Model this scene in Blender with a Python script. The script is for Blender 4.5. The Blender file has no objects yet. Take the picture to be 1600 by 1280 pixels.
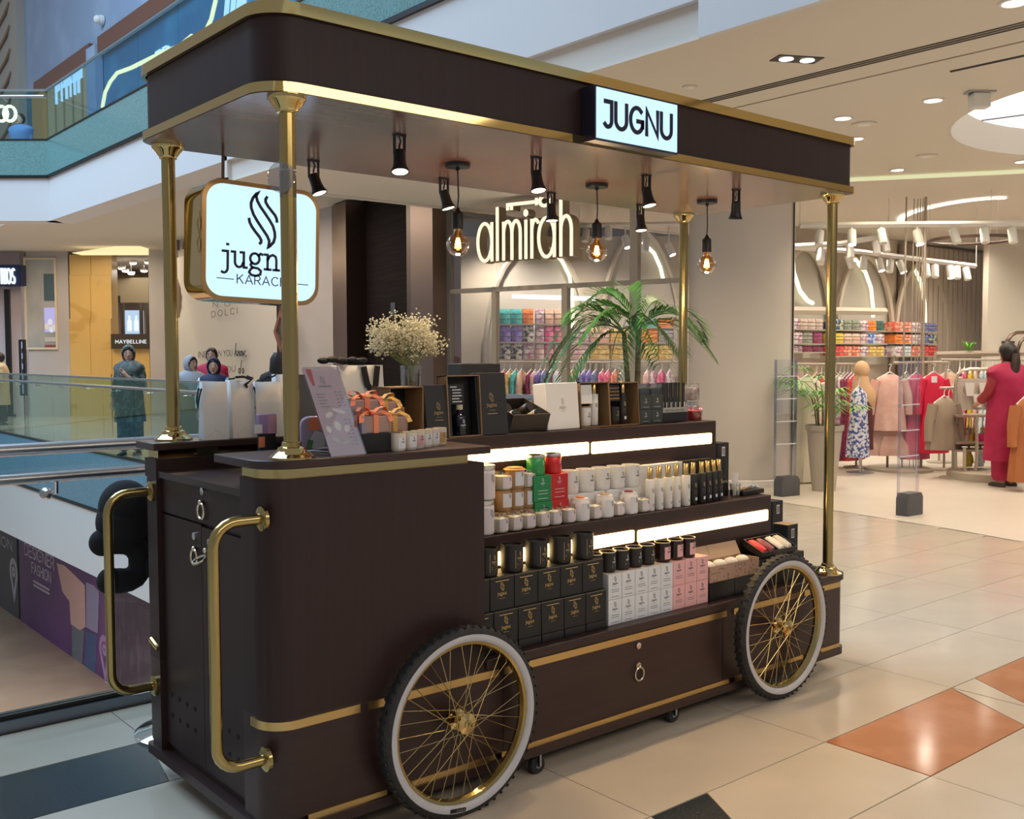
import bpy, bmesh, math, random
from math import sin, cos, pi, radians as rad, atan2, hypot, sqrt
from mathutils import Vector, Matrix, Euler
random.seed(7)
SC = bpy.context.scene
COL = SC.collection
# ---------------------------------------------------------------- camera (world axes: X along the cart, Y across it, origin at the cart's near corner)
F_PX, YAW, PITCH, ROLL = 1603.86, 0.87240, -0.05240, -0.0027
CAM = Vector((-1.3433, -2.6708, 1.5))
_cy, _sy, _cp, _sp = cos(YAW), sin(YAW), cos(PITCH), sin(PITCH)
_f = Vector((_cy*_cp, _sy*_cp, _sp)); _r0 = Vector((_sy, -_cy, 0)); _u0 = _r0.cross(_f)
_r = cos(ROLL)*_r0 + sin(ROLL)*_u0; _u = -sin(ROLL)*_r0 + cos(ROLL)*_u0
cd = bpy.data.cameras.new('camera'); cam = bpy.data.objects.new('camera', cd); COL.objects.link(cam)
cd.sensor_width = 36; cd.lens = 36*F_PX/1600; cd.clip_start = .05; cd.clip_end = 200
cam.matrix_world = Matrix(((_r.x, _u.x, -_f.x, CAM.x), (_r.y, _u.y, -_f.y, CAM.y), (_r.z, _u.z, -_f.z, CAM.z), (0, 0, 0, 1)))
SC.camera = cam
SC.view_settings.view_transform = 'Standard'; SC.view_settings.look = 'None'
SC.view_settings.gamma = 1; SC.view_settings.use_curve_mapping = False
SC.view_settings.exposure = 0.38
SC.cycles.max_bounces = 6; SC.cycles.diffuse_bounces = 3; SC.cycles.glossy_bounces = 3
SC.cycles.transmission_bounces = 4; SC.cycles.transparent_max_bounces = 12
SC.cycles.caustics_reflective = False; SC.cycles.caustics_refractive = False
SC.cycles.sample_clamp_indirect = 4; SC.cycles.use_denoising = True
SC.cycles.use_fast_gi = False
# ---------------------------------------------------------------- world and lights
W = bpy.data.worlds.new('mall_air'); SC.world = W; W.use_nodes = True
W.node_tree.nodes['Background'].inputs[0].default_value = (.78, .80, .86, 1)
W.node_tree.nodes['Background'].inputs[1].default_value = .27

def area(name, loc, size, energy, color, rot=(0, 0, 0)):
    l = bpy.data.lights.new(name, 'AREA'); l.shape = 'RECTANGLE'; l.size, l.size_y = size
    l.energy = energy; l.color = color
    o = bpy.data.objects.new(name, l); o.location = loc; o.rotation_euler = rot; COL.objects.link(o); return o
def spot(name, loc, energy, color, ang=110, blend=.6, target=None, radius=.05):
    l = bpy.data.lights.new(name, 'SPOT'); l.energy = energy; l.color = color
    l.spot_size = rad(ang); l.spot_blend = blend; l.shadow_soft_size = radius
    o = bpy.data.objects.new(name, l); o.location = loc
    if target is not None: o.rotation_euler = (Vector(target)-Vector(loc)).to_track_quat('-Z', 'Y').to_euler()
    COL.objects.link(o); return o
COOL, WARM, WARM2 = (.52, .75, 1.0), (1.0, .80, .56), (1.0, .70, .40)
area('atrium_skylight', (-3.5, 14.0, 15.5), (12, 20), 4200, COOL)
area('front_fill', (1.0, -5.0, 3.5), (6.0, 2.0), 120, (1, .88, .76))  # unseen fill panel behind the camera, added to light the cart front
for x, y in ((10.2, 5.4), (12.0, 5.6), (14.0, 5.8), (16.4, 5.6), (10.6, 3.6), (12.6, 3.8), (14.8, 3.8), (9.6, 0.6), (11.8, 0.4), (13.8, 1.6), (12.5, -1.2)):
    spot('shop_fill_spot', (x, y, 3.45), 105, (1, .88, .72), 150, .9, (x+.01, y, 0), .06)  # grid of spots without fixtures, added to light the shop
for x, y in ((9.2, 8.2), (10.4, 9.6), (11.4, 8.2), (9.6, 10.8)):
    spot('shop_fill_spot', (x, y, 3.45), 120, (1, .88, .72), 150, .9, (x+.01, y, 0), .06)  # more added spots without fixtures, behind the glass front
area('far_walkway_light', (6.0, 21.5, 4.0), (3, 4), 110, WARM)
area('far_walkway_light', (6.0, 14.0, 4.0), (2.0, 5), 80, (1, .84, .68))
area('lower_floor_light', (1.5, 12, -2.05), (3, 14), 420, (1, .86, .72))

# ---------------------------------------------------------------- projection helpers (photo pixel -> a plane of the real place)
def ray(px, py): return _f + _r*((px-800)/F_PX) + _u*((640-py)/F_PX)
def at(px, py, ax, val):
    d = ray(px, py); t = (val-CAM[ax])/d[ax]; return CAM + d*t
HEAD = Vector((_cy, _sy, 0)); RGT = Vector((_sy, -_cy, 0)); EROT = YAW - pi/2
def E(s, d, z=0): return Vector((CAM.x, CAM.y, 0)) + RGT*s + HEAD*d + Vector((0, 0, z))
class Plane:
    """an upright plane: local X to the right as seen, local Y away from the viewer"""
    def __init__(s, p, ang): s.p = Vector((p[0], p[1], 0)); s.ang = ang; s.X = Vector((cos(ang), sin(ang), 0)); s.N = Vector((-sin(ang), cos(ang), 0))
    def pt(s, px, py, off=0):
        d = ray(px, py); t = ((s.p - CAM).dot(s.N) + off)/d.dot(s.N)
        P = CAM + d*t; return (P - s.p).dot(s.X), P.z
    def w(s, u, off=0, z=0): return s.p + s.X*u + s.N*off + Vector((0, 0, z))
    def wp(s, px, py, off=0): u, z = s.pt(px, py, off); return s.w(u, off, z)
def EP(d): return Plane(E(0, d), EROT)

# ---------------------------------------------------------------- materials
MATS = {}
def nn(nt, t, **kw):
    n = nt.nodes.new(t)
    for k, v in kw.items():
        if hasattr(n, k): setattr(n, k, v)
    return n
def mat(name, col, rough=.5, metal=0., emit=0., ecol=None, coat=0., spec=.5, var=None, var_scale=(8, 8, 8), var_lo=.45, var_hi=.6, detail=4., bump=0., trans=0., sheen=0., kind='NOISE', dist=0.):
    if name in MATS: return MATS[name]
    m = bpy.data.materials.new(name); m.use_nodes = True; nt = m.node_tree; b = nt.nodes['Principled BSDF']
    b.inputs['Base Color'].default_value = (*col, 1); b.inputs['Roughness'].default_value = rough
    b.inputs['Metallic'].default_value = metal; b.inputs['Specular IOR Level'].default_value = spec
    b.inputs['Coat Weight'].default_value = coat; b.inputs['Coat Roughness'].default_value = .08
    b.inputs['Transmission Weight'].default_value = trans
    if emit: b.inputs['Emission Color'].default_value = (*(ecol or col), 1); b.inputs['Emission Strength'].default_value = emit
    if var or bump:
        tc = nn(nt, 'ShaderNodeTexCoord'); mp = nn(nt, 'ShaderNodeMapping'); mp.inputs['Scale'].default_value = var_scale
        nt.links.new(tc.outputs['Object'], mp.inputs[0])
        if kind == 'NOISE':
            tx = nn(nt, 'ShaderNodeTexNoise'); tx.inputs['Scale'].default_value = 1; tx.inputs['Detail'].default_value = detail; tx.inputs['Distortion'].default_value = dist; out = tx.outputs['Fac']
        elif kind == 'VORONOI':
            tx = nn(nt, 'ShaderNodeTexVoronoi'); tx.inputs['Scale'].default_value = 1; out = tx.outputs['Distance']
        elif kind == 'WAVE':
            tx = nn(nt, 'ShaderNodeTexWave'); tx.inputs['Scale'].default_value = 1; tx.inputs['Distortion'].default_value = dist; tx.inputs['Detail'].default_value = detail; out = tx.outputs['Fac']
        else:
            tx = nn(nt, 'ShaderNodeTexChecker'); tx.inputs['Scale'].default_value = 1; out = tx.outputs['Fac']
        nt.links.new(mp.outputs[0], tx.inputs['Vector'])
        if var:
            cr = nn(nt, 'ShaderNodeValToRGB'); e = cr.color_ramp.elements
            e[0].position, e[0].color = var_lo, (*col, 1); e[1].position, e[1].color = var_hi, (*var, 1)
            nt.links.new(out, cr.inputs[0]); nt.links.new(cr.outputs[0], b.inputs['Base Color'])
        if bump:
            bp = nn(nt, 'ShaderNodeBump'); bp.inputs['Strength'].default_value = bump; bp.inputs['Distance'].default_value = .01
            nt.links.new(out, bp.inputs['Height']); nt.links.new(bp.outputs[0], b.inputs['Normal'])
    MATS[name] = m; return m
def glassmat(name, tint, refl=.10, rough=.0, fr=.55):
    if name in MATS: return MATS[name]
    m = bpy.data.materials.new(name); m.use_nodes = True; nt = m.node_tree; nt.nodes.clear()
    o = nn(nt, 'ShaderNodeOutputMaterial'); mx = nn(nt, 'ShaderNodeMixShader'); t = nn(nt, 'ShaderNodeBsdfTransparent'); g = nn(nt, 'ShaderNodeBsdfGlossy')
    t.inputs[0].default_value = (*tint, 1); g.inputs['Roughness'].default_value = rough
    lw = nn(nt, 'ShaderNodeLayerWeight'); lw.inputs[0].default_value = .35
    mm = nn(nt, 'ShaderNodeMath', operation='MULTIPLY_ADD'); mm.inputs[1].default_value = fr; mm.inputs[2].default_value = refl
    nt.links.new(lw.outputs['Fresnel'], mm.inputs[0]); nt.links.new(mm.outputs[0], mx.inputs[0])
    nt.links.new(t.outputs[0], mx.inputs[1]); nt.links.new(g.outputs[0], mx.inputs[2]); nt.links.new(mx.outputs[0], o.inputs[0])
    MATS[name] = m; return m
def emis(name, col, s): return mat(name, (0, 0, 0), .6, emit=s, ecol=col)

WOOD = mat('walnut_veneer', (.0255, .0115, .0108), .45, var=(.032, .0148, .0135), var_scale=(60, 60, 3), var_lo=.35, var_hi=.7, spec=.35)
WOODX = mat('walnut_veneer_flat', (.033, .0165, .0145), .36, var=(.041, .021, .018), var_scale=(3, 45, 45), var_lo=.35, var_hi=.7, spec=.4)
WOODC = mat('walnut_lit_underside', (.17, .105, .092), .20, var=(.20, .125, .110), var_scale=(2, 20, 20), var_lo=.35, var_hi=.7, spec=.5)  # walnut lightened to stand in for floor bounce and reflections under the canopy
BRASS = mat('polished_brass', (.60, .43, .15), .13, 1., var=(.70, .47, .15), var_scale=(6, 6, 6))
BRASSD = mat('brushed_brass', (.43, .325, .13), .20, 1.)
BRASSL = mat('brass_line', (.66, .46, .19), .32, 1.)
BRASSG = mat('spoke_brass', (.62, .47, .20), .25, 1.)
BRASSM = mat('mirror_brass', (.60, .46, .20), .06, 1.)
BRONZE = mat('bronze_metal', (.21, .15, .12), .32, 1.)
CHROME = mat('chrome', (.80, .82, .85), .08, 1.)
STEEL = mat('brushed_steel', (.52, .54, .58), .28, 1.)
BLACK = mat('black_lacquer', (.008, .008, .009), .4)
BLACKM = mat('black_matte', (.012, .012, .013), .75)
RUBBER = mat('tyre_rubber', (.018, .018, .019), .62, bump=.6, var_scale=(60, 60, 60))
WHITEW = mat('white_rubber', (.52, .52, .55), .5)
WHITE = mat('white_paint', (.82, .80, .76), .5)
CARD = mat('white_card', (.78, .77, .76), .65)
PAPER = mat('white_paper', (.72, .70, .67), .7, bump=.15, var_scale=(14, 14, 14))
INK = mat('dark_ink', (.012, .012, .03), .6)
INKG = mat('grey_ink', (.16, .16, .18), .6)
GOLDP = mat('gold_foil', (.85, .60, .22), .3, .8)
PALEB = mat('pale_brass', (.72, .64, .46), .22, 1.)
LEDW = emis('warm_led_panel', (1, .66, .28), 6.5)
SIGNW = emis('lit_acrylic', (.47, .69, .98), 1.12)
LENS = emis('lamp_lens', (1, .82, .52), 9.)
FILA = emis('filament', (1, .62, .22), 34.)
LETW = emis('lit_letter', (1, .84, .56), 1.05)
DOWNL = emis('downlight_lens', (1, .93, .82), 6.)
COVE = emis('cove_light', (1, .97, .90), 1.7)
LEDY = emis('arch_led', (1, .93, .60), 1.5)
GLASS = glassmat('clear_glass', (.92, .96, .95), .02, .0, .25)
GLASSG = glassmat('green_glass', (.80, .92, .88), .03, .0, .30)
GLASSB = glassmat('blue_glass', (.66, .84, .92), .04, .0, .22)
ACRYL = glassmat('acrylic', (.95, .95, .97), .05)
AMBER = glassmat('amber_glass', (1.0, .66, .26), .05)
PANEL = mat('patterned_glass_panel', (.13, .26, .255), .16, var=(.17, .34, .335), var_scale=(34, 34, 34), kind='VORONOI', var_lo=.3, var_hi=.5, coat=.3)
PANELB = mat('blue_patterned_panel', (.10, .24, .33), .25, var=(.15, .32, .42), var_scale=(40, 40, 40), kind='VORONOI', var_lo=.3, var_hi=.5, coat=.2)
PLASTER = mat('white_plaster', (.72, .72, .72), .75)
CEILM = mat('ceiling_plaster', (.72, .66, .58), .8)
GREYW = mat('grey_wall', (.50, .46, .45), .7, var=(.54, .50, .49), var_scale=(.8, .8, .8))
CREAM = mat('cream_wall', (.70, .62, .49), .7)
TAUPE = mat('taupe_wall', (.40, .33, .26), .7)
SKIN = mat('skin', (.56, .34, .25), .55)
HAIR = mat('dark_hair', (.012, .008, .007), .45)

# ---------------------------------------------------------------- mesh builder
class MB:
    def __init__(s): s.v = []; s.f = []
    def add(s, vs, fs):
        b = len(s.v); s.v += [tuple(p) for p in vs]; s.f += [tuple(i+b for i in f) for f in fs]; return s
    def box(s, x0, y0, z0, x1, y1, z1, M=None):
        vs = [Vector(p) for p in ((x0, y0, z0), (x1, y0, z0), (x1, y1, z0), (x0, y1, z0), (x0, y0, z1), (x1, y0, z1), (x1, y1, z1), (x0, y1, z1))]
        if M: vs = [M @ p for p in vs]
        return s.add(vs, [(0, 3, 2, 1), (4, 5, 6, 7), (0, 1, 5, 4), (1, 2, 6, 5), (2, 3, 7, 6), (3, 0, 4, 7)])
    def prism(s, poly, z0, z1, plane='XY', M=None):
        n = len(poly)
        def P(a, z): p = {'XY': (a[0], a[1], z), 'XZ': (a[0], z, a[1]), 'YZ': (z, a[0], a[1])}[plane]; return M @ Vector(p) if M else p
        vs = [P(a, z0) for a in poly] + [P(a, z1) for a in poly]
        fs = [tuple(range(n))[::-1], tuple(range(n, 2*n))] + [(i, (i+1) % n, n+(i+1) % n, n+i) for i in range(n)]
        if plane == 'XZ': fs = [f[::-1] for f in fs]
        return s.add(vs, fs)
    def lathe(s, prof, c=(0, 0, 0), n=24, axis='Z', M=None, cap=True):
        vs = []
        for r, z in prof:
            for k in range(n):
                a = 2*pi*k/n; p = (r*cos(a), r*sin(a), z)
                if axis == 'Y': p = (p[0], p[2], p[1])
                if axis == 'X': p = (p[2], p[0], p[1])
                p = Vector(p)
                if M: p = M @ p
                vs.append(p + Vector(c))
        fs = []
        for i in range(len(prof)-1):
            for k in range(n):
                q = (i*n+k, i*n+(k+1) % n, (i+1)*n+(k+1) % n, (i+1)*n+k); fs.append(q if axis != 'Y' else q[::-1])
        if cap:
            if prof[0][0] > 1e-5: fs.append(tuple(range(n))[::-1])
            if prof[-1][0] > 1e-5: fs.append(tuple(range((len(prof)-1)*n, len(prof)*n)))
        return s.add(vs, fs)
    def tube(s, path, r, n=8, closed=False, cap=True):
        path = [Vector(p) for p in path]; m = len(path); rs = r if isinstance(r, (list, tuple)) else [r]*m
        up = None; vs = []
        for i, p in enumerate(path):
            a = path[i-1] if (i > 0 or closed) else p; b = path[(i+1) % m] if (i < m-1 or closed) else p
            t = (b-a).normalized() if (b-a).length > 1e-9 else Vector((0, 0, 1))
            if up is None:
                up = t.cross(Vector((0, 0, 1)))
                if up.length < .1: up = t.cross(Vector((1, 0, 0)))
            up = (up - t*up.dot(t)); up.normalize(); w = t.cross(up)
            for k in range(n):
                an = 2*pi*k/n; vs.append(p + (up*cos(an)+w*sin(an))*rs[i])
        fs = []
        for i in range(m if closed else m-1):
            j = (i+1) % m
            fs += [(i*n+k, i*n+(k+1) % n, j*n+(k+1) % n, j*n+k) for k in range(n)]
        if cap and not closed: fs += [tuple(range(n))[::-1], tuple(range((m-1)*n, m*n))]
        return s.add(vs, fs)
    def ribbon(s, pts, w, y0=0., y1=-.002, closed=False, plane='XZ', T=None):
        """flat stroke of width w along a 2D polyline, between depths y0 and y1"""
        pts = [Vector((p[0], p[1])) for p in pts]
        q = [pts[0]]
        for p in pts[1:]:
            if (p-q[-1]).length > 1e-6: q.append(p)
        pts = q; m = len(pts)
        if m < 2: return s
        L = []; R = []
        for i in range(m):
            a = (pts[i]-pts[i-1]) if (i > 0 or closed) else (pts[1]-pts[0])
            b = (pts[(i+1) % m]-pts[i]) if (i < m-1 or closed) else a
            a = a.normalized(); b = b.normalized(); t = a+b
            if t.length < 1e-3: t = a
            t.normalize(); nrm = Vector((-t.y, t.x)); k = max(.5, nrm.dot(Vector((-a.y, a.x))))
            p = pts[i]
            if not closed and i == 0: p = p - a*w*.45
            if not closed and i == m-1: p = p + a*w*.45
            L.append(p + nrm*w/2/k); R.append(p - nrm*w/2/k)
        def P(p, y):
            v = Vector((p.x, y, p.y)) if plane == 'XZ' else Vector((p.x, p.y, y))
            return T @ v if T else v
        vs = [P(p, y0) for p in L] + [P(p, y0) for p in R] + [P(p, y1) for p in L] + [P(p, y1) for p in R]
        fs = []
        for i in range(m if closed else m-1):
            j = (i+1) % m
            fs += [(2*m+i, 2*m+j, 3*m+j, 3*m+i), (i, m+i, m+j, j), (i, j, 2*m+j, 2*m+i), (m+i, 3*m+i, 3*m+j, m+j)]
        if not closed: fs += [(0, 2*m, 3*m, m), (m-1, 2*m-1, 4*m-1, 3*m-1)]
        return s.add(vs, fs)
    def loft(s, rings, n=20, cap=True, fold=0, k=7, sup=2.0, M=None):
        """rings: (cx, cy, cz, rx, ry) stacked; fold ripples the outline"""
        vs = []
        for i, (cx, cy, cz, rx, ry) in enumerate(rings):
            v = i/max(1, len(rings)-1)
            for j in range(n):
                a = 2*pi*j/n; ca, sa = cos(a), sin(a); m = 1 + fold*v*sin(k*a+1.3*sin(3*v))
                p = Vector((cx+rx*m*math.copysign(abs(ca)**(2/sup), ca), cy+ry*m*math.copysign(abs(sa)**(2/sup), sa), cz))
                vs.append(M @ p if M else p)
        fs = []
        up = rings[-1][2] >= rings[0][2]
        for i in range(len(rings)-1):
            for j in range(n):
                q = (i*n+j, i*n+(j+1) % n, (i+1)*n+(j+1) % n, (i+1)*n+j); fs.append(q if up else q[::-1])
        if cap:
            a = tuple(range(n)); b = tuple(range((len(rings)-1)*n, len(rings)*n))
            fs += [a[::-1], b] if up else [a, b[::-1]]
        return s.add(vs, fs)
    def ball(s, c, rx, ry=None, rz=None, n=12, m=8, M=None):
        ry = ry or rx; rz = rz or rx; vs = []; c = Vector(c)
        for i in range(1, m):
            t = pi*i/m
            for k in range(n):
                a = 2*pi*k/n; p = Vector((rx*sin(t)*cos(a), ry*sin(t)*sin(a), -rz*cos(t))); vs.append((M @ p if M else p)+c)
        b0 = Vector((0, 0, -rz)); b1 = Vector((0, 0, rz))
        vs += [(M @ b0 if M else b0)+c, (M @ b1 if M else b1)+c]; B, T = len(vs)-2, len(vs)-1
        fs = [(B, (k+1) % n, k) for k in range(n)]
        for i in range(m-2): fs += [(i*n+k, i*n+(k+1) % n, (i+1)*n+(k+1) % n, (i+1)*n+k) for k in range(n)]
        fs += [((m-2)*n+k, (m-2)*n+(k+1) % n, T) for k in range(n)]
        return s.add(vs, fs)
    def band(s, outer, inner, z0, z1, closed=True):
        n = len(outer); vs = [(a, b, z) for pts, z in ((outer, z0), (outer, z1), (inner, z0), (inner, z1)) for a, b in pts]; fs = []
        for i in range(n if closed else n-1):
            j = (i+1) % n; fs += [(i, j, n+j, n+i), (2*n+j, 2*n+i, 3*n+i, 3*n+j), (n+i, n+j, 3*n+j, 3*n+i), (j, i, 2*n+i, 2*n+j)]
        if not closed: fs += [(0, n, 3*n, 2*n), (n-1, 3*n-1, 4*n-1, 2*n-1)]
        return s.add(vs, fs)
    def quad(s, a, b, c, d): return s.add([a, b, c, d], [(0, 1, 2, 3)])
    def mesh(s, name, m, ang=40):
        me = bpy.data.meshes.new(name); me.from_pydata([tuple(p) for p in s.v], [], s.f); me.update()
        if m: me.materials.append(m)
        me.polygons.foreach_set('use_smooth', [True]*len(me.polygons)); me.set_sharp_from_angle(angle=rad(ang))
        return me
    def build(s, name, m, parent=None, loc=None, rot=None, frame=None, bevel=0, ang=40, label=None, kind=None):
        o = bpy.data.objects.new(name, s.mesh(name, m, ang)); COL.objects.link(o)
        if parent: o.parent = parent
        if frame: o.location = frame.p; o.rotation_euler = (0, 0, frame.ang)
        if loc is not None: o.location = loc
        if rot is not None: o.rotation_euler = rot if hasattr(rot, '__len__') else (0, 0, rot)
        if bevel: b = o.modifiers.new('bevel', 'BEVEL'); b.width = bevel; b.segments = 2; b.limit_method = 'ANGLE'; b.angle_limit = rad(50)
        if label: o['label'] = label
        if kind: o['kind'] = kind
        return o
def thing(name, label, cat, loc=(0, 0, 0), rot=0, group=None):
    o = bpy.data.objects.new(name, None); COL.objects.link(o); o.empty_display_size = .05
    o.location = loc; o.rotation_euler = rot if hasattr(rot, '__len__') else (0, 0, rot); o['label'] = label; o['category'] = cat
    if group: o['group'] = group
    return o
def tag(o, label, cat, group=None):
    o['label'] = label; o['category'] = cat
    if group: o['group'] = group
    return o
def struct(o): o['kind'] = 'structure'; return o
KIDS = {}
def kids(o): return [c for c in COL.objects if c.parent == o]
def dup(root, loc, rot=None, label=None, group=None, mats=None, tree=None):
    tree = tree or [(c, kids(c)) for c in kids(root)]
    r = root.copy(); COL.objects.link(r); r.location = loc
    if rot is not None: r.rotation_euler = rot if hasattr(rot, '__len__') else (0, 0, rot)
    if label: r['label'] = label
    if group: r['group'] = group
    for ch, gs in tree:
        c = ch.copy(); COL.objects.link(c); c.parent = r
        for g in gs:
            d = g.copy(); COL.objects.link(d); d.parent = c
            if mats and g.name.split('.')[0] in mats: setmat(d, mats[g.name.split('.')[0]])
        if mats and ch.name.split('.')[0] in mats: setmat(c, mats[ch.name.split('.')[0]])
    return r
def setmat(o, m): o.material_slots[0].link = 'OBJECT'; o.material_slots[0].material = m
def rrect(x0, y0, x1, y1, rs, n=8):
    """rounded rectangle outline, radii for corners (x0,y0),(x1,y0),(x1,y1),(x0,y1)"""
    if not hasattr(rs, '__len__'): rs = [rs]*4
    out = []
    for (cx, cy, a0, r) in ((x0+rs[0], y0+rs[0], pi, rs[0]), (x1-rs[1], y0+rs[1], 1.5*pi, rs[1]), (x1-rs[2], y1-rs[2], 0, rs[2]), (x0+rs[3], y1-rs[3], .5*pi, rs[3])):
        if r < 1e-5: out.append((cx, cy)); continue
        for k in range(n+1): a = a0+pi/2*k/n; out.append((cx+r*cos(a), cy+r*sin(a)))
    return out
def arc(cx, cy, rx, ry, a0, a1, n=10): return [(cx+rx*cos(rad(a0+(a1-a0)*k/n)), cy+ry*sin(rad(a0+(a1-a0)*k/n))) for k in range(n+1)]
ORD = ['first', 'second', 'third', 'fourth', 'fifth', 'sixth', 'seventh', 'eighth', 'ninth', 'tenth', 'eleventh', 'twelfth', 'thirteenth', 'fourteenth', 'fifteenth', 'sixteenth', 'seventeenth', 'eighteenth', 'nineteenth', 'twentieth']

# ---------------------------------------------------------------- stroke lettering (cap height 1)
def _o(cx=.4, rx=.4): return arc(cx, .5, rx, .5, 90, 450, 20)
FONT = {
 'A': (.8, [[(0, 0), (.4, 1), (.8, 0)], [(.14, .32), (.66, .32)]]),
 'B': (.66, [[(0, 0), (0, 1), (.38, 1)] + arc(.38, .77, .22, .23, 90, -90, 8) + [(0, .54)], [(.38, .54)] + arc(.38, .27, .26, .27, 90, -90, 8) + [(0, 0)]]),
 'C': (.78, [arc(.42, .5, .42, .5, 45, 315, 16)]),
 'D': (.78, [[(0, 0), (0, 1), (.34, 1)] + arc(.34, .5, .44, .5, 90, -90, 12) + [(0, 0)]]),
 'E': (.58, [[(.56, 1), (0, 1), (0, 0), (.58, 0)], [(0, .52), (.5, .52)]]),
 'F': (.56, [[(.56, 1), (0, 1), (0, 0)], [(0, .5), (.48, .5)]]),
 'G': (.82, [arc(.42, .5, .42, .5, 48, 330, 16) + [(.8, .46), (.8, .46)], [(.8, .25), (.8, .46), (.48, .46)]]),
 'H': (.72, [[(0, 0), (0, 1)], [(.72, 0), (.72, 1)], [(0, .52), (.72, .52)]]),
 'I': (.02, [[(0, 0), (0, 1)]]),
 'J': (.46, [[(.06, 1), (.46, 1), (.46, .26)] + arc(.22, .26, .24, .26, 0, -140, 10)]),
 'K': (.66, [[(0, 0), (0, 1)], [(.62, 1), (0, .4)], [(.24, .62), (.66, 0)]]),
 'L': (.52, [[(0, 1), (0, 0), (.52, 0)]]),
 'M': (.86, [[(0, 0), (0, 1), (.43, .35), (.86, 1), (.86, 0)]]),
 'N': (.74, [[(0, 0), (0, 1), (.74, 0), (.74, 1)]]),
 'O': (.88, [arc(.44, .5, .44, .5, 90, 450, 22)[:-1]]),
 'P': (.62, [[(0, 0), (0, 1), (.34, 1)] + arc(.34, .73, .27, .27, 90, -90, 8) + [(0, .46)]]),
 'R': (.64, [[(0, 0), (0, 1), (.34, 1)] + arc(.34, .73, .27, .27, 90, -90, 8) + [(0, .46)], [(.32, .46), (.64, 0)]]),
 'S': (.6, [arc(.3, .74, .27, .26, 40, 270, 10) + arc(.3, .24, .29, .24, 90, -140, 12)]),
 'T': (.64, [[(0, 1), (.64, 1)], [(.32, 1), (.32, 0)]]),
 'U': (.70, [[(0, 1), (0, .34)] + arc(.35, .34, .35, .34, 180, 360, 12) + [(.7, 1)]]),
 'Y': (.7, [[(0, 1), (.35, .48), (.7, 1)], [(.35, .48), (.35, 0)]]),
 "'": (.02, [[(0, 1), (0, .75)]]), '.': (.02, [[(0, 0), (0, .03)]]), ' ': (.35, []), '/': (.4, [[(0, 0), (.4, 1)]]),
}
def text_strokes(t, gap=.22):
    x = 0; out = []
    for ch in t:
        w, st = FONT[ch]
        for p in st: out.append(([(a+x, b) for a, b in p], ch == 'O'))
        x += w+gap
    return out, x-gap
def write(mb, t, x0, z0, h, w=None, width=None, gap=.22, y0=0, y1=-.002, slope=0, center=False, bold=.13):
    st, tw = text_strokes(t, gap); sx = (width/tw) if width else h
    if center: x0 = x0 - tw*sx/2
    for p, cl in st: mb.ribbon([(x0+a*sx, z0+b*h+slope*a*sx) for a, b in p], w or bold*h, y0, y1, closed=cl)
    return mb
# emblem and word of the cart's sign: emblem is 1 high, centred on 0
def _e(l): return [((a-730)/505, (455-b)/505) for a, b in l]
EMB = [_e([(687, 208), (660, 228), (628, 268), (609, 315), (611, 360), (634, 418), (675, 478), (728, 545), (772, 600), (793, 642), (792, 672), (782, 705), (800, 692), (838, 650), (851, 605), (848, 560), (830, 505), (796, 455), (748, 395), (702, 340), (672, 292), (658, 246)]),
       _e([(592, 465), (597, 492), (620, 532), (656, 575), (695, 615), (713, 645), (712, 664), (702, 674)]),
       _e([(764, 248), (752, 268), (754, 292), (778, 328), (818, 370), (850, 402), (866, 432), (869, 456)])]
JUGNU = [  # x-height 1 slab-serif word, as (strokes, advance)
 ([[(.0, 1), (.34, 1), (.34, -.1)] + arc(.08, -.1, .26, .34, 0, -120, 8)[1:], [(.30, 1.46), (.36, 1.46)]], .62),
 ([[(0, 1), (.22, 1), (.22, .34)] + arc(.5, .34, .28, .34, 180, 350, 9)[1:], [(.62, 1), (.84, 1), (.84, 0), (1.04, 0)]], 1.22),
 ([arc(.40, .66, .33, .36, 90, 450, 16)[:-1], [(.66, .88), (.80, 1.02), (.94, .98)], [(.18, .38), (.10, .22), (.22, .06), (.62, .02), (.84, -.14), (.80, -.38), (.5, -.5), (.16, -.46), (.0, -.28), (.10, -.08), (.24, .03)]], 1.12),
 ([[(0, 1), (.2, 1), (.2, 0)], [(0, 0), (.42, 0)], [(.2, .66), (.36, .92), (.58, 1.02), (.78, .92), (.84, .68), (.84, 0)], [(.64, 0), (1.04, 0)]], 1.24),
 ([[(0, 1), (.22, 1), (.22, .34)] + arc(.5, .34, .28, .34, 180, 350, 9)[1:], [(.62, 1), (.84, 1), (.84, 0), (1.04, 0)]], 1.1)]
def emblem(mb, cx, cz, h, w, y0=0, y1=-.002):
    for i, p in enumerate(EMB): mb.ribbon([(cx+a*h, cz+b*h) for a, b in p], w, y0, y1, closed=(i == 0))
    return mb
def word(mb, x0, z0, xh, w, y0=0, y1=-.002, sx=None):
    sx = sx or xh; x = x0
    for i, (st, adv) in enumerate(JUGNU):
        for j, p in enumerate(st): mb.ribbon([(x+a*sx, z0+b*xh) for a, b in p], w, y0, y1, closed=(i == 2 and j == 0))
        x += adv*sx
    return mb
def write_letters(parent, m, t, x0, z0, h, width, gap=.22, y0=0, y1=-.002, slope=0, bold=.13):
    tw = text_strokes(t, gap)[1]; sx = width/tw; x = 0
    for ch in t:
        w, st = FONT[ch]; mb = MB()
        for p in st: mb.ribbon([(x0+(a+x)*sx, z0+b*h+slope*(a+x)*sx) for a, b in p], bold*h, y0, y1, closed=(ch == 'O'))
        if st: mb.build('letter', m, parent)
        x += w+gap
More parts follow.
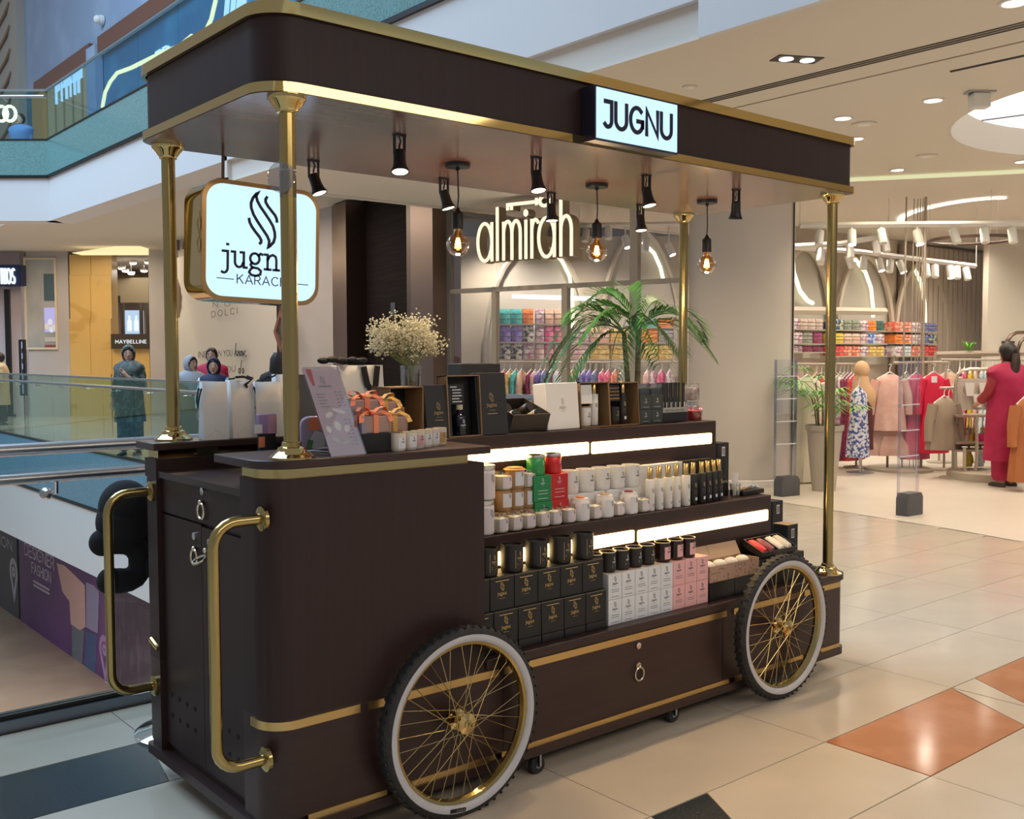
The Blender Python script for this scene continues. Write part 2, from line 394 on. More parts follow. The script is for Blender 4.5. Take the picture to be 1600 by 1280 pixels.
def brandmark(mb, cx, cz, h, w, y0=0, y1=-.0006):
    emblem(mb, cx, cz+.28*h, .52*h, w*.8, y0, y1); word(mb, cx-.36*h, cz-.22*h, .13*h, w*.7, y0, y1)
    mb.ribbon([(cx-.2*h, cz-.42*h), (cx+.2*h, cz-.42*h)], w*.5, y0, y1); return mb

# ================================================================ THE SETTING
# ---- floor: a grout bed with every tile near enough to be told apart laid on it
GROUT = mat('floor_grout', (.30, .24, .18), .5)
TILE = mat('cream_floor_tile', (.52, .455, .37), .13, var=(.58, .51, .42), var_scale=(2.2, 2.2, 2.2), var_lo=.3, var_hi=.7, spec=.4)
TILEO = mat('terracotta_floor_tile', (.42, .17, .075), .12, var=(.47, .20, .095), var_scale=(5, 5, 5), spec=.6)
TILED = mat('dark_granite_floor_tile', (.028, .036, .042), .14, var=(.06, .07, .075), var_scale=(90, 90, 90), var_lo=.5, var_hi=.75, spec=.6)
STONE = mat('polished_floor', (.58, .52, .43), .09, var=(.64, .57, .47), var_scale=(.9, .9, .9), spec=.6)
VX, VY = 4.0, 1.74                     # the atrium void: x < VX and y > VY
fl = struct(MB().prism([(-9, -9), (26, -9), (26, 40), (VX, 40), (VX, VY), (-9, VY)], -.35, -.007).build('floor', GROUT))
shop_edge = [(9.0, 6.0), (8.0, 5.2), (7.46, 3.52), (7.18, 1.56), (7.03, .94), (6.75, -.6), (6.4, -2.5), (6.2, -9)]
def edge_x(y):
    for (xa, ya), (xb, yb) in zip(shop_edge, shop_edge[1:]):
        if yb <= y <= ya: return xa+(xb-xa)*(y-ya)/(yb-ya)
    return shop_edge[0][0]
sf = struct(MB().prism(shop_edge + [(26, -9), (26, 22), (9.0, 22)], -.006, .0015).build('floor_shop', mat('shop_floor', (.60, .54, .46), .30, var=(.64, .58, .50), var_scale=(.7, .7, .7), spec=.45)))
TG = .004
def tile_mesh(poly, m): return MB().prism(poly, -.006, 0).mesh('tile', m)
GX, GY = 1.0, .43
def row_y(k): return -.025 + GY*k
full = tile_mesh([(TG/2, TG/2), (GX-TG/2, TG/2), (GX-TG/2, GY-TG/2), (TG/2, GY-TG/2)], TILE)
special = {}
SL = .235                                # slant of the coloured tiles' ends
special[(2, -2)] = [([(TG, TG), (GX-SL, TG), (GX-.012, GY-TG), (TG, GY-TG)], TILEO), ([(GX-SL+TG, TG), (GX-TG, TG), (GX-TG, GY-TG*2)], TILE)]
special[(3, -2)] = [([(TG, TG), (GX-TG, TG), (GX-TG, GY-TG), (.216, GY-TG), (TG, .062)], TILEO), ([(TG, .072), (.209, GY-TG), (TG, GY-TG)], TILE)]
special[(1, -2)] = [([(TG, TG), (.05, TG), (.28, GY-TG), (TG, GY-TG)], TILED), ([(.055, TG), (GX-TG, TG), (GX-TG, GY-TG), (.285, GY-TG)], TILE)]
special[(-1, 2)] = [([(TG, TG), (GX-.09, TG), (GX-TG, GY-TG), (TG, GY-TG)], TILED), ([(GX-.085, TG), (GX-TG, TG), (GX-TG, GY-TG*3)], TILE)]
for k in (-2, -3): special[(k, 2)] = [([(TG, TG), (GX-TG, TG), (GX-TG, GY-TG), (TG, GY-TG)], TILED)]
def put_tile(me, x, y):
    o = bpy.data.objects.new('tile', me); COL.objects.link(o); o.parent = fl; o.location = (x, y, 0)
for i in range(-3, 8):
    for k in range(-7, 9):
        x0, y0 = .1+GX*i, row_y(k)
        if y0+GY > VY-.01 and x0 < VX-.2: continue
        if y0 < -2.3 and x0 < -.5: continue
        ex = min(edge_x(min(y0, 5.9)), edge_x(min(y0+GY, 5.9)))
        if x0 > ex: continue
        if (i, k) in special:
            for poly, m in special[(i, k)]: put_tile(tile_mesh(poly, m), x0, y0)
        elif x0+GX > ex or (x0 < VX < x0+GX and y0+GY > VY):
            a = max(0, VX-x0+.02) if (x0 < VX < x0+GX and y0+GY > VY) else 0
            b = min(GX, ex-x0)
            if b-a > .03: put_tile(tile_mesh([(a+TG/2, TG/2), (b-TG/2, TG/2), (b-TG/2, GY-TG/2), (a+TG/2, GY-TG/2)], TILE), x0, y0)
        else: put_tile(full, x0, y0)
o = MB().prism([(-9, VY-.013), (-2.9, VY-.013), (-2.9, -9), (-9, -9)], -.006, 0); 
o.prism([(VX+.01, 4.0), (8.0, 5.2), (9.0, 6.0), (9, 22), (26, 22), (26, 40), (VX+.01, 40)], -.006, 0)
o.prism([(-2.9, -2.62), (26, -2.62), (26, -9), (-2.9, -9)], -.0065, -.0005)
struct(o.build('floor_walkway', STONE))

# ---- lower floor seen through the atrium
struct(MB().box(-14, VY, -5.3, 8, 40, -5.2).build('floor_lower', mat('lower_floor', (.40, .25, .17), .30, var=(.45, .29, .20), var_scale=(1, 1, 1))))
struct(MB().box(5.72, 1.0, -5.2, 5.9, 40, -1.9).build('wall_lower', mat('lower_wall', (.30, .28, .27), .7)))
struct(MB().box(VX, VY, -2.0, 5.8, 40, -1.9).build('ceiling_lower', PLASTER))
# ---- the slab edges of this storey round the atrium
struct(MB().box(VX-.02, VY, -2.0, VX+.1, 40, -.92).build('trim_1', PLASTER))
struct(MB().box(VX-.03, VY, -.95, VX+.08, 40, -.90).build('trim_2', BLACK))
struct(MB().box(-9, VY-.08, -1.0, VX, VY+.02, -.36).build('trim_3', PLASTER))
# ---- upper storey: fascias, soffits, ceilings
K = Plane((VX, 16.0), EROT)
struct(MB().box(VX, 1.76, 3.83, 4.45, 16.2, 4.60).build('wall_fascia', PLASTER))
struct(MB().box(-14, 0, 3.83, 0.1, .45, 4.60).build('wall_fascia_2', PLASTER, frame=K))
struct(MB().box(VX+.05, 1.76, 3.572, 4.12, 9.0, 3.83).build('trim_4', CEILM))  # beige colour stands in for the warm light on this step
struct(MB().box(VX-.03, -10, 3.566, VX+.02, 1.76, 5.3).build('wall_fascia_3', PLASTER))
cl = MB()
# ceiling over the near walkway with a round opening for the dome light
A3, B3, C3 = at(1483, 200, 2, 3.57), at(1600, 141, 2, 3.57), at(1600, 243, 2, 3.57)
def circ(a, b, c):
    D = 2*(a.x*(b.y-c.y)+b.x*(c.y-a.y)+c.x*(a.y-b.y)); s = lambda p: p.x**2+p.y**2
    x = (s(a)*(b.y-c.y)+s(b)*(c.y-a.y)+s(c)*(a.y-b.y))/D; y = (s(a)*(c.x-b.x)+s(b)*(a.x-c.x)+s(c)*(b.x-a.x))/D
    return Vector((x, y)), hypot(a.x-x, a.y-y)
DC, DR = circ(A3, B3, C3)
n = 48; ring = [(DC.x+DR*cos(2*pi*k/n), DC.y+DR*sin(2*pi*k/n), 3.57) for k in range(n)]
def box_pt(a, x0, y0, x1, y1):
    dx, dy = cos(a), sin(a); t = min(((x1 if dx > 0 else x0)-DC.x)/dx if abs(dx) > 1e-9 else 1e9, ((y1 if dy > 0 else y0)-DC.y)/dy if abs(dy) > 1e-9 else 1e9)
    return (DC.x+dx*t, DC.y+dy*t, 3.57)
outer = [box_pt(2*pi*k/n, VX, -10, 26, 9.0) for k in range(n)]
cl.add(ring+outer, [(k, n+k, n+(k+1) % n, (k+1) % n)[::-1] for k in range(n)])
struct(cl.build('ceiling', CEILM))
for (x, y) in ((VX, 9.0), (VX, -10), (26, 9), (26, -10)):   # corners the radial fan leaves open
    pass
cb = MB()
for a, b in zip(outer, outer[1:]+outer[:1]):
    if abs(a[0]-b[0]) > 1e-3 and abs(a[1]-b[1]) > 1e-3:
        cx = 26 if max(a[0], b[0]) > 25.9 else VX; cy = 9.0 if max(a[1], b[1]) > 8.9 else -10
        cb.add([a, b, (cx, cy, 3.57)], [(0, 1, 2)])
struct(cb.build('ceiling_corner', CEILM))
struct(MB().box(-9, -10, 3.57, VX, -3.4, 3.7).build('ceiling_near', CEILM))
struct(MB().box(VX+.2, 9.0, 4.15, 26, 40, 4.25).build('ceiling_far', CEILM))
struct(MB().box(VX, 8.95, 3.55, 26, 9.05, 4.2).build('trim_5', CEILM))
dl = thing('dome_light', 'large round recessed ceiling light glowing white above the shop entrance', 'ceiling light', (DC.x, DC.y, 3.57))
MB().lathe([(DR, 0), (DR-.02, .0), (DR-.12, .24), (DR-.10, .26), (DR+.01, .01)], n=56, cap=False).build('recess_rim', CEILM, dl)
MB().lathe([(.01, .245), (DR-.11, .245)], n=56, cap=False).build('light_panel', emis('dome_diffuser', (1, .985, .95), 1.15), dl)
for q in (-.35, .15, .65):
    w_ = sqrt(max(.01, (DR-.13)**2-(q*DR)**2))
    MB().box(-w_, q*DR-.008, .232, w_, q*DR+.008, .243).build('panel_joint', INKG, dl, rot=rad(-78))
# linear slots in the ceiling
SLOTM = mat('slot_black', (.03, .027, .024), .6)
sd = thing('slot_diffuser', 'long black triple slot air diffuser running across the beige ceiling', 'vent', (5.335, -1.5, 3.57))
for k in range(3): MB().box(-.05+k*.045, -6, -.004, -.028+k*.045, 4.4, -.0005).build('slot', SLOTM, sd)
s2 = thing('ceiling_groove', 'thin brown shadow groove in the ceiling beside the slot diffuser', 'groove', (5.70, -1.5, 3.57))
MB().box(-.012, -6, -.003, .012, 4.6, -.0005).build('slot', mat('groove_brown', (.30, .25, .20), .8), s2)
s3 = thing('slot_diffuser', 'single short black ceiling slot next to the dome light', 'vent', at(1600, 86, 2, 3.57))
P_ = at(1485, 111, 2, 3.57)-at(1600, 86, 2, 3.57)
MB().tube([(0, 0, 0), P_], .012, 4).build('slot', SLOTM, s3)
# recessed downlights and detectors
def downlight(px, py, z=3.57, r=.07, label='', lit=True):
    P = at(px, py, 2, z); t = thing('downlight', label, 'downlight', P, group=None)
    MB().lathe([(r*1.25, 0), (r*1.25, -.008), (r, -.012), (r*.95, -.004)], n=20).build('trim_ring', WHITE, t)
    MB().lathe([(.002, -.006), (r*.92, -.006)], n=20, cap=False).build('lens', DOWNL, t)
    return P
for px, py, lb in ((1458, 156, 'round downlight in the ceiling left of the dome light'), (1317, 184, 'round downlight nearest above the cart roof end'), (1337, 216, 'round downlight just right of the cart roof corner'),
                   (1402, 265, 'small round downlight beside the pale green cove line'), (1585, 3, 'downlight at the top right edge of the ceiling'), (1597, 252, 'small downlight at the right edge under the dome light')):
    P = downlight(px, py, label=lb)
    spot('ceiling_spot', (P.x, P.y, P.z-.05), 60, WARM, 125, .8, (P.x, P.y, 0))
for x, y in ((4.7, -1.2), (6.2, -.4), (5.6, 3.4), (6.4, 5.0), (5.4, 6.6), (6.6, 7.6), (5.0, -3.6), (7.2, -3.2), (3.0, -4.6)):
    spot('ceiling_spot', (x, y, 3.5), 60, WARM, 125, .8, (x, y, 0))  # extra spots without fixtures, added for warm light on the floor
t = thing('twin_downlight', 'black rectangular twin downlight recessed in the ceiling left of the slot', 'downlight', at(1245, 92, 2, 3.57), EROT+rad(12))
MB().box(-.17, -.075, -.006, .17, .075, 0).build('housing', BLACK, t)
for s_ in (-.08, .08): MB().lathe([(.002, -.009), (.05, -.009)], (s_, 0, 0), 16, cap=False).build('lens', DOWNL, t)
for px, py, lb in ((1350, 193, 'round ceiling speaker grille beside the cart roof end'), (1448, 243, 'round ceiling speaker grille below the dome light'), (1078, 135, 'small round sensor on the ceiling above the lit JUGNU box')):
    t = thing('ceiling_speaker', lb, 'speaker', at(px, py, 2, 3.57)); r = .11 if px != 1078 else .06
    MB().lathe([(r, 0), (r, -.012), (r*.85, -.016)], n=20).build('rim', CEILM, t); MB().lathe([(r*.8, -.014), (.01, -.02)], n=20).build('grille', WHITE, t)
t = thing('beam_detector', 'white box detector on a grey plate hung from the ceiling', 'detector', at(1531, 143, 2, 3.57), EROT)
MB().box(-.11, -.05, -.015, .11, .05, 0).build('plate', STEEL, t); MB().box(-.07, -.05, -.13, .07, .06, -.015).build('housing', WHITE, t, bevel=.01)
# pale green cove edge in the ceiling of the shop
pa, pb = at(1225, 281, 2, 3.57), at(1700, 258, 2, 3.57); dv = (pb-pa).normalized(); nv = Vector((dv.y, -dv.x, 0))
cv = thing('cove_light', 'pale green glowing cove line across the shop ceiling', 'cove light', (pa.x, pa.y, 3.57))
MB().prism([(0, 0), ((pb-pa).x, (pb-pa).y), ((pb-pa).x+nv.x*-.25, (pb-pa).y+nv.y*-.25), (nv.x*-.25, nv.y*-.25)], -.02, -.012).build('diffuser', emis('cove_green', (.88, .86, .50), .62), cv)

# ---- balustrades
def balustrade(name, pl, u0, u1, z0, step, gm, label, panel=None, rail_r=.022, lower=True, top=1.19):
    t = thing(name, label, 'balustrade', pl.w(0, 0, 0), pl.ang)
    if panel:
        MB().box(u0, -.02, z0-panel[0], u1, .06, z0).build('patterned_panel', panel[1], t)
        MB().box(u0, -.035, z0-panel[0]-.05, u1, .07, z0-panel[0]).build('base_shoe', BLACK, t); MB().box(u0, -.03, z0-.012, u1, .06, z0+.012).build('sill', BLACK, t)
    else: MB().box(u0, -.04, z0, u1, .04, z0+.10).build('base_shoe', mat('dark_shoe', (.05, .055, .065), .35, .6), t)
    n = max(1, round((u1-u0)/step)); w = (u1-u0)/n
    for k in range(n):
        MB().box(u0+k*w+.008, -.006, z0+(.012 if panel else .1), u0+(k+1)*w-.008, .006, z0+top-.03).build('glass_pane', gm, t)
    MB().box(u0, -.022, z0+top-.03, u1, .022, z0+top).build('top_rail', STEEL, t)
    if lower:
        MB().tube([(u0, -.09, z0+top-.14), (u1, -.09, z0+top-.14)], rail_r, 10).build('handrail', STEEL, t)
        for k in range(n):
            u = u0+(k+.5)*w
            MB().tube([(u, -.09, z0+top-.14), (u, -.09, z0+top-.2), (u, -.005, z0+top-.2)], .008, 6).build('rail_bracket', CHROME, t)
    return t
opp = Plane((VX, 20.0), -pi/2)                       # far side of the void, this storey
balustrade('glass_balustrade', opp, 0.0, 18.2, 0, 1.3, GLASSG, 'glass balustrade with blue patterned skirt across the atrium on this level', (.90, PANELB))
opk = Plane((VX, 20.0), EROT)
balustrade('glass_balustrade', opk, -12, 0, 0, 1.3, GLASSG, 'far end of the glass balustrade at the left edge behind the void', (.90, PANELB))
up = Plane((VX, 16.0), -pi/2)
balustrade('upper_balustrade', up, 0, 14.2, 5.2, 1.4, GLASSB, 'upper floor glass balustrade with green patterned skirt rising above the cart roof', (.60, PANEL), lower=False, top=.85)
balustrade('upper_balustrade', K, -12, 0, 5.2, 1.4, GLASSG, 'upper floor glass balustrade with green patterned skirt at the left edge', (.60, PANEL), lower=True, top=.85)
# near balustrade right behind the cart
nb = thing('near_balustrade', 'nearest glass balustrade with thick double steel rails behind the cart', 'balustrade', (0, VY, 0))
MB().box(-3.2, -.03, 0, VX, .06, .045).build('base_shoe', mat('blue_steel_shoe', (.22, .25, .30), .35, .7), nb); MB().box(-3.2, -.01, .045, VX, .045, .065).build('glazing_gasket', BLACK, nb)
for k in range(5): MB().box(-3.2+k*1.44, .006, .065, -3.2+(k+1)*1.44-.015, .020, 1.105).build('glass_pane', GLASS, nb)
MB().tube([(-3.2, .01, 1.128), (VX, .01, 1.128)], .026, 14).build('top_rail', STEEL, nb)
MB().tube([(-3.2, -.08, 1.020), (VX, -.08, 1.020)], .022, 14).build('handrail', STEEL, nb)
for x in (-1.7, at(88, 755, 1, 1.66).x, 1.2, 2.6):
    MB().tube([(x, -.08, 1.015), (x, -.08, .955), (x, -.01, .945)], .008, 8).build('rail_bracket', CHROME, nb)
    MB().lathe([(.002, -.04), (.016, -.038), (.025, -.018), (.025, 0)], (x-.02, 0, .945), 14, 'Y').build('bracket_boss', STEEL, nb)

# ---- lower floor hoarding with its printed boards
hb = Plane((5.70, 40.0), -pi/2)
DUSK = mat('hoarding_charcoal', (.060, .058, .075), .45); PURP = mat('hoarding_purple', (.085, .026, .14), .4, var=(.12, .038, .18), var_scale=(.5, .5, .5)); PURD = mat('hoarding_dark_purple', (.035, .02, .05), .3, var=(.09, .06, .12), var_scale=(5, 5, 1.5), var_lo=.5, var_hi=.75)
def hoard(pxa, pxb, m, label):
    ua, ub = hb.pt(pxa, 930)[0], hb.pt(pxb, 980)[0]
    t = thing('hoarding_board', label, 'hoarding', hb.w(ua, -.04, -5.2), hb.ang)
    MB().box(0, 0, 0, ub-ua-.04, .035, 3.18).build('board', m, t); return t, ua, ub
t, ua, ub = hoard(-60, 33, DUSK, 'charcoal hoarding board with pale lettering at the left edge of the lower floor')
def on(pl, off, base_u, px, py, zb=-5.2): u, z = pl.pt(px, py, off); return u-base_u, z-zb
PALE = mat('hoarding_print', (.50, .47, .58), .6)
def hwrite(t, ua, txt, p0, p1, hpx, name='lettering', m=PALE, bold=.15):
    x0, z0 = on(hb, -.05, ua, *p0); x1, _ = on(hb, -.05, ua, *p1); _, z1 = on(hb, -.05, ua, p0[0], p0[1]-hpx)
    write_letters(t, m, txt, x0, z0, z1-z0, x1-x0, y0=-.001, y1=-.004, bold=bold)
hwrite(t, ua, 'ION', (0, 851), (18, 851), 14)
def pin(t, ua, px, py, hpx, m):
    x, z = on(hb, -.05, ua, px, py); _, z1 = on(hb, -.05, ua, px, py-hpx); h = z1-z; w = h*1.15
    MB().ribbon(arc(x, z+h*.2, w*.28, h*.3, -40, 220, 14)+[(x, z-h*.5)], w*.14, -.001, -.004, closed=True).ribbon(arc(x, z+h*.2, w*.1, h*.1, 0, 360, 10)[:-1], w*.1, -.001, -.004, closed=True).build('location_pin', m, t)
pin(t, ua, 21, 905, 56, PALE)
t, ua, ub = hoard(34, 170, PURP, 'purple hoarding board reading DESIGNER FASHION with two printed figures')
hwrite(t, ua, 'DESIGNER', (38, 866), (84, 888), 17); hwrite(t, ua, 'FASHION', (49, 894), (79, 905), 15)
for k, yy in enumerate((908, 914)): 
    x0, z0 = on(hb, -.05, ua, 52, yy); x1, _ = on(hb, -.05, ua, 76, yy+10); MB().ribbon([(x0, z0), (x1, z0)], .05, -.001, -.004).build('small_print', PALE, t)
def pblob(t, ua, pts, name, m, y=-.003):
    q = [on(hb, -.05, ua, *p) for p in pts]; MB().prism(q, -.001, y, 'XZ').build(name, m, t)
pblob(t, ua, [(88, 880), (100, 884), (112, 895), (122, 905), (132, 915), (133, 980), (124, 985), (110, 975), (108, 940), (97, 925)], 'printed_blouse', mat('print_pink', (.58, .38, .38), .6))
pblob(t, ua, [(134, 910), (146, 915), (154, 925), (152, 990), (142, 985), (134, 980)], 'printed_shirt', mat('print_lilac', (.28, .26, .45), .6))
pblob(t, ua, [(112, 977), (131, 985), (128, 1035), (124, 1048), (112, 1035)], 'printed_jeans', mat('print_denim', (.14, .16, .21), .6), -.0025)
pblob(t, ua, [(133, 985), (151, 992), (148, 1060), (132, 1050)], 'printed_jeans', mat('print_blue_denim', (.06, .09, .22), .6), -.0025)
pin(t, ua, 163, 1028, 60, mat('print_violet', (.34, .2, .45), .6))
t, ua, ub = hoard(171, 330, PURD, 'dark glossy purple hoarding board partly behind the cart')

# ---- far end of this storey: shops across the atrium
far = EP(26.0)
def fbox(mb, xa, ya, xb, yb, off0, off1, pl=far):
    u0, z1 = pl.pt(xa, ya, off0); u1, z0 = pl.pt(xb, yb, off0); mb.box(u0, off0, z0, u1, off1, z1); return mb
YMARB = mat('yellow_marble', (.72, .47, .16), .3, var=(.62, .38, .11), var_scale=(.35, .35, .9), var_lo=.56, var_hi=.64, dist=2.5, spec=.4)
struct(fbox(MB(), -300, 300, 38, 660, .15, .4).build('wall_left_shop', mat('lilac_wall', (.62, .52, .53), .6), frame=far))
struct(fbox(MB(), 38, 300, 112, 660, 0, .3).build('wall_pier', GREYW, frame=far))
struct(fbox(MB(), 230, 340, 283, 660, -.3, .5).build('wall_pier_2', GREYW, frame=far))
ym = struct(fbox(MB(), 108, 398, 175, 660, .02, .6).build('wall_yellow', YMARB, frame=far))
struct(fbox(MB(), 174, 543, 236, 660, .02, .6).build('wall_yellow_low', YMARB, frame=far))
struct(fbox(MB(), -300, 360, 300, 400, .55, .6).build('wall_far_top', CREAM, frame=far))
for (xa, ya, xb, yb) in ((108, 398, 142, 430), (142, 398, 175, 430), (108, 430, 142, 498), (142, 430, 175, 498), (108, 498, 142, 585), (142, 498, 175, 585), (108, 585, 175, 652)):
    o = fbox(MB(), xa+.15, ya+.15, xb-.15, yb-.15, .0, .021).build('panel', YMARB, ym)
struct(fbox(MB(), 108, 330, 300, 660, 4.2, 4.3).build('wall_shop_back', mat('shop_back', (.22, .17, .13), .6), frame=far))
struct(fbox(MB(), 100, 380, 300, 402, .62, 4.2).build('ceiling_shop', mat('shop_ceil', (.75, .70, .66), .7), frame=far))
area('cosmetics_shop_light', far.w(far.pt(205, 430, 2)[0], 2.2, 3.75), (2.5, 2.5), 60, (1, .95, .9))
for k, (px, py) in enumerate(((172, 410), (190, 420), (208, 412), (196, 424), (225, 424), (174, 423), (231, 411), (205, 428))):
    t = thing('shop_downlight', 'bright ceiling spotlight in the cosmetics shop, %s from the left' % ORD[k], 'spotlight', far.wp(px, py, 1.4), EROT, 'spotlights on the cosmetics shop ceiling')
    MB().ball((0, 0, 0), .085, .085, .03).build('lens', DOWNL, t); MB().lathe([(.10, .02), (.10, .06)], n=12).build('trim_ring', WHITE, t); MB().tube([(0, 0, .05), (0, 0, max(.1, 3.93-t.location.z))], .012, 5).build('stem', WHITE, t)
t = thing('lit_tray_ceiling', 'warm lit tray recess in the ceiling above the yellow shop wall', 'ceiling light', far.w(0, 0, 0), EROT)
u0, z0 = far.pt(128, 399, -.6); u1, z1 = far.pt(232, 378, -.6)
MB().prism([(u0, z0), (u1, z0), (u1, z0+.55), (u0+1.2, z0+.18)], -1.2, -.6, 'XZ').build('tray', emis('tray_glow', (1, .80, .42), .85), t)
t = thing('shop_counter', 'dark brown cosmetics counter front with small white MAYBELLINE lettering', 'counter', far.w(*((far.pt(174, 545, -.1)[0], -.1, 0))), EROT)
u0, z1 = far.pt(174, 522, -.1); u1, z0 = far.pt(232.5, 545, -.1)
MB().box(0, -.02, z0, u1-u0, .10, z1).build('counter_front', mat('counter_brown', (.055, .040, .022), .4), t)
a, zz = far.pt(181, 536.5, -.13); b, _ = far.pt(229, 536.5, -.13); _, zt = far.pt(181, 531.5, -.13)
write(MB(), 'MAYBELLINE', a-u0, zz, zt-zz, width=b-a, y0=-.022, y1=-.03, bold=.14, gap=.34).build('lettering', emis('counter_letters', (.9, .95, 1), .9), t)
def poster(name, xa, ya, xb, yb, off, m, label, cat='poster', frame_m=None, pl=far):
    u0, z1 = pl.pt(xa, ya, off); u1, z0 = pl.pt(xb, yb, off); t = thing(name, label, cat, pl.w(u0, off, z0), pl.ang)
    MB().box(0, 0, 0, u1-u0, .06, z1-z0).build('panel', m, t)
    if z0 < 3: MB().box((u1-u0)*.4, .02, -z0, (u1-u0)*.6, .05, 0).build('stand', BLACK, t)
    if frame_m:
        for (a, b, c, d) in ((-.05, -.05, u1-u0+.05, 0), (-.05, z1-z0, u1-u0+.05, z1-z0+.05), (-.05, 0, 0, z1-z0), (u1-u0, 0, u1-u0+.05, z1-z0)): MB().box(a, -.03, b, c, .06, d).build('frame', frame_m, t)
    return t, u1-u0, z1-z0
t, w, h = poster('lightbox_poster', 191, 485, 224, 522, 2.5, emis('poster_blue', (.45, .62, .80), .8), 'pale blue lit poster with two bottle shapes in the cosmetics shop')
for fx in (.35, .68): MB().loft([(w*fx, -.02, h*.12, w*.11, .01), (w*fx, -.02, h*.55, w*.11, .01), (w*fx, -.02, h*.62, w*.05, .01), (w*fx, -.02, h*.78, w*.05, .01)], 12).build('printed_bottle', emis('poster_pale', (.85, .92, .96), .8), t)
t, w, h = poster('lightbox_poster', 174, 484, 184, 522, 2.4, emis('poster_red', (.75, .10, .09), .7), 'red lit poster at the left of the cosmetics shop opening')
MB().ribbon(arc(w*.3, h*.45, w*.5, w*.5, -70, 70, 10), .12, -.02, -.03).build('white_arc', emis('poster_white', (1, .9, .9), .8), t)
t, w, h = poster('shop_shelf_band', 174, 430, 232, 473, 3.4, mat('shelf_olive', (.20, .145, .07), .5), 'olive brown wall band behind the posters in the cosmetics shop', 'wall band')
t, w, h = poster('hanging_sign', 177, 462, 187, 473, 2.0, BLACK, 'small black sign hung over the red poster', 'sign')
for k, px in enumerate((187, 226)):
    u, z = far.pt(px, 498, 2.2); t = thing('display_column', 'slim dark display column %s of the pale blue poster' % ('left', 'right')[k], 'column', far.w(u, 2.2, 0), EROT)
    for s_ in (-.09, .09): MB().box(s_-.04, -.04, .2, s_+.04, .04, far.pt(px, 474, 2.2)[1]).build('upright', mat('dark_brown', (.06, .045, .035), .4), t)
    MB().box(-.16, -.1, 0, .16, .1, .2).build('foot', BLACK, t)
# window in the pier with a screen behind
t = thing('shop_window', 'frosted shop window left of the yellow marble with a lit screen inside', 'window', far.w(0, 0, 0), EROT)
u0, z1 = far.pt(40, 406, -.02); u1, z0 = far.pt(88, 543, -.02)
MB().box(u0, -.02, z0, u1, 0, z1).build('glazing', mat('window_reflection', (.36, .38, .38), .12, var=(.50, .48, .46), var_scale=(1.2, 1.2, .5)), t)  # reflections painted as mottled grey into the glazing colour
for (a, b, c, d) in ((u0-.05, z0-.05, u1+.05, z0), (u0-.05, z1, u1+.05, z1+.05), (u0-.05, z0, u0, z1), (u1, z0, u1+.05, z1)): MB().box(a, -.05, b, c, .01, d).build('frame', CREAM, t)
for (xa, ya, xb, yb, m) in ((68, 428, 88, 470, mat('wdark', (.09, .14, .17), .3)), (69, 481, 88, 519, emis('screen_violet', (.52, .48, .85), .7)), (70, 527, 88, 534, mat('shelfpale', (.6, .58, .56), .5)), (70, 539, 88, 543, mat('shelfitems', (.3, .08, .08), .5))):
    a, d_ = far.pt(xa, ya, -.03); c, b = far.pt(xb, yb, -.03); MB().box(a, -.035, b, c, -.02, d_).build('display', m, t)
for k, (px, py) in enumerate(((73, 510), (78, 503), (83, 512), (80, 515))):
    a, z = far.pt(px, py, -.05); MB().ball((a, -.04, z), .06, .01, .08, 8, 6).build('screen_figure', emis('screen_fig%d' % (k % 2), ((.9, .75, .6), (.9, .9, .95))[k % 2], .6), t)
# navy shop sign on the left edge
t = thing('shop_sign', 'navy fascia sign with white serif letters RIOS at the left edge', 'sign', far.w(0, 0, 0), EROT)
u0, z1 = far.pt(-60, 414, -.3); u1, z0 = far.pt(33, 446, -.3)
MB().box(u0, -.3, z0, u1, .15, z1).build('sign_board', mat('navy_board', (.012, .022, .09), .35), t)
a, zz = far.pt(2.5, 443, -.34); b, _ = far.pt(23, 443, -.34); _, zt = far.pt(2, 420, -.34)
write(MB(), 'RIOS', a, zz, zt-zz, width=b-a, y0=-.31, y1=-.36, bold=.10, gap=.30).build('lettering', emis('sign_letters', (.80, .92, 1.), .9), t)
t = thing('door_post', 'slim black post of the lilac shop front at the left edge', 'post', far.w(far.pt(11, 500, -.1)[0], -.1, 0), EROT)
MB().box(-.06, 0, 0, .06, .08, 3.2).build('upright', BLACK, t); MB().box(-.1, -.05, 0, .1, .12, .05).build('foot', BLACK, t)
t, w, h = poster('totem_screen', 33, 534, 38, 615, -1.0, emis('totem_screen', (.40, .44, .72), .6), 'narrow black framed totem screen beside the lilac shop', 'screen', BLACK)
for k in range(4): MB().box(w*.25, -.012, h*(.18+.2*k), w*.75, -.002, h*(.27+.2*k)).build('screen_item', INK, t)

# ---- upper storey shops
us = Plane((8.0, 44.0), -pi/2)
UPB = mat('upper_blue_plaster', (.28, .36, .49), .8, var=(.33, .42, .55), var_scale=(.6, .6, .6))
struct(MB().box(VX, VY, 5.1, 8.3, 44, 5.2).build('floor_upper', STONE))
struct(MB().box(0, 0, 9.75, 40, .3, 16).build('wall_upper', UPB, frame=us))
struct(MB().box(0, 0, 5.2, 40, .3, 9.75).build('wall_upper_shops', mat('upper_shop_blue', (.03, .17, .32), .35, var=(.06, .30, .46), var_scale=(.5, .5, .5)), frame=us))
u_, _ = us.pt(39, 60); struct(MB().box(-4, -.25, 5.2, u_, 0, 16).build('wall_ribbed', mat('ribbed_beige', (.42, .38, .33), .8), frame=us))
for k in range(9):
    z = 8.8+.72*k; t = MB().tube([(u_-3.2, -.25, z-.5), (u_-1.0, -.3, z), (u_-.7, -.25, z+.25)], .05, 6).build('trim_rib', mat('rib_brown', (.25, .18, .12), .7), frame=us, kind='structure')
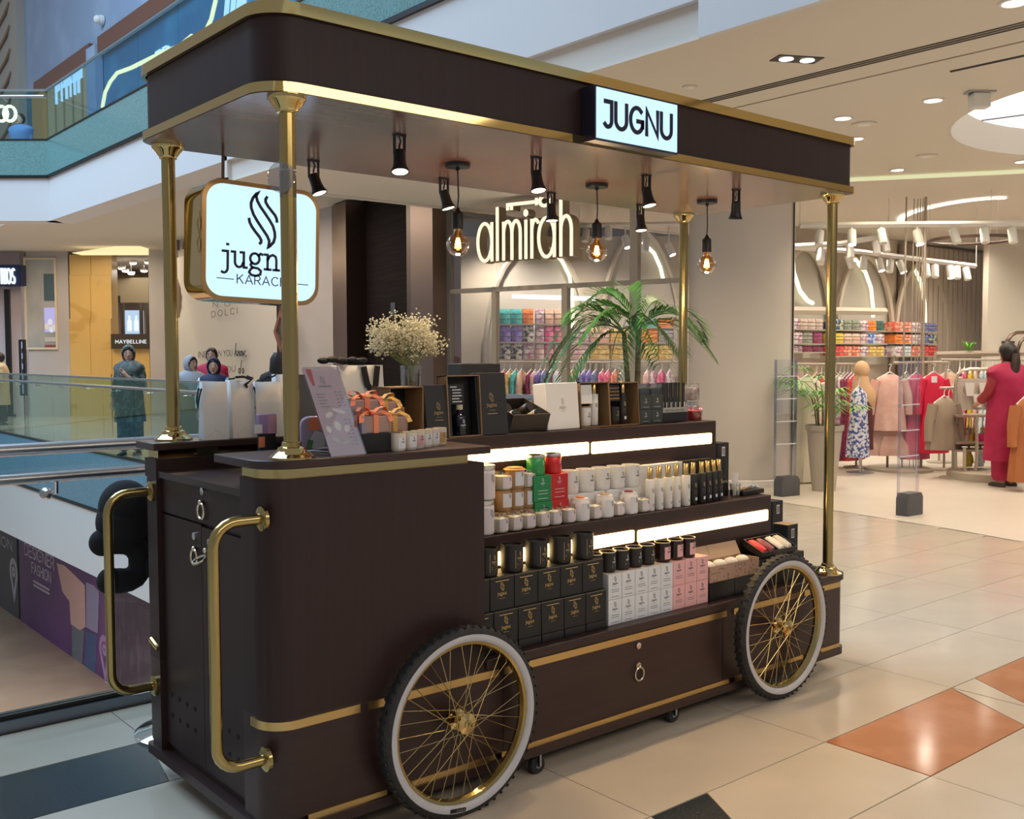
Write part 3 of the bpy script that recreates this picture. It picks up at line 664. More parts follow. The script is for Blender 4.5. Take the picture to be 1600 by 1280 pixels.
ut = thing('shopfront_header', 'long reddish brown header beam over the upper floor shopfronts', 'beam', us.w(0, -.03, 0), us.ang)
ua, ub, uc = us.pt(62, 133)[0], us.pt(150, 76)[0], us.pt(163, 66)[0]
RED = mat('reddish_wood', (.16, .062, .038), .4)
MB().box(ua, -.15, 9.3, ub, .0, 9.75).build('header', RED, ut); MB().box(uc, -.15, 9.35, 40, 0, 9.75).build('header', RED, ut)
t = thing('upper_shopfront', 'golden lit shopfront with timber frame on the upper floor', 'shopfront', us.w(0, -.02, 0), us.ang)
u1 = us.pt(62, 180)[0]; u2 = us.pt(79, 180)[0]; u3 = us.pt(149, 150)[0]
MB().box(u1, -.2, 5.2, u2, 0, 9.3).build('timber_post', mat('gold_timber', (.45, .27, .11), .5), t)
MB().box(u2, -.05, 5.2, u3, 0, 9.3).build('lit_glazing', emis('gold_interior', (.62, .48, .27), .45), t)
n = 5
for k in range(1, n): MB().box(u2+(u3-u2)*k/n-.04, -.08, 5.2, u2+(u3-u2)*k/n+.04, -.04, 9.3).build('mullion', mat('gold_timber', (.45, .27, .11), .5), t)
MB().box(u2+(u3-u2)*.4, -.09, 5.2, u2+(u3-u2)*.62, -.05, 7.6).build('doorway', mat('door_brown', (.16, .09, .05), .5), t)
MB().box(u3, -.2, 5.2, us.pt(163, 150)[0], 0, 9.6).build('blue_pier', UPB, t)
t = thing('upper_shop_sign', 'blue white glowing letters on the golden upper shopfront', 'sign', us.w(0, 0, 0), us.ang)
for k, px in enumerate((90, 99, 106, 113, 119, 125)):
    u, z = us.pt(px, 140-.55*(px-90), -.1); MB().ribbon([(u-.12, z-.35), (u-.12, z+.35), (u+.12, z+.35), (u+.12, z), (u-.1, z)], .09, -.08, -.13).build('letter', emis('upper_letters', (.55, .78, 1), 1.2), t)
t = thing('upper_shop_sign', 'small white glowing letters EP seen through the upper glass', 'sign', us.w(0, 0, 0), us.ang)
u, z = us.pt(243, 92, -.05); u2_, z2 = us.pt(262, 70, -.05); write_letters(t, emis('ep_letters', (.8, .9, 1), 1.4), 'EP', u, z, z2-z, u2_-u, .25, .0, -.06, 0, .12)
t = thing('string_reflection', 'warm wavy string of light bent over the upper blue shopfront', 'string light', us.w(0, 0, 0), us.ang)
pts = [(160, 168), (164, 145), (172, 128), (183, 114), (205, 106), (225, 96), (250, 84), (280, 72), (300, 56), (301, 66), (318, 55), (330, 30), (337, 0)]
MB().tube([(us.pt(x, y, -.5)[0], -.5, us.pt(x, y, -.5)[1]) for x, y in pts], .045, 6).build('reflection_tube', emis('reflection_glow', (1, .80, .42), 1.8), t)  # glowing tube stands in for a string light mirrored in the glass
t = thing('upper_shop_sign', 'row of slanted white glowing strokes above the cart roof corner', 'sign', us.w(0, 0, 0), us.ang)
for px in (352, 362, 371, 379): 
    u, z = us.pt(px, 30-.4*(px-352), -.05); MB().ribbon([(u-.1, z-.3), (u+.12, z+.55)], .1, .0, -.06).build('letter', emis('stroke_letters', (.75, .9, 1), 1.3), t)
t = thing('lit_letters', 'pair of round cream glowing letters behind the left upper glass', 'sign', E(0, 22.5, 0), EROT); q = EP(22.5)
for px in (3, 16): u, z = q.pt(px, 178); MB().ribbon(arc(u, z, .13, .16, 0, 360, 14)[:-1], .06, 0, -.04, closed=True).build('letter', emis('cream_letters', (1, .95, .82), 1.2), t)
t = thing('dome_camera', 'small white dome camera on the upper blue wall', 'camera', us.wp(156, 31, -.1), us.ang); MB().ball((0, -.05, 0), .11).build('dome', WHITE, t); MB().lathe([(.13, 0), (.13, .08)], n=16, axis='Y').build('mount', WHITE, t)

# ================================================================ THE CART
cart = thing('retail_cart', 'dark walnut shop cart with brass trim, canopy on four posts and spoked wheels', 'cart')
L, Wd, ZC0, ZC1, ZT, ZD = 3.0, 1.0, 2.25, 2.495, 1.2, .465
def outline(x0, y0, x1, y1, ra, rb, notch=None):
    p = rrect(x0, y0, x1, y1, [ra, rb, rb, .02])
    if notch: p = p + [(x0, notch[1]), (x0+notch[2], notch[1]), (x0+notch[2], notch[0]), (x0, notch[0])]
    return p
NB = (.20, .865, .03)
MB().prism(outline(.0, .045, 3.0, .96, .07, .05, NB), .105, .125).prism(outline(-.012, .02, 3.012, .98, .085, .06, None), .075, .108).build('plinth', WOODX, cart)
MB().prism(outline(.0, .03, 3.0, .97, .09, .05, NB), .125, .43).build('base_cabinet', WOODX, cart)
MB().prism(outline(.0, .03, .80, .97, .09, .0, NB), .43, 1.075).build('counter_block', WOOD, cart)
MB().prism(rrect(.0, .03, .80, .20, [.09, 0, 0, 0]), 1.075, 1.142).build('front_pillar', WOOD, cart)
MB().box(.0, .865, 1.075, .80, .97, 1.142).build('rear_pillar', WOOD, cart)
MB().box(.62, .20, 1.075, .80, .865, 1.142).build('inner_pillar', WOOD, cart)
MB().box(.005, .20, 1.078, .62, .865, 1.10).build('work_surface', WOODX, cart)
# deck, risers and counter slabs
MB().prism(rrect(.801, .018, 3.012, .985, [0, .06, .06, 0]), .43, ZD).build('deck', WOODX, cart, bevel=.004)
R1X, R2X = at(1205, 774, 1, .19).x, at(1119, 657, 1, .338).x
MB().box(.80, .19, ZD, R1X, .97, .85).build('lower_riser', WOODX, cart, bevel=.003)
MB().box(.80, .338, .85, R2X, .97, 1.199).build('upper_riser', WOODX, cart, bevel=.003)
MB().prism(rrect(-.02, -.01, .80, .34, [.11, .0, .0, .0])+[(-.02, .17)], 1.174, ZT).build('counter_slab', WOODX, cart, bevel=.004)
MB().box(.62, .34, 1.174, .80, .83, ZT).build('counter_slab', WOODX, cart)
MB().box(-.02, .83, 1.174, .80, 1.0, ZT).build('counter_slab', WOODX, cart, bevel=.004)
MB().prism(rrect(.008, .04, .74, .20, [.085, 0, 0, 0]), 1.142, 1.174).build('brass_band', BRASSM, cart)
MB().box(.01, .87, 1.142, .79, .96, 1.174).build('brass_band', BRASSM, cart)
# brass lines on the base
def strip(x0, x1, z0, z1, corner=False, off=.0045):
    y = .03-off
    p = [(x0, y), (x1, y)]
    if corner: p = [(-off, .145)]+[(.09+(.09+off)*cos(rad(a)), .12+(.09+off)*sin(rad(a))) for a in range(180, 271, 10)]+[(x1, y)]
    q = [(x0, .031), (x1, .031)]
    if corner: q = [(.001, .145)]+[(.09+.089*cos(rad(a)), .12+.089*sin(rad(a))) for a in range(180, 271, 10)]+[(x1, .031)]
    return MB().band(p, q, z0, z1, False).build('brass_line', BRASSL, cart)
for a, b in ((0, .305), (.335, .86), (.885, 2.10), (2.15, 2.63), (2.665, 2.955)): strip(a, b, .398, .424, a == 0)
for a, b in ((.12, .40), (.45, .84), (.87, 2.12), (2.16, 2.66), (2.70, 2.955)): strip(a, b, .108, .128)
for x in (.88, 2.08): MB().box(x-.0015, .0285, .13, x+.0015, .031, .396).build('panel_joint', BLACK, cart)
# front drawer hardware
def ring_pull(x, y, z, face='Y', tilt=0, parent=cart):
    o = MB()
    if face == 'Y':
        o.lathe([(.014, -.004), (.014, 0)], (x, y, z+.024), 14, 'Y').tube([(x+.024*cos(rad(a)), y-.008, z-.006+.026*sin(rad(a))) for a in range(0, 360, 20)], .0042, 6, closed=True).ball((x, y-.008, z+.022), .009)
    else:
        o.lathe([(-.004, 0), (-.004, .014)], (x, y, z+.024), 14, 'X')
        o.tube([(x-.008-.02*tilt*(1-sin(rad(a))), y+.024*cos(rad(a)), z-.006+.026*sin(rad(a))*(1-.6*tilt)) for a in range(0, 360, 20)], .0042, 6, closed=True).ball((x-.008, y, z+.022), .009)
    return o.build('ring_pull', PALEB, parent)
def lock(x, y, z, face='Y', parent=cart):
    return MB().lathe([(.013, -.005), (.013, 0)] if face == 'Y' else [(.013, -.005), (.013, 0)], (x, y, z), 14, 'Y' if face == 'Y' else 'X').build('lock', CHROME, parent)
P = at(997, 1050, 1, .028); ring_pull(P.x, .028, P.z); P = at(997, 1009, 1, .028); lock(P.x, .028, P.z)
# end drawer and doors
dr = MB().box(.018, .203, .958, .05, .862, 1.075).build('drawer', WOOD, cart); ring_pull(.018, .514, 1.005, 'X', parent=dr); lock(.018, .512, 1.063, 'X', dr)
d1 = MB().box(.018, .533, .135, .05, .862, .950).build('door', WOOD, cart); ring_pull(.018, .575, .845, 'X', parent=d1); lock(.018, .583, .907, 'X', d1)
d2 = MB().box(.018, .203, .135, .05, .530, .945).build('door', WOOD, cart); ring_pull(.018, .483, .852, 'X', 1, parent=d2); lock(.018, .464, .902, 'X', d2)
for d, ys in ((d1, (.805, .74, .675, .61)), (d2, (.475, .41, .345, .28))):
    for y in ys:
        for z in (.318, .244): MB().lathe([(.0085, -.0015), (.0085, .001)], (.018, y, z), 12, 'X').build('vent_hole', mat('hole_black', (.001, .001, .001), .9), d)
for y in (.75, .29): MB().box(-.008, y-.06, .092, .005, y+.06, .105).build('brass_foot_line', BRASSL, cart)
MB().tube([(.0, .872, .47), (.0, .90, .475), (-.004, .935, .492)], .010, 8).build('hinge_pin', BRASSD, cart)
# push handles
def handle(y, zt, zb, d):
    o = MB(); r = .07; p = [(0, y, zt)]+[(-d+r-r*sin(rad(a)), y, zt-r+r*cos(rad(a))) for a in range(0, 91, 15)]+[(-d+r-r*cos(rad(a)), y, zb+r-r*sin(rad(a))) for a in range(0, 91, 15)]+[(0, y, zb)]
    o.tube(p, .0165, 16); h = o.build('push_handle', BRASSD, cart)
    for z in (zt, zb): MB().lathe([(-.014, .0), (-.014, .03), (-.008, .036), (0, .036)] and [(.002, -.016), (.026, -.016), (.036, -.010), (.036, 0)], (0, y, z), 20, 'X').build('handle_plate', BRASSD, h)
hp = at(345, 930, 1, .045)
handle(.045, 1.032, .325, .155); handle(.905, 1.026, .330, .155)
# light panels set in the risers
def panel(x0, x1, y, z0, z1): 
    MB().prism([(x, z) for x, z in rrect(x0, z0, x1, z1, .006, 3)], y-.004, y+.01, 'XZ').build('light_panel', LEDW, cart)
ub0, ub1, ub2 = at(919, 700, 1, .338).x, at(924, 697, 1, .338).x, at(1111, 686, 1, .338).x
panel(.82, ub0, .338, 1.098, 1.146); panel(ub1, ub2, .338, 1.096, 1.144)
lb0, lb1, lb2 = at(990, 838, 1, .19).x, at(996, 836, 1, .19).x, at(1199, 803, 1, .19).x
panel(.81, lb0, .19, .740, .790); panel(lb1, lb2, .19, .735, .785)
# canopy
RC = [.12, .04, .04, .11]
MB().prism(rrect(.012, .012, L-.012, Wd-.012, [r-.008 for r in RC]), 2.262, 2.487).build('canopy_fascia', WOOD, cart)
MB().prism(rrect(.0, .0, L, Wd, RC), 2.25, 2.268).build('canopy_ceiling', WOODC, cart)
def trim(z0, z1, g):
    h = .013-g; MB().band(rrect(-g, -g, L+g, Wd+g, RC, 12), rrect(h, h, L-h, Wd-h, [r-.013 for r in RC], 12), z0, z1).build('brass_trim', BRASSM, cart)
trim(2.252, 2.28, .004); trim(2.470, 2.506, .004)
MB().prism(rrect(.005, .005, L-.005, Wd-.005, RC), 2.486, 2.49).build('canopy_top', BLACKM, cart)
# posts
def post(x, y, z0):
    o = MB().lathe([(.0235, z0+.02), (.0235, ZC0-.02)], n=24).build('corner_post', BRASSD, cart, (x, y, 0))
    MB().lathe([(.0245, -.050), (.030, -.048), (.030, -.043), (.034, -.038), (.046, -.022), (.054, -.014), (.056, -.010), (.056, 0)], (0, 0, ZC0), 28).build('top_flange', BRASSM, o)
    MB().lathe([(.066, 0), (.066, .006), (.058, .012), (.044, .022), (.040, .032), (.030, .036), (.028, .048), (.0236, .05)], (0, 0, z0), 28).build('base_flange', BRASSM, o); return o
PA, PB = .096, .0475
p1 = post(PA, PB+.005, ZT); post(PA, Wd-PB-.01, ZT); p3 = post(L-PA, PB+.015, ZD); post(L-PA-.01, Wd-PB, ZD)
# tape wrapped round the near post
P = at(444, 278, 1, PB)
MB().lathe([(.0245, -.055), (.0245, .02)], (0, 0, P.z), 20, cap=False).build('clear_tape', ACRYL, p1)
MB().lathe([(.026, 0), (.026, .004)], (0, 0, P.z+.02), 20, cap=False).build('tape_edge', PAPER, p1)
o_ = MB().prism(arc(0, 0, .042, .045, 0, 360, 18)[:-1], -.002, .002, 'XZ').build('tape_disc', glassmat('frosted_tape', (.80, .80, .82), .15), p1, (-.032, -.02, P.z-.002)); o_.rotation_euler = (0, 0, rad(-50))
# lit JUGNU box on the fascia
jx0, jx1 = 1.231, 1.668
jb = MB().box(jx0, -.062, 2.258, jx1, .012, 2.450).build('sign_box', mat('sign_box_dark', (.02, .016, .03), .35), cart)
MB().box(jx0+.006, -.066, 2.266, jx1-.006, -.062, 2.442).build('lit_face', SIGNW, jb)
write(MB(), 'JUGNU', (jx0+jx1)/2, 2.310, .088, width=.355, center=True, y0=-.066, y1=-.069, bold=.175, gap=.26).build('lettering', INK, jb)
# wheels
def wheel(cx, cz, R, badge=False):
    y = -.040
    w = MB().lathe([(R-.060, -.014), (R-.050, -.018), (R-.046, -.016), (R-.052, 0), (R-.046, .016), (R-.050, .018), (R-.060, .014), (R-.066, 0), (R-.060, -.014)], n=64, axis='Y', cap=False).build('wheel', BRASSD, cart, (cx, y, cz))
    prof = [(R-.050+.0, -.016)]+[(R-.027+.027*cos(rad(a)), .027*sin(rad(a))) for a in range(-140, 141, 20)]+[(R-.050, .016)]
    ty = MB(); ty.lathe(prof, n=72, axis='Y', cap=False)
    ty.build('tyre', RUBBER, w)
    tr = MB()
    for k in range(60):
        a = 2*pi*k/60; M = Matrix.Rotation(a, 4, 'Y')
        for yy, sg in ((-.012, 1), (.012, -1)): tr.box(-.005, yy-.009, R-.004, .006, yy+.009, R-.0002, M @ Matrix.Rotation(.35*sg, 4, 'Z'))
    tr.build('tread_blocks', RUBBER, w, kind='stuff')
    MB().lathe([(R-.050, -.0185), (R-.047, -.024), (R-.036, -.0285), (R-.026, -.0278), (R-.025, -.0265), (R-.036, -.027), (R-.046, -.022)], n=72, axis='Y', cap=False).build('whitewall', WHITEW, w)
    MB().lathe([(.004, -.052), (.008, -.050), (.008, -.040), (.014, -.038), (.014, -.034), (.034, -.030), (.034, -.026), (.015, -.022), (.014, .022), (.034, .026), (.034, .030), (.012, .034)], n=20, axis='Y').build('hub', BRASSM, w)
    sp = {}
    for k in range(36):
        a = 2*pi*k/36; side = -1 if k % 2 else 1; q = ((k//2) % 2)*2-1
        b = a + q*rad(66); key = (side, q)
        if key not in sp: sp[key] = MB().tube([(.031*cos(q*rad(66)), side*.028, .031*sin(q*rad(66))), (R-.060, 0, 0)], .00125, 4).mesh('spoke', BRASSG)
        o = bpy.data.objects.new('spoke', sp[key]); COL.objects.link(o); o.parent = w; o.rotation_euler = (0, -a, 0)
    if badge:
        bd = MB().prism([(p[0], p[1]) for p in rrect(-.032, -.0065, .032, .0065, .003, 3)], -.0295, -.0285, 'XZ', Matrix.Rotation(rad(8), 4, 'Y') @ Matrix.Translation((.0, 0, -(R-.036)))).build('tyre_badge', BLACK, w)
        mb = MB()
        for k in range(4): mb.ribbon([(-.006+.009*k, -(R-.033)), (-.003+.009*k, -(R-.039)), (.0+.009*k, -(R-.033))], .0016, -.0295, -.031)
        mb.build('badge_letters', STEEL, w, rot=(0, rad(8), 0))
    MB().tube([(0, .03, 0), (0, .075, 0)], .010, 10).build('axle', BLACKM, w)
    return w
wheel(.648, .307, .315, True); wheel(2.402, .318, .315)
# casters
for px, py in ((838, 1189), (1050, 1111), (330, 1240), (None, None)):
    P = at(px, py, 2, .045) if px else Vector((2.85, .85, .045))
    if px == 330: P = Vector((.25, .85, .045))
    c = MB().box(-.022, -.02, .04, .022, .02, .052).box(-.006, -.022, .0, .006, -.017, .042).build('caster', BLACK, cart, (P.x, P.y, .03))
    MB().lathe([(.002, -.012), (.030, -.012), (.034, -.006), (.034, .006), (.030, .012), (.002, .012)], (0, 0, .003), 20, 'Y').build('caster_wheel', RUBBER, c)
    MB().lathe([(.002, -.014), (.012, -.014), (.012, .014)], (0, 0, .003), 12, 'Y').build('caster_hub', STEEL, c)
    MB().tube([(-.0, -.022, .045), (.0, -.022, .002)], .005, 6).build('caster_fork', STEEL, c)

# ---- lamps under the canopy (each hangs on the canopy: a thing of its own)
def make_track_spot(loc, tilt, label, g):
    t = thing('spotlight', label, 'spotlight', loc, group=g)
    MB().box(-.022, -.010, -.006, .022, .010, 0).build('mount', BLACK, t)
    for s in (-.0215, .0185): MB().box(s, -.007, -.068, s+.003, .007, -.004).build('bracket', BLACK, t)
    M = Matrix.Translation((0, 0, -.062)) @ Euler(tilt).to_matrix().to_4x4()
    MB().lathe([(.012, .010), (.0205, .006), (.0215, -.034), (.023, -.044), (.027, -.060), (.0305, -.062), (.0305, -.071), (.027, -.071)], n=20, M=M, cap=False).lathe([(.0, .010), (.012, .010)], n=20, M=M, cap=False).build('lamp_head', BLACK, t)
    MB().lathe([(.001, -.0685), (.0268, -.0685)], n=20, M=M, cap=False).build('lens', LENS, t)
    MB().tube([(0, .004, -.005), (.009, .006, -.02), (.004, .006, -.035), (0, .002, -.046)], .0032, 6).build('cable', BLACK, t)
    d = Euler(tilt).to_matrix() @ Vector((0, 0, -1))
    p = Vector(loc)+Vector((0, 0, -.062))+d*.08
    spot('spotlight_beam', p, 20, WARM2, 84, .8, p+d, .02)
    return t
xs = (.632, 1.25, 1.86, 2.458)
for i, x in enumerate(xs):
    make_track_spot((x, .272, 2.25), (rad(-14 if i != 3 else 8), rad(8-5*i), 0), 'black spotlight under the canopy, %s of the four in the front row' % ORD[i], 'spotlights under the canopy').name
    make_track_spot((x, .86, 2.25), (rad((-16, -12, -6, -8)[i]), rad((-12, -10, 2, 3)[i]), 0), 'black spotlight under the canopy, %s of the four in the back row' % ORD[i], 'spotlights under the canopy')
for i, (x, zb) in enumerate(((1.10, 383), (1.863, 394), (2.613, 414))):
    px = (714, 930, 1105)[i]; zc = at((715, 931, 1104)[i], zb, 1, .566).z
    t = thing('pendant_lamp', '%s round amber filament bulb hanging under the canopy, counted from the left' % ORD[i], 'pendant lamp', (x, .566, 2.25), group='pendant bulbs under the canopy')
    MB().lathe([(.048, -.016), (.050, -.012), (.050, 0)], n=24).build('ceiling_rose', BLACK, t); MB().lathe([(.004, -.03), (.008, -.026), (.008, -.016)], n=10).build('cord_grip', BLACK, t)
    h = zc-2.25; R = .045
    MB().tube([(0, 0, -.02), (.004, 0, h*.4), (-.003, 0, h*.62), (0, 0, h+.125)], .0028, 6).build('cord', BLACK, t)
    MB().lathe([(.005, .145), (.012, .13), (.0205, .125), (.0225, .12), (.0225, .062), (.018, .060)], (0, 0, h), 20).build('socket', BLACK, t)
    g = [(.016, .063), (.0165, .050)]+[(.046*sin(rad(a)), .046*cos(rad(a))) for a in range(24, 177, 12)]+[(.001, -.046)]
    MB().lathe(g, (0, 0, h), 24, cap=False).build('glass_bulb', AMBER, t)
    f = MB()
    for k in range(6):
        a = pi*k/3; f.tube([(.006*cos(a), .006*sin(a), h+.026), (.012*cos(a), .012*sin(a), h-.012)], .0019, 5)
    f.build('filament', FILA, t)
    MB().tube([(0, 0, h+.06), (0, 0, h+.02)], .004, 6).build('glass_stem', mat('stem_glass', (.8, .6, .3), .2), t)
    l = bpy.data.lights.new('bulb_glow', 'POINT'); l.energy = 4.5; l.color = WARM2; l.shadow_soft_size = .03; lo = bpy.data.objects.new('bulb_glow', l); lo.location = (x, .566, zc-.11); COL.objects.link(lo)

# ---- hanging lightbox
sg = thing('hanging_sign', 'rounded white lightbox reading jugnu KARACHI in a gold frame hung under the canopy', 'sign', (.345, .72, 1.90), (0, rad(1.6), 0))
sw, sh, sd_ = .222, .206, .16
MB().prism(rrect(-sw, -sh, sw, sh, .07, 8), 0, sd_, 'XZ').build('gold_case', BRASSM, sg)
MB().prism(rrect(-sw-.004, -sh-.004, sw+.004, sh+.004, .072, 8), -.002, .012, 'XZ').build('gold_frame', mat('rose_brass', (.62, .36, .14), .18, 1.), sg)
MB().prism(rrect(-sw+.012, -sh+.012, sw-.012, sh-.012, .06, 8), -.006, -.001, 'XZ').build('lit_face', SIGNW, sg)
lt = MB(); emblem(lt, -.002, .085, .195, .0105, -.006, -.008); lt.build('emblem', INK, sg)
word(MB(), -.152, -.090, .052, .0088, -.006, -.008, .0535).build('word', INK, sg)
kr = MB(); write(kr, 'KARACHI', -.098, -.146, .030, width=.200, y0=-.006, y1=-.008, bold=.11, gap=.26)
kr.ribbon([(-.172, -.133), (-.112, -.134)], .003, -.006, -.008).ribbon([(.118, -.133), (.178, -.134)], .003, -.006, -.008); kr.build('city_lettering', INK, sg)
for x in (-.115, .115): MB().tube([(x, .08, sh), (x, .08, .352)], .006, 8).build('hanging_rod', BRONZE, sg)
for k in range(9):
    u = -sw*.9+.05*k
    pass
gl = MB()  # brass tubes stand in for string lights mirrored in the gold case
for (pts) in ([(-sw-.006, -.05), (-sw-.012, -.02), (-sw-.004, .01), (-sw-.012, .05), (-sw-.004, .09), (-sw+.01, .15), (-sw+.06, sh+.005), (-sw+.10, sh+.012)], [(sw+.006, -.08), (sw+.012, -.06), (sw+.003, -.03), (sw+.012, .0), (sw+.006, .03)]):
    gl.tube([(a, .02, b) for a, b in pts], .0035, 6)
gl.build('case_reflection', BRASSM, sg, kind='stuff')

# ================================================================ GOODS ON THE CART
BCARD = mat('black_carton', (.011, .012, .013), .55); BLUEW = mat('white_carton', (.74, .76, .80), .55); PINKC = mat('pink_carton', (.80, .44, .44), .55)
GREENC = mat('green_carton', (.012, .23, .075), .5); REDC = mat('red_carton', (.55, .012, .015), .5); DGREEN = mat('slate_carton', (.035, .045, .042), .5)
KRAFT = mat('kraft_board', (.36, .23, .12), .7); KRAFTP = mat('patterned_kraft', (.42, .27, .20), .7, var=(.20, .12, .09), var_scale=(70, 70, 70), var_lo=.55, var_hi=.62)
WAX = mat('cream_wax', (.82, .74, .58), .5); GLASSJ = glassmat('jar_glass', (.95, .95, .93), .06); GOLDC = mat('gold_cap', (.72, .50, .20), .22, 1.)
LBLP = mat('pale_label', (.72, .64, .66), .6); LBLW = mat('white_label', (.72, .72, .74), .6); INKS = mat('label_ink', (.12, .10, .14), .7)
GOLDI2 = mat('dull_gold_line', (.34, .26, .14), .5)
def carton(label, loc, w, d, h, m, ink, group=None, mark=.5, lines=(.3,), name='carton', rot=0, mz=.55):
    t = thing(name, label, 'box', loc, rot, group)
    MB().box(-w/2, 0, 0, w/2, d, h).build('body', m, t, bevel=.0015)
    if m is BCARD: MB().box(-w/2-.0004, -.0004, h-.004, w/2+.0004, d+.0004, h-.0028).build('lid_line', GOLDI2, t)
    b = MB(); brandmark(b, 0, h*mz, h*mark, h*.012, -.0003, -.001)
    for q in lines: b.ribbon([(-w*.27, h*q), (w*.27, h*q)], h*.018, -.0003, -.001)
    b.build('print', ink, t); return t
def row(proto, locs, labels, mats=None):
    tr = [(c, kids(c)) for c in kids(proto)]
    for l, s in zip(locs, labels): dup(proto, l, None, s, tree=tr)
# --- lowest deck: black boxes in two rows on a row of flat dark ones
BW = .1105; bx = [.75+BW*i for i in range(6)]; yb = .055
g = 'black candle boxes on the lowest deck'
def sides(n): return [ORD[i]+' from the left' for i in range(n)]
p = carton('black box with gold emblem in the lower row, first from the left', (bx[0]+BW/2, yb, ZD+.032), BW-.003, .105, .118, BCARD, GOLDP, g, .5, (.86,))
row(p, [(bx[i]+BW/2, yb, ZD+.032) for i in range(1, 6)], ['black box with gold emblem in the lower row, %s' % s for s in sides(6)[1:]])
row(p, [(bx[i]+BW/2-.012, yb+.006, ZD+.151) for i in range(6)], ['black box with gold emblem in the upper row under wide candles, %s' % s for s in sides(6)])
for i in range(6): tag(MB().box(-BW/2+.002, 0, 0, BW/2-.002, .105, .031).build('flat_box', BLACK, None, (bx[i]+BW/2, yb-.002, ZD), bevel=.0015), 'flat black box at the deck under the black boxes, %s' % sides(6)[i], 'box', 'flat boxes under the black boxes')
TZ = ZD+.151+.119
def tumbler(label, loc, r, h, m, lab, ink, group, rim=None, frame=False):
    t = thing('candle', label, 'candle', loc, rad(3), group)
    MB().lathe([(r*.90, 0), (r*.96, .003), (r, h*.2), (r, h), (r*.93, h), (r*.93, h*.9)], n=28, cap=True).build('tumbler', m, t)
    MB().lathe([(r*.93, h*.895), (.001, h*.90)], n=24, cap=False).build('wax', WAX, t)
    if rim: MB().lathe([(r*.92, h), (r*.95, h+.0018), (r*1.0, h+.0015), (r*1.005, h-.002)], n=28, cap=False).build('rim', rim, t)
    a0, a1 = rad(-90-34), rad(-90+36)
    if lab: 
        m_ = MB(); n = 8; vs = []
        for k in range(n+1):
            a = a0+(a1-a0)*k/n; vs += [(r*1.006*cos(a), r*1.006*sin(a), h*.16), (r*1.006*cos(a), r*1.006*sin(a), h*.78)]
        m_.add(vs, [(2*k, 2*k+2, 2*k+3, 2*k+1) for k in range(n)]).build('label', lab, t)
    b = MB(); q = MB(); hh = h*.34
    brandmark(q, 0, h*.58, h*.36, h*.012, 0, -.0005)
    for zz in (.34, .28): q.ribbon([(-r*.32, h*zz), (r*.32, h*zz)], h*.014, 0, -.0005)
    if frame: q.ribbon([(-r*.5, h*.18), (r*.5, h*.18), (r*.5, h*.80), (-r*.5, h*.80)], h*.010, 0, -.0005, closed=True)
    vs = [(r*1.012*sin(x/r+rad(5)), -(r*1.012-y*0-(-y))*cos(x/r+rad(5)), z) for x, y, z in q.v]
    b.add([(x, -(r*1.012+(-q.v[i][1]))*cos(q.v[i][0]/r+rad(5)), z) for i, (x, y, z) in enumerate(vs)], q.f); b.build('print', ink, t)
    return t
tb = mat('black_tumbler', (.014, .012, .011), .42); GOLDI = mat('gold_print', (.62, .46, .24), .4, .4)
wc = tumbler('wide black candle with framed gold label on the black boxes, first from the left', (.765, .105, TZ), .041, .098, tb, None, GOLDI, 'wide black candles', frame=True)
cx = [at(x, y, 2, TZ).x for x, y in ((786, 918), (822, 905), (857, 893), (897, 880), (925, 870))]
row(wc, [(.868+.1165*i, .105, TZ) for i in range(5)], ['wide black candle with framed gold label on the black boxes, %s' % ORD[i+1]+' from the left' for i in range(5)])
# white and pink cartons, two rows
cw = .0742; c0 = 1.432
p = carton('white carton with fine print in the lower row, first from the left', (c0+cw/2, .065, ZD), cw-.002, .082, .098, BLUEW, INKG, 'white candle cartons', .42, (.38, .30, .10), mz=.68)
row(p, [(c0+cw*(i+.5), .065, ZD) for i in range(1, 5)], ['white carton with fine print in the lower row, %s' % s for s in sides(5)[1:]])
row(p, [(c0+cw*(i+.5), .065, ZD+.099) for i in range(5)], ['white carton with speckled top in the upper row, %s' % s for s in sides(5)])
SPK = mat('speckled_top', (.62, .56, .48), .7, var=(.30, .25, .2), var_scale=(240, 240, 240), var_lo=.5, var_hi=.6)
for o in list(COL.objects):
    if o.get('label', '').startswith('white carton with speckled top'): MB().box(-cw/2+.001, 0, .0982, cw/2-.001, .082, .0992).build('speckled_top', SPK, o)
c1 = c0+5*cw
pk = carton('pink carton in the lower row, first from the left', (c1+cw/2, .065, ZD), cw-.002, .082, .098, PINKC, INKG, 'pink candle cartons', .42, (.38, .30), mz=.68)
row(pk, [(c1+cw*(i+.5), .065, ZD) for i in range(1, 3)], ['pink carton in the lower row, %s' % s for s in sides(3)[1:]])
row(pk, [(c1+cw*(i+.5), .065, ZD+.099) for i in range(3)], ['pink carton in the upper row carrying a candle, %s' % s for s in sides(3)])
RIMB = mat('bright_glass_rim', (.75, .62, .42), .15, .3)
sc_ = tumbler('small black candle on the white cartons, first from the left', (1.40, .112, ZD+.199), .033, .078, tb, None, LBLW, 'small black candles', RIMB)
row(sc_, [(1.40+.0742*i, .112, ZD+.199) for i in range(1, 5)], ['small black candle on the white cartons, %s' % s for s in sides(5)[1:]])
pc = tumbler('small dark candle with pink label on the pink cartons, first from the left', (1.783, .105, ZD+.199), .033, .080, mat('dark_amber_glass', (.022, .008, .006), .2), PINKC, INKS, 'pink label candles', RIMB)
row(pc, [(1.783+.0775*i, .105, ZD+.199) for i in range(1, 3)], ['small dark candle with pink label on the pink cartons, %s' % s for s in sides(3)[1:]])
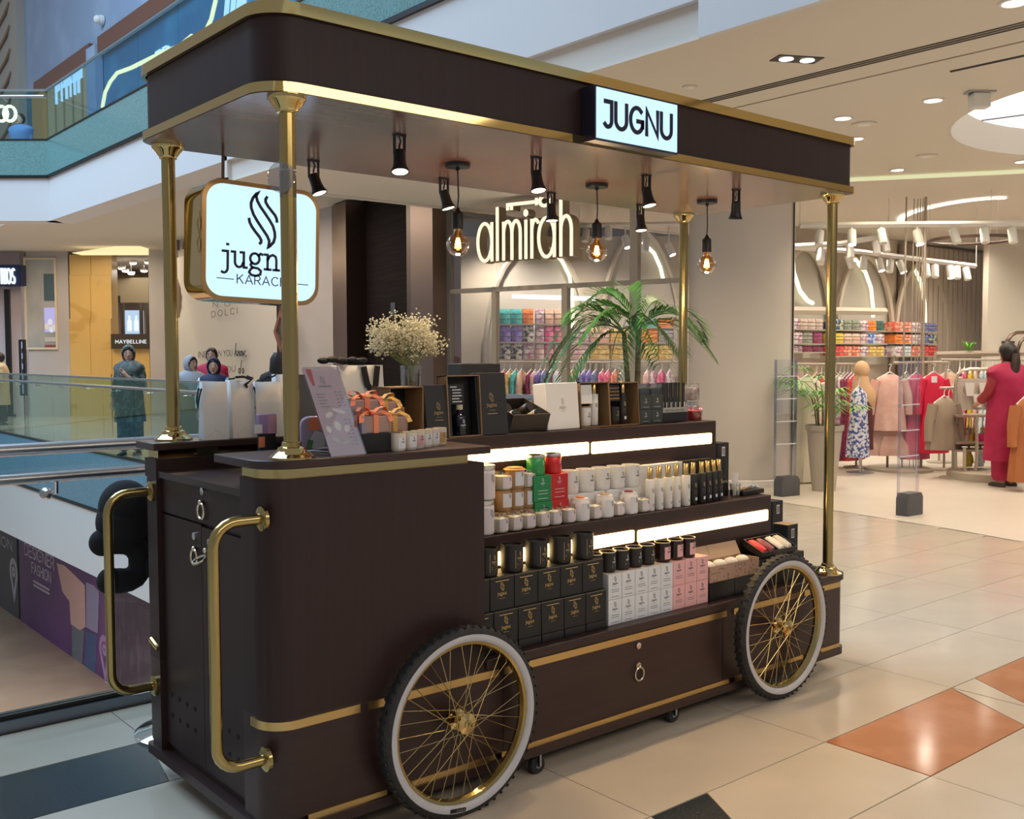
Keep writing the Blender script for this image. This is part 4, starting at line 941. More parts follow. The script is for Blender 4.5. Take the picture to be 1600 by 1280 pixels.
# open kraft box with its lid leaning back, on two black cartons
ax = c1+3*cw+.006
for i in range(2): tag(MB().box(0, 0, 0, .168, .10, .078).build('base_box', BLACK, None, (ax+.17*i, .062, ZD), bevel=.002), 'plain black box under the open kraft gift box, %s' % ('left', 'right')[i], 'box', 'black boxes at the right of the lowest deck')
def opentray(t, x0, y0, z0, x1, y1, z1, th, m, inner=None, M=None):
    MB().box(x0, y0, z0, x1, y1, z0+th, M).build('tray_bottom', inner or m, t)
    for (a, b, c, d) in ((x0, y0, x1, y0+th), (x0, y1-th, x1, y1), (x0, y0+th, x0+th, y1-th), (x1-th, y0+th, x1, y1-th)): MB().box(a, b, z0+th, c, d, z1, M).build('tray_side', m, t)
kb = thing('gift_box', 'open patterned kraft gift box of wrapped soaps with its lid leaning behind', 'gift box', (ax, .060, ZD+.0785))
opentray(kb, 0, 0, 0, .335, .10, .068, .003, KRAFTP, KRAFT)
Ml = Matrix.Translation((-.03, .100, .070)) @ Matrix.Rotation(rad(-28), 4, 'X')
MB().box(.03, 0, 0, .365, .004, .11, Ml).build('lid', mat('kraft_lid', (.44, .31, .21), .65), kb)
MB().box(.16, -.0006, .02, .1615, 0, .11, Ml).build('lid_fold', mat('fold_brown', (.2, .12, .08), .8), kb)
for k in range(4): tag(MB().ball((0, 0, 0), .034, .030, .020, 10, 7).build('wrapped_soap', PAPER, None, (ax+.05+.077*k, .112, ZD+.0785+.058)), 'white wrapped soap in the open kraft box, %s' % sides(4)[k], 'soap', 'wrapped soaps in the kraft box')
# black tray of red and white packs, black cartons under it
rx = ax+.345
for i in range(2): tag(MB().box(0, 0, 0, .17, .115, .13).build('base_box', BLACK, None, (rx+.172*i, .068, ZD), bevel=.002), 'plain black box under the tilted tray of packs, %s' % ('left', 'right')[i], 'box', 'black boxes at the right of the lowest deck')
tr = thing('display_tray', 'tilted black tray holding red and white wrapped packs', 'tray', (rx+.02, .075, ZD+.133), (rad(24), 0, 0))
opentray(tr, 0, 0, 0, .26, .115, .03, .004, BLACK)
MB().box(.128, .004, .004, .133, .111, .028).build('divider', BLACK, tr)
for k, (x, m, lb) in enumerate(((.036, mat('red_wrap', (.62, .02, .03), .35), 'bright red shiny pack'), (.092, mat('dark_red_wrap', (.22, .04, .06), .35), 'dark red patterned pack'), (.165, PAPER, 'white crinkled pack'), (.222, mat('cream_wrap', (.62, .58, .52), .5), 'cream pack with grey print'))):
    M = Matrix.Rotation(rad(24), 4, 'X'); c = Vector((rx+.02, .075, ZD+.133))+M @ Vector((x, .058, .022))
    tag(MB().loft([(0, 0, -.014, .024, .046), (0, 0, 0, .026, .05), (0, 0, .010, .020, .044), (0, 0, .014, .01, .03)], 16, fold=.12, k=6, sup=3).build('wrapped_pack', m, None, c, (rad(24), 0, 0)), lb+' in the tilted black tray', 'pack', 'packs in the tilted tray')
def tallbox(px, py, ztop_py, x, y, z, w, d, label, cap=None):
    h = at(px, ztop_py, 1, y).z-z; t = thing('tall_box', label, 'box', (x, y, z)); MB().box(-w/2, 0, 0, w/2, d, h).build('body', BCARD, t, bevel=.002)
    b = MB().box(-.012, -.001, h-.065, .012, 0, h-.02).build('barcode_label', LBLW, t); s = MB()
    for k in range(6): s.box(-.009+.0033*k, -.0016, h-.06, -.0075+.0033*k, -.001, h-.025)
    s.build('bars', INKG, b)
    if cap: MB().box(-w/2, 0, h-.0005, w/2, d, h+.0015).build('top_face', cap, t)
    return t
tallbox(1238, 900, 820, at(1238, 895, 1, .25).x, .25, ZD, .085, .085, 'tall black box with barcode label at the right end of the lowest deck', KRAFT)
x = at(1215, 850, 1, .42).x; tallbox(1215, 870, 783, x, .42, ZD, .085, .10, 'tall black box behind the lower riser end')
x = at(1130, 745, 1, .50).x; tallbox(1130, 745, 692, x, .50, .85, .085, .085, 'tall black box with barcode label at the right end of the upper riser')
# --- middle shelf
Z2 = .8515
SILV = mat('silver_lid', (.66, .64, .60), .25, .9); KR2 = mat('kraft_wrap', (.40, .22, .09), .65)
def jar(label, loc, r, h, fill, lab, group, lid=None, top='open', labh=(.12, .72), ink=INKS, cat='candle', body=None):
    t = thing('candle_jar', label, cat, loc, rad(-6), group)
    if body: MB().lathe([(r*.93, 0), (r, .004), (r, h*.82), (r*.9, h*.88), (r*.86, h)], n=24).build('jar_body', body, t)
    else:
        MB().lathe([(r*.9, .002), (r*.95, .005), (r*.95, h*.74), (.001, h*.755)], n=22).build('wax', fill, t)
        MB().lathe([(r*.95, 0), (r, .004), (r, h*.80), (r*.90, h*.86), (r*.88, h*.94), (r*.93, h*.95), (r*.93, h), (r*.84, h)], n=24, cap=False).build('jar_glass', GLASSJ, t)
    if lid: MB().lathe([(r*.98, h*.86), (r*1.0, h*.87), (r*1.0, h*.985), (r*.95, h), (.001, h)], n=24).build('lid', lid, t)
    elif not body:
        MB().tube([(0, 0, h*.74), (.001, 0, h*.90)], .0016, 5).build('wick', PAPER, t)
    if lab:
        a0, a1 = rad(-90-30), rad(-90+72); m_ = MB(); n = 10; vs = []
        for k in range(n+1):
            a = a0+(a1-a0)*k/n; vs += [(r*1.01*cos(a), r*1.01*sin(a), h*labh[0]), (r*1.01*cos(a), r*1.01*sin(a), h*labh[1])]
        m_.add(vs, [(2*k, 2*k+2, 2*k+3, 2*k+1) for k in range(n)]).build('label', lab, t)
    q = MB(); lh = labh[1]-labh[0]
    emblem(q, 0, h*(labh[0]+lh*.78), h*lh*.32, h*.012, 0, -.0004)
    for j, zz in enumerate((.50, .40, .26, .16)): q.ribbon([(-r*.62, h*(labh[0]+lh*zz)), (r*(.55-.12*(j % 2)), h*(labh[0]+lh*zz))], h*.014, 0, -.0004)
    MB().add([((r*1.016-y)*sin(x/r+.36), -(r*1.016-y)*cos(x/r+.36), z) for x, y, z in q.v], q.f).build('print', ink, t)
    return t
gj = 'small candle jars along the front of the middle shelf'
jp = jar('small wax jar with pink label, first in the front row of the middle shelf', (1.0, .235, Z2), .035, .070, WAX, LBLP, gj)
fx = [at(x, y, 1, .205).x for x, y in ((788, 834), (810, 831), (831, 827), (853, 824), (872, 820), (894, 817), (935, 811), (971, 806), (1010, 801))]
row(jp, [(x, .235, Z2) for x in fx[1:]], ['small wax jar with pale label, %s in the front row of small jars' % ORD[i+1] for i in range(8)])
jp.location.x = fx[0]
big = jar('taller white jar with orange flower top among the small jars, left one', (at(914, 813, 1, .21).x, .238, Z2), .038, .088, WAX, LBLW, 'flower top jars', None, labh=(.06, .8), body=mat('milk_glass', (.76, .72, .70), .35))
MB().ball((0, 0, .089), .020, .020, .006, 10, 5).build('flower_top', mat('orange_flower', (.65, .18, .08), .6), big)
tr_ = [(c, kids(c)) for c in kids(big)]
dup(big, (at(952, 808, 1, .21).x, .238, Z2), label='taller white jar with pale flower top among the small jars, middle one', tree=tr_, mats={'flower_top': mat('tan_flower', (.55, .34, .16), .6)})
dup(big, (at(990, 803, 1, .21).x, .238, Z2), label='taller white jar with dark red top among the small jars, right one', tree=tr_, mats={'flower_top': mat('maroon_flower', (.28, .04, .04), .6)})
# stacked tall white jars at the left
wj = jar('tall white jar with silver lid, lower one of the pair at the left', (at(766, 838, 1, .205).x, .245, Z2), .040, .125, WAX, LBLP, 'tall white jars', SILV, labh=(.06, .78), body=mat('milk_glass', (.76, .72, .70), .35))
dup(wj, (wj.location.x+.006, .247, Z2+.127), label='tall white jar with silver lid, upper one of the pair at the left')
kx = [at(x, 790, 1, .295).x for x in (786, 805, 824)]
kj = jar('kraft wrapped jar with white label at the shelf, left column', (kx[0], .298, Z2), .035, .066, KR2, None, 'kraft wrapped jars', body=KR2)
for c in range(3):
    if c: dup(kj, (kx[c], .298, Z2), label='kraft wrapped jar with white label at the shelf, %s column' % ('', 'middle', 'right')[c])
k2 = jar('kraft wrapped jar with white label in the middle of the left stack', (kx[0], .298, Z2+.067), .035, .078, KR2, LBLW, 'kraft wrapped jars', body=KR2, labh=(.18, .85))
for c in (1, 2): dup(k2, (kx[c], .298, Z2+.067), label='kraft wrapped jar with white label in the middle of the %s stack' % ('', 'centre', 'right')[c])
jar('small wax jar with pink label on top of the left kraft stack', (kx[0], .298, Z2+.146), .036, .070, WAX, LBLP, 'jars on top of the kraft stacks')
o = jar('white labelled jar with gathered amber paper top on the centre kraft stack', (kx[1], .298, Z2+.146), .036, .080, KR2, LBLW, 'jars on top of the kraft stacks', body=KR2, labh=(.15, .82))
MB().loft([(0, 0, .064, .034, .034), (0, 0, .072, .044, .044), (0, 0, .078, .03, .03), (0, 0, .082, .012, .012)], 18, fold=.15, k=8).build('paper_top', mat('amber_paper', (.58, .29, .05), .55), o)
jar('small wax jar with pink label on top of the right kraft stack', (kx[2], .298, Z2+.146), .036, .072, WAX, LBLP, 'jars on top of the kraft stacks')
# green and red cartons with matching jars
def cjar(label, loc, m, g): 
    t = jar(label, loc, .036, .078, WAX, None, g, SILV, labh=(.1, .75), ink=LBLW, body=m); return t
x1, x2 = at(846, 785, 1, .265).x, at(872, 782, 1, .265).x
gg, gr = 'green cartons', 'red cartons'
Gm, Rm = mat('green_jar', (.03, .30, .08), .25), mat('red_jar', (.60, .012, .015), .25)
for nm, x, m, jm, g_, col in (('green', x1, GREENC, Gm, gg, 0), ('red', x2, REDC, Rm, gr, 1)):
    carton('%s carton on the middle shelf, lower of two' % nm, (x, .25, Z2), .090, .085, .088, m, LBLW, g_, .34, (.3, .2), mz=.7)
    carton('%s carton carrying a %s jar, upper of two' % (nm, nm), (x-.004, .252, Z2+.089), .090, .083, .100, m, LBLW, g_, .30, (.42, .3, .12), mz=.75)
    cjar('%s candle jar with silver lid on the %s cartons' % (nm, nm), (x-.006, .292, Z2+.190), jm, None)
# long white cartons carrying five white candles
wx = [at(x, 768, 1, .28).x for x in (900, 945, 990)]
xw0 = x2+.050
for i in range(2): carton('long white carton under the white candles, %s one' % ('left', 'right')[i], (xw0+.105+.212*i, .262, Z2), .208, .074, .100, CARD, INKG, 'long white cartons', .01, ())
mw = mat('white_tumbler', (.76, .74, .70), .4)
wt = tumbler('white candle on the long white cartons, first from the left', (xw0+.04, .298, Z2+.101), .038, .092, mw, None, INKG, 'white candles')
row(wt, [(xw0+.04+.0862*i, .298-.002*i, Z2+.101) for i in range(1, 5)], ['white candle on the long white cartons, %s' % s for s in sides(5)[1:]])
# upright cartons behind the sprays
ux = xw0+.43
for i in range(4): tag(MB().box(-.0385, 0, 0, .0385, .035, .180).build('upright_carton', CARD, None, (1.819+.039+.078*i, .298, Z2), bevel=.0015), 'upright white carton behind the white spray bottles, %s' % sides(4)[i], 'box', 'upright white cartons')
for i in range(2): tag(MB().box(-.0505, 0, 0, .0505, .035, .182).build('upright_carton', BCARD, None, (2.131+.052+.102*i, .298, Z2), bevel=.0015), 'upright black carton behind the black spray bottles, %s one' % ('left', 'right')[i], 'box', 'upright black cartons')
def spray(label, loc, m, ink, g, sticker=None):
    t = thing('spray_bottle', label, 'bottle', loc, rad(-4), g); r = .0195
    MB().lathe([(r*.92, 0), (r, .003), (r, .128), (r*.9, .131), (.012, .132)], n=22).build('bottle', m, t)
    MB().lathe([(.0115, .131), (.0115, .180), (.010, .182), (.001, .182)], n=18).build('cap', GOLDC, t)
    q = MB(); emblem(q, 0, .085, .02, .0012, 0, -.0004)
    for z in (.062, .056, .048): q.ribbon([(-.007, z), (.007, z)], .0012, 0, -.0004)
    MB().add([((r*1.016-y)*sin(x/r), -(r*1.016-y)*cos(x/r), z) for x, y, z in q.v], q.f).build('print', ink, t)
    n = 5; vs = []
    for k in range(n+1):
        a = rad(-90-10)+rad(46)*k/n; vs += [(r*1.012*cos(a), r*1.012*sin(a), .018), (r*1.012*cos(a), r*1.012*sin(a), .031)]
    MB().add(vs, [(2*k, 2*k+2, 2*k+3, 2*k+1) for k in range(n)]).build('price_sticker', sticker or LBLW, t); return t
sx = [at(x, y, 1, .205).x for x, y in ((1021, 798), (1035, 796), (1049, 794), (1062, 793), (1077, 791), (1090, 788), (1103, 785), (1114, 783), (1125, 780), (1135, 777))]
s1 = spray('white spray bottle with gold cap, first from the left', (sx[0], .225, Z2), mw, INKG, 'white spray bottles', mat('grey_sticker', (.45, .45, .47), .6))
row(s1, [(x, .225, Z2) for x in sx[1:5]], ['white spray bottle with gold cap, %s' % s for s in sides(5)[1:]])
s2_ = spray('black spray bottle with gold cap, first from the left', (sx[5], .232, Z2), BCARD, GOLDI, 'black spray bottles')
row(s2_, [(x, .232+.006*i, Z2) for i, x in enumerate(sx[6:])], ['black spray bottle with gold cap, %s' % s for s in sides(5)[1:]])
P = at(1147, 776, 1, .25)
t = thing('tester_cup', 'clear plastic cup of white tester strips at the end of the middle shelf', 'cup', (P.x+.02, .26, Z2))
MB().lathe([(.022, 0), (.026, .06), (.0245, .06), (.021, .002), (.001, .002)], n=20, cap=False).build('cup', GLASSJ, t)
for k in range(5): MB().box(-.004, -.0006, .004, .004, .0006, .11, Matrix.Translation((-.012+.006*k, .002*k, 0)) @ Euler((rad(6-3*k), rad(-14+8*k), 0)).to_matrix().to_4x4()).build('tester_strip', PAPER, t)
t = thing('tool_tray', 'flat black case with scissors and wick tools on top at the shelf end', 'case', (P.x+.145, .245, Z2))
MB().box(-.085, 0, 0, .075, .075, .022).build('case', BLACK, t, bevel=.002)
o = thing('scissors', 'pair of steel wick scissors lying on the flat black case', 'scissors', (P.x+.15, .28, Z2+.026), rad(10))
MB().tube([(-.05, 0, 0), (.01, .006, .002), (.03, .012, .003)], .003, 6).build('blade', CHROME, o)
for s in (-1, 1): MB().tube([(.045+.016*cos(rad(a)), .012*s+.011*sin(rad(a)), .004) for a in range(0, 360, 24)], .0026, 6, closed=True).build('finger_ring', CHROME, o)
o = thing('twine_bundle', 'small bundle of beige twine lying on the flat black case', 'twine', (P.x+.10, .275, Z2+.028)); MB().tube([(.022*cos(rad(a)), .012*sin(rad(a)), .003*sin(rad(a*3))) for a in range(0, 360, 20)], .004, 6, closed=True).build('loop', KRAFT, o)
MB().tube([(.02, 0, 0), (.05, .008, .002), (.07, -.006, 0)], .003, 6).build('tail', KRAFT, o)
t = thing('reed_diffuser', 'small dark bottle with black reed sticks behind the tester cup', 'diffuser', (P.x+.02, .325, Z2))
MB().lathe([(.02, 0), (.022, .01), (.022, .06), (.01, .07), (.009, .085)], n=18).build('bottle', BCARD, t)
for k in range(4): MB().tube([(0, 0, .05), (-.03+.018*k, .006*k, .19-.01*k)], .0014, 5).build('reed', BLACKM, t)
# --- top shelf
ZS = 1.2005
def x_at(px, py=680, y=.36): return at(px, py, 1, y).x
def z_at(px, py, y): return at(px, py, 1, y).z
FB = mat('black_gift_card', (.012, .014, .019), .6); INNER = mat('box_inner_dark', (.006, .006, .007), .7); BRN = mat('brown_box_edge', (.25, .15, .07), .6)
def lidcard(xa, xb, ytop, y, m, ink, label, th=.035, lean=6, mark=.30, side=None):
    x0, x1 = x_at(xa, 682, y), x_at(xb, 680, y); h = z_at((xa+xb)/2, ytop, y)-ZS
    t = thing('gift_box', label, 'gift box', ((x0+x1)/2, y, ZS), (rad(-lean), 0, 0)); w = x1-x0
    MB().box(-w/2, 0, 0, w/2, th, h).build('board', m, t, bevel=.002); q = MB(); brandmark(q, 0, h*.52, h*mark, h*.006, -.0004, -.0012); q.ribbon([(-w*.16, h*.34), (w*.16, h*.34)], h*.008, -.0004, -.0012); q.build('print', ink, t)
    return t
def openbox(xa, xb, ytop, y, d, label, edge=BRN):
    x0, x1 = x_at(xa, 682, y), x_at(xb, 680, y); h = z_at((xa+xb)/2, ytop, y)-ZS; w = x1-x0
    t = thing('open_gift_box', label, 'gift box', ((x0+x1)/2, y, ZS), (rad(-4), 0, 0)); th = .004
    MB().box(-w/2, d-th, 0, w/2, d, h).build('back', INNER, t)
    for nm, (a, b, c, e) in (('side', (-w/2, 0, -w/2+th, h)), ('side', (w/2-th, 0, w/2, h)), ('bottom', (-w/2, 0, w/2, th)), ('top', (-w/2, h-th, w/2, h))):
        MB().box(a, .0, b if nm not in ('side',) else 0, c, d-th, e).build(nm, edge, t)
    return t, w, h
lidcard(668, 708, 601, .345, FB, GOLDI, 'dark box lid with gold emblem leaning beside the baby breath vase')
t, w, h = openbox(702, 754, 586, .345, .06, 'open black gift box showing a dark bottle and a printed card')
b = tag(MB().box(-.034, 0, 0, .034, .004, .075).build('printed_card', mat('card_black', (.014, .014, .015), .5), None, (t.location.x-.012, .385, ZS+h*.52), (rad(-4), 0, 0)), 'black printed card above the bottle in the open gift box', 'card')
q = MB()
for k, (a, c) in enumerate(((-.026, .0), (-.018, .02), (-.016, .018), (-.018, .022), (-.02, .01), (-.018, .022))): q.ribbon([(a, .065-.011*k), (c, .065-.011*k)], .004, -.0005, -.0012)
q.build('print', LBLW, b)
def darkbottle(label, loc, m, s=1., cat='bottle'):
    t = thing('bottle', label, cat, loc); MB().lathe([(.024*s, 0), (.026*s, .004*s), (.026*s, .066*s), (.022*s, .074*s), (.010*s, .082*s), (.010*s, .096*s)], n=22).build('glass', m, t)
    MB().lathe([(.0125*s, .094*s), (.0125*s, .112*s), (.001, .112*s)], n=16).build('stopper', mat('pale_stopper', (.55, .48, .34), .5), t)
    q = MB(); brandmark(q, 0, .042*s, .034*s, .0012, 0, -.0004); MB().add([((.0265*s-y)*sin(x/.0265/s), -(.0265*s-y)*cos(x/.0265/s), z) for x, y, z in q.v], q.f).build('print', LBLW, t); return t
darkbottle('black glass bottle with pale stopper standing in the open gift box', (t.location.x-.008, .375, ZS+.006), mat('black_glass', (.004, .006, .014), .08))
lidcard(748, 795, 582, .350, FB, GOLDI, 'tall black box lid with gold emblem right of the open bottle box')
# tilted tray with jars
xt = x_at(797, 676, .36); wt_ = x_at(855, 674, .36)-xt
t = thing('gift_tray', 'brown black open tray of small jars tilted towards the viewer', 'gift box', (xt, .365, ZS), (rad(20), 0, 0))
opentray(t, 0, .0, .0, wt_, .17, .075, .004, mat('dark_brown_card', (.030, .020, .016), .5), INNER)
for i in range(4):
    M = Matrix.Rotation(rad(20), 4, 'X'); c = Vector((xt, .365, ZS))+M @ Vector((.038+(wt_-.076)*(i % 2), .05+.06*(i//2), .045))
    o = thing('mini_jar', 'small beige labelled jar in the tilted tray, %s' % ('front left', 'front right', 'back left', 'back right')[i], 'jar', c, (rad(62), 0, rad(8)), 'small jars in the tilted tray')
    MB().lathe([(.020, -.03), (.022, -.027), (.022, .02), (.020, .024)], n=18).build('body', mat('khaki_label', (.26, .22, .13), .6) if i < 2 else mat('jar_dark', (.05, .04, .03), .3), o); MB().lathe([(.0205, .024), (.0205, .034), (.001, .034)], n=18).build('lid', BLACK, o)
t2 = tag(MB().box(0, 0, 0, .15, .012, .15).build('tray_lid', BLACK, None, (xt-.01, .56, ZS), (rad(-8), 0, 0)), 'plain black lid standing behind the tilted tray of jars', 'box lid')
# white box seen with its side
x0, x1 = x_at(853, 671, .38), x_at(907, 669, .38); hw = z_at(870, 598, .38)-ZS
t = thing('white_gift_box', 'upright white gift box with faint gold emblem', 'gift box', ((x0+x1)/2, .375, ZS), (rad(-5), 0, rad(4)))
w = x1-x0; MB().box(-w/2, 0, 0, w/2, .07, hw).build('body', CARD, t, bevel=.003); q = MB(); brandmark(q, 0, hw*.52, hw*.30, hw*.008, -.0004, -.0012); q.build('print', mat('pale_gold_print', (.62, .56, .42), .5), t)
t, w, h = openbox(909, 954, 597, .385, .085, 'open gift box with brown sides holding white candle and white spray')
lx = t.location.x
tag(MB().box(-w*.40, 0, 0, -w*.02, .05, h*.42).build('white_card_box', CARD, None, (lx, .405, ZS+h*.52), (rad(-4), 0, 0), bevel=.001), 'small white box in the top left of the open gift box', 'box')
o = tumbler('white candle with wooden lid in the open gift box', (lx-w*.22, .42, ZS+.006), .028, h*.40, mw, None, INKG, None); MB().lathe([(.0285, h*.40), (.0285, h*.40+.006), (.001, h*.40+.006)], n=20).build('wooden_lid', KRAFT, o)
o = spray('white spray bottle with gold cap inside the open gift box', (lx+w*.16, .43, ZS+.006), mw, INKG, None)
t, w, h = openbox(954, 1000, 597, .385, .085, 'open gift box with brown sides holding black candle and black spray')
lx = t.location.x
b = tag(MB().box(-w*.42, 0, 0, -w*.05, .006, h*.38).build('striped_card', BLACK, None, (lx, .41, ZS+h*.56), (rad(-4), 0, 0)), 'black card with brown lines in the open gift box', 'card')
q = MB(); [q.ribbon([(-w*.40, h*.06+h*.08*k), (-w*.08, h*.06+h*.08*k)], .006, -.0004, -.0012) for k in range(4)]; q.build('print', BRN, b)
tumbler('black candle inside the open gift box', (lx-w*.22, .42, ZS+.006), .027, h*.40, tb, None, GOLDI, None)
spray('black spray bottle with gold cap inside the open gift box', (lx+w*.14, .43, ZS+.006), BCARD, GOLDI, None)
# four slate boxes with two clear topped ones
x0 = x_at(1000, 663, .385); w = (x_at(1036, 661, .385)-x0)/2; hs = (z_at(1010, 618, .385)-ZS)/2
p = carton('small slate box, lower left of four', (x0+w/2, .385, ZS), w-.002, .075, hs-.001, DGREEN, LBLW, 'small slate boxes', .40, (.18,), mz=.6)
for i, (a, b, s) in enumerate(((1, 0, 'lower right'), (0, 1, 'upper left'), (1, 1, 'upper right'))): dup(p, (x0+w*(a+.5), .385, ZS+hs*b), label='small slate box, %s of four' % s)
for i in range(2):
    o = thing('glass_box', 'clear lidded box of dark sweets on the slate boxes, %s one' % ('left', 'right')[i], 'box', (x0+w*(i+.5), .39, ZS+2*hs)); 
    MB().box(-w/2+.002, 0, .001, w/2-.002, .07, .045).build('clear_box', ACRYL, o); MB().box(-w/2+.006, .004, .003, w/2-.006, .066, .034).build('contents', DGREEN, o, bevel=.006); MB().box(-w/2+.001, -.001, .045, w/2-.001, .071, .050).build('lid', ACRYL, o)
# rack of slim black tubes
x0, x1 = x_at(1036, 661, .385), x_at(1074, 659, .385); w = x1-x0; hb_ = z_at(1055, 641, .385)-ZS; ht = z_at(1055, 598, .40)-ZS
t = thing('tube_rack', 'black stand with grey strip holding a row of slim black roll on tubes', 'rack', ((x0+x1)/2, .385, ZS)); MB().box(-w/2, 0, 0, w/2, .09, hb_).build('stand', BLACK, t, bevel=.002)
st = MB().box(-w/2-.002, -.002, hb_*.82, w/2+.002, .0, hb_*1.25).build('strip', mat('grey_strip', (.30, .30, .29), .5), t)
q = MB(); [q.ribbon([(-w*.4+w*.2*k, hb_*1.03), (-w*.27+w*.2*k, hb_*1.03)], .004, -.0024, -.0034) for k in range(4)]; q.build('strip_print', INKG, st)
for k in range(11):
    o = thing('roll_on_tube', 'slim black tube in the black stand, %s from the left' % ORD[k], 'tube', (x0+w*(k+.5)/11, .405+.03*(k % 2), ZS+hb_), 0, 'slim black tubes')
    MB().lathe([(.0072, 0), (.0072, .055), (.0062, .058), (.0062, ht-hb_), (.001, ht-hb_)], n=10).build('barrel', BCARD, o); MB().box(-.002, -.0078, .006, .002, -.0070, .035).build('print', LBLW, o)
# clear jars and red candle at the right end
t = jar('clear jar with red wax at the right end of the top shelf', (x_at(1088, 657, .40)+.006, .42, ZS), .038, .058, mat('red_wax', (.42, .03, .03), .4), None, None, ink=LBLW)
for k, (px, py) in enumerate(((1082, 640), (1086, 620))):
    o = jar('clear patterned glass jar stacked behind the red candle, %s' % ('lower', 'upper')[k], (x_at(1086, 657, .48), .50, ZS+.085*k), .034, .082, mat('pink_pattern', (.60, .42, .40), .5, var=(.75, .7, .68), var_scale=(60, 60, 60)), None, 'clear patterned jars')
# --- near counter: menu stand, gift packs, small candles
P0 = Vector((.203, .004, ZS)); mw_ = .124; ang = rad(5)
mp = Plane((P0.x, P0.y), ang)
hq = .30
t = thing('menu_stand', 'slanted acrylic stand with a pink and white price list on the counter', 'menu stand', (P0.x, P0.y, ZS), ang)
tilt = Euler((rad(-29), 0, 0)).to_matrix().to_4x4()
MT = tilt
MB().box(0, .001, 0, mw_, .0035, hq, MT).build('sheet', mat('price_sheet', (.93, .66, .72), .35), t); MB().box(-.003, -.002, -.002, mw_+.003, -.0005, hq+.003, MT).build('acrylic_front', ACRYL, t); MB().box(-.003, .004, -.002, mw_+.003, .006, hq+.003, MT).build('acrylic_back', ACRYL, t)
MB().box(-.003, -.002, -.002, mw_+.003, .10, .001).build('acrylic_foot', ACRYL, t)
q = MB(); 
for k in range(5): q.ribbon([(.018, hq*(.70-.036*k)), (.018+.03-.006*(k % 2), hq*(.70-.036*k))], .0022, 0, -.0004)
for k in range(16):
    if k in (5, 6, 7): continue
    for c in (.70, .82): q.ribbon([(mw_*c, hq*(.72-.04*k)), (mw_*c+.006, hq*(.72-.04*k))], .0026, 0, -.0004)
emblem(q, mw_*.45, hq*.86, hq*.10, .0012, 0, -.0004)
q.ribbon([(mw_*.30, hq*.79), (mw_*.62, hq*.79)], .004, 0, -.0004)
MB().add([MT @ Vector(v) for v in q.v], q.f).build('list_print', INKG, t)
q = MB().prism([(.006, hq*.99), (.026, hq*.99), (.022, hq*.80), (.014, hq*.80)], -.0005, 0, 'XZ'); MB().add([MT @ Vector(v) for v in q.v], q.f).build('red_flash', mat('flash_red', (.62, .10, .12), .5), t)
q = MB()
for (cx_, cz_, rx_, rz_, a) in ((.30, .46, .13, .07, 30), (.62, .50, .2, .06, -20), (.45, .33, .10, .13, 10), (.70, .30, .12, .08, 50), (.30, .17, .16, .07, -35), (.58, .15, .18, .05, 20), (.16, .30, .07, .1, 0)):
    pts = [(mw_*cx_+mw_*(rx_*cos(rad(b))*cos(rad(a))-rz_*sin(rad(b))*sin(rad(a))), hq*cz_+mw_*(rx_*cos(rad(b))*sin(rad(a))+rz_*sin(rad(b))*cos(rad(a)))) for b in range(0, 360, 30)]; q.prism(pts, -.0005, 0, 'XZ')
MB().add([MT @ Vector(v) for v in q.v], q.f).build('floral_print', mat('print_white', (.97, .96, .95), .5), t)
# packs wrapped in clear film with orange and gold bows on a black block
P = at(590, 712, 2, ZS); 
tag(MB().box(0, 0, 0, .145, .15, .058).build('riser_block', BLACKM, None, (.335, .045, ZS), bevel=.002), 'black display block under the orange ribbon gift packs', 'block')
FILM = glassmat('clear_film', (.96, .94, .92), .14, .05); PEACH = mat('peach_box', (.66, .36, .26), .45); ORG = mat('orange_ribbon', (.88, .26, .12), .4); GLDR = mat('gold_ribbon', (.72, .42, .10), .35); LILAC = mat('lilac_side', (.48, .36, .46), .5)
def giftpack(label, loc, w, d, h, ribbon, rot=0):
    t = thing('gift_pack', label, 'gift pack', loc, rot, 'gift packs with bows'); MB().box(-w/2+.003, .003, .001, w/2-.003, d-.003, h-.003).build('contents', PEACH, t, bevel=.003); MB().box(-w/2+.002, .002, 0, -w/2+.02, d-.002, h-.002).build('lilac_panel', LILAC, t)
    MB().box(-w/2, 0, .0005, w/2, d, h).build('film', FILM, t); MB().box(-.009, -.0015, 0, .009, d+.0015, h+.0015).build('ribbon_band', ribbon, t); MB().box(-w/2-.001, d*.4, 0, w/2+.001, d*.4+.016, h+.0015).build('ribbon_band', ribbon, t)
    for s in (-1, 1):
        m = MB(); L_ = [(s*.004, d*.45, h+.004), (s*.022, d*.40, h+.022), (s*.044, d*.38, h+.026), (s*.052, d*.42, h+.014), (s*.034, d*.46, h+.006), (s*.004, d*.46, h+.004)]
        vs = []; 
        for x, y, z in L_: vs += [(x, y-.011, z), (x, y+.011, z)]
        m.add(vs, [(2*k, 2*k+1, 2*k+3, 2*k+2) for k in range(len(L_)-1)]).build('bow_loop', ribbon, t)
        m = MB(); L_ = [(s*.003, d*.4, h+.005), (s*.028, d*.22, h+.012), (s*.05, d*.05, h-.002), (s*.056, -.006, h-.022)]; vs = []
        for x, y, z in L_: vs += [(x-.009, y, z), (x+.009, y, z+.003)]
        m.add(vs, [(2*k, 2*k+1, 2*k+3, 2*k+2) for k in range(len(L_)-1)]).build('ribbon_tail', ribbon, t)
    MB().ball((0, d*.43, h+.007), .009).build('knot', ribbon, t); return t
zb_ = ZS+.0585
giftpack('gift pack in clear film with orange bow, front on the black block', (.390, .055, zb_), .105, .06, .056, ORG)
giftpack('gift pack in clear film with gold bow beside the front orange one', (.500, .115, ZS), .10, .07, .105, GLDR)
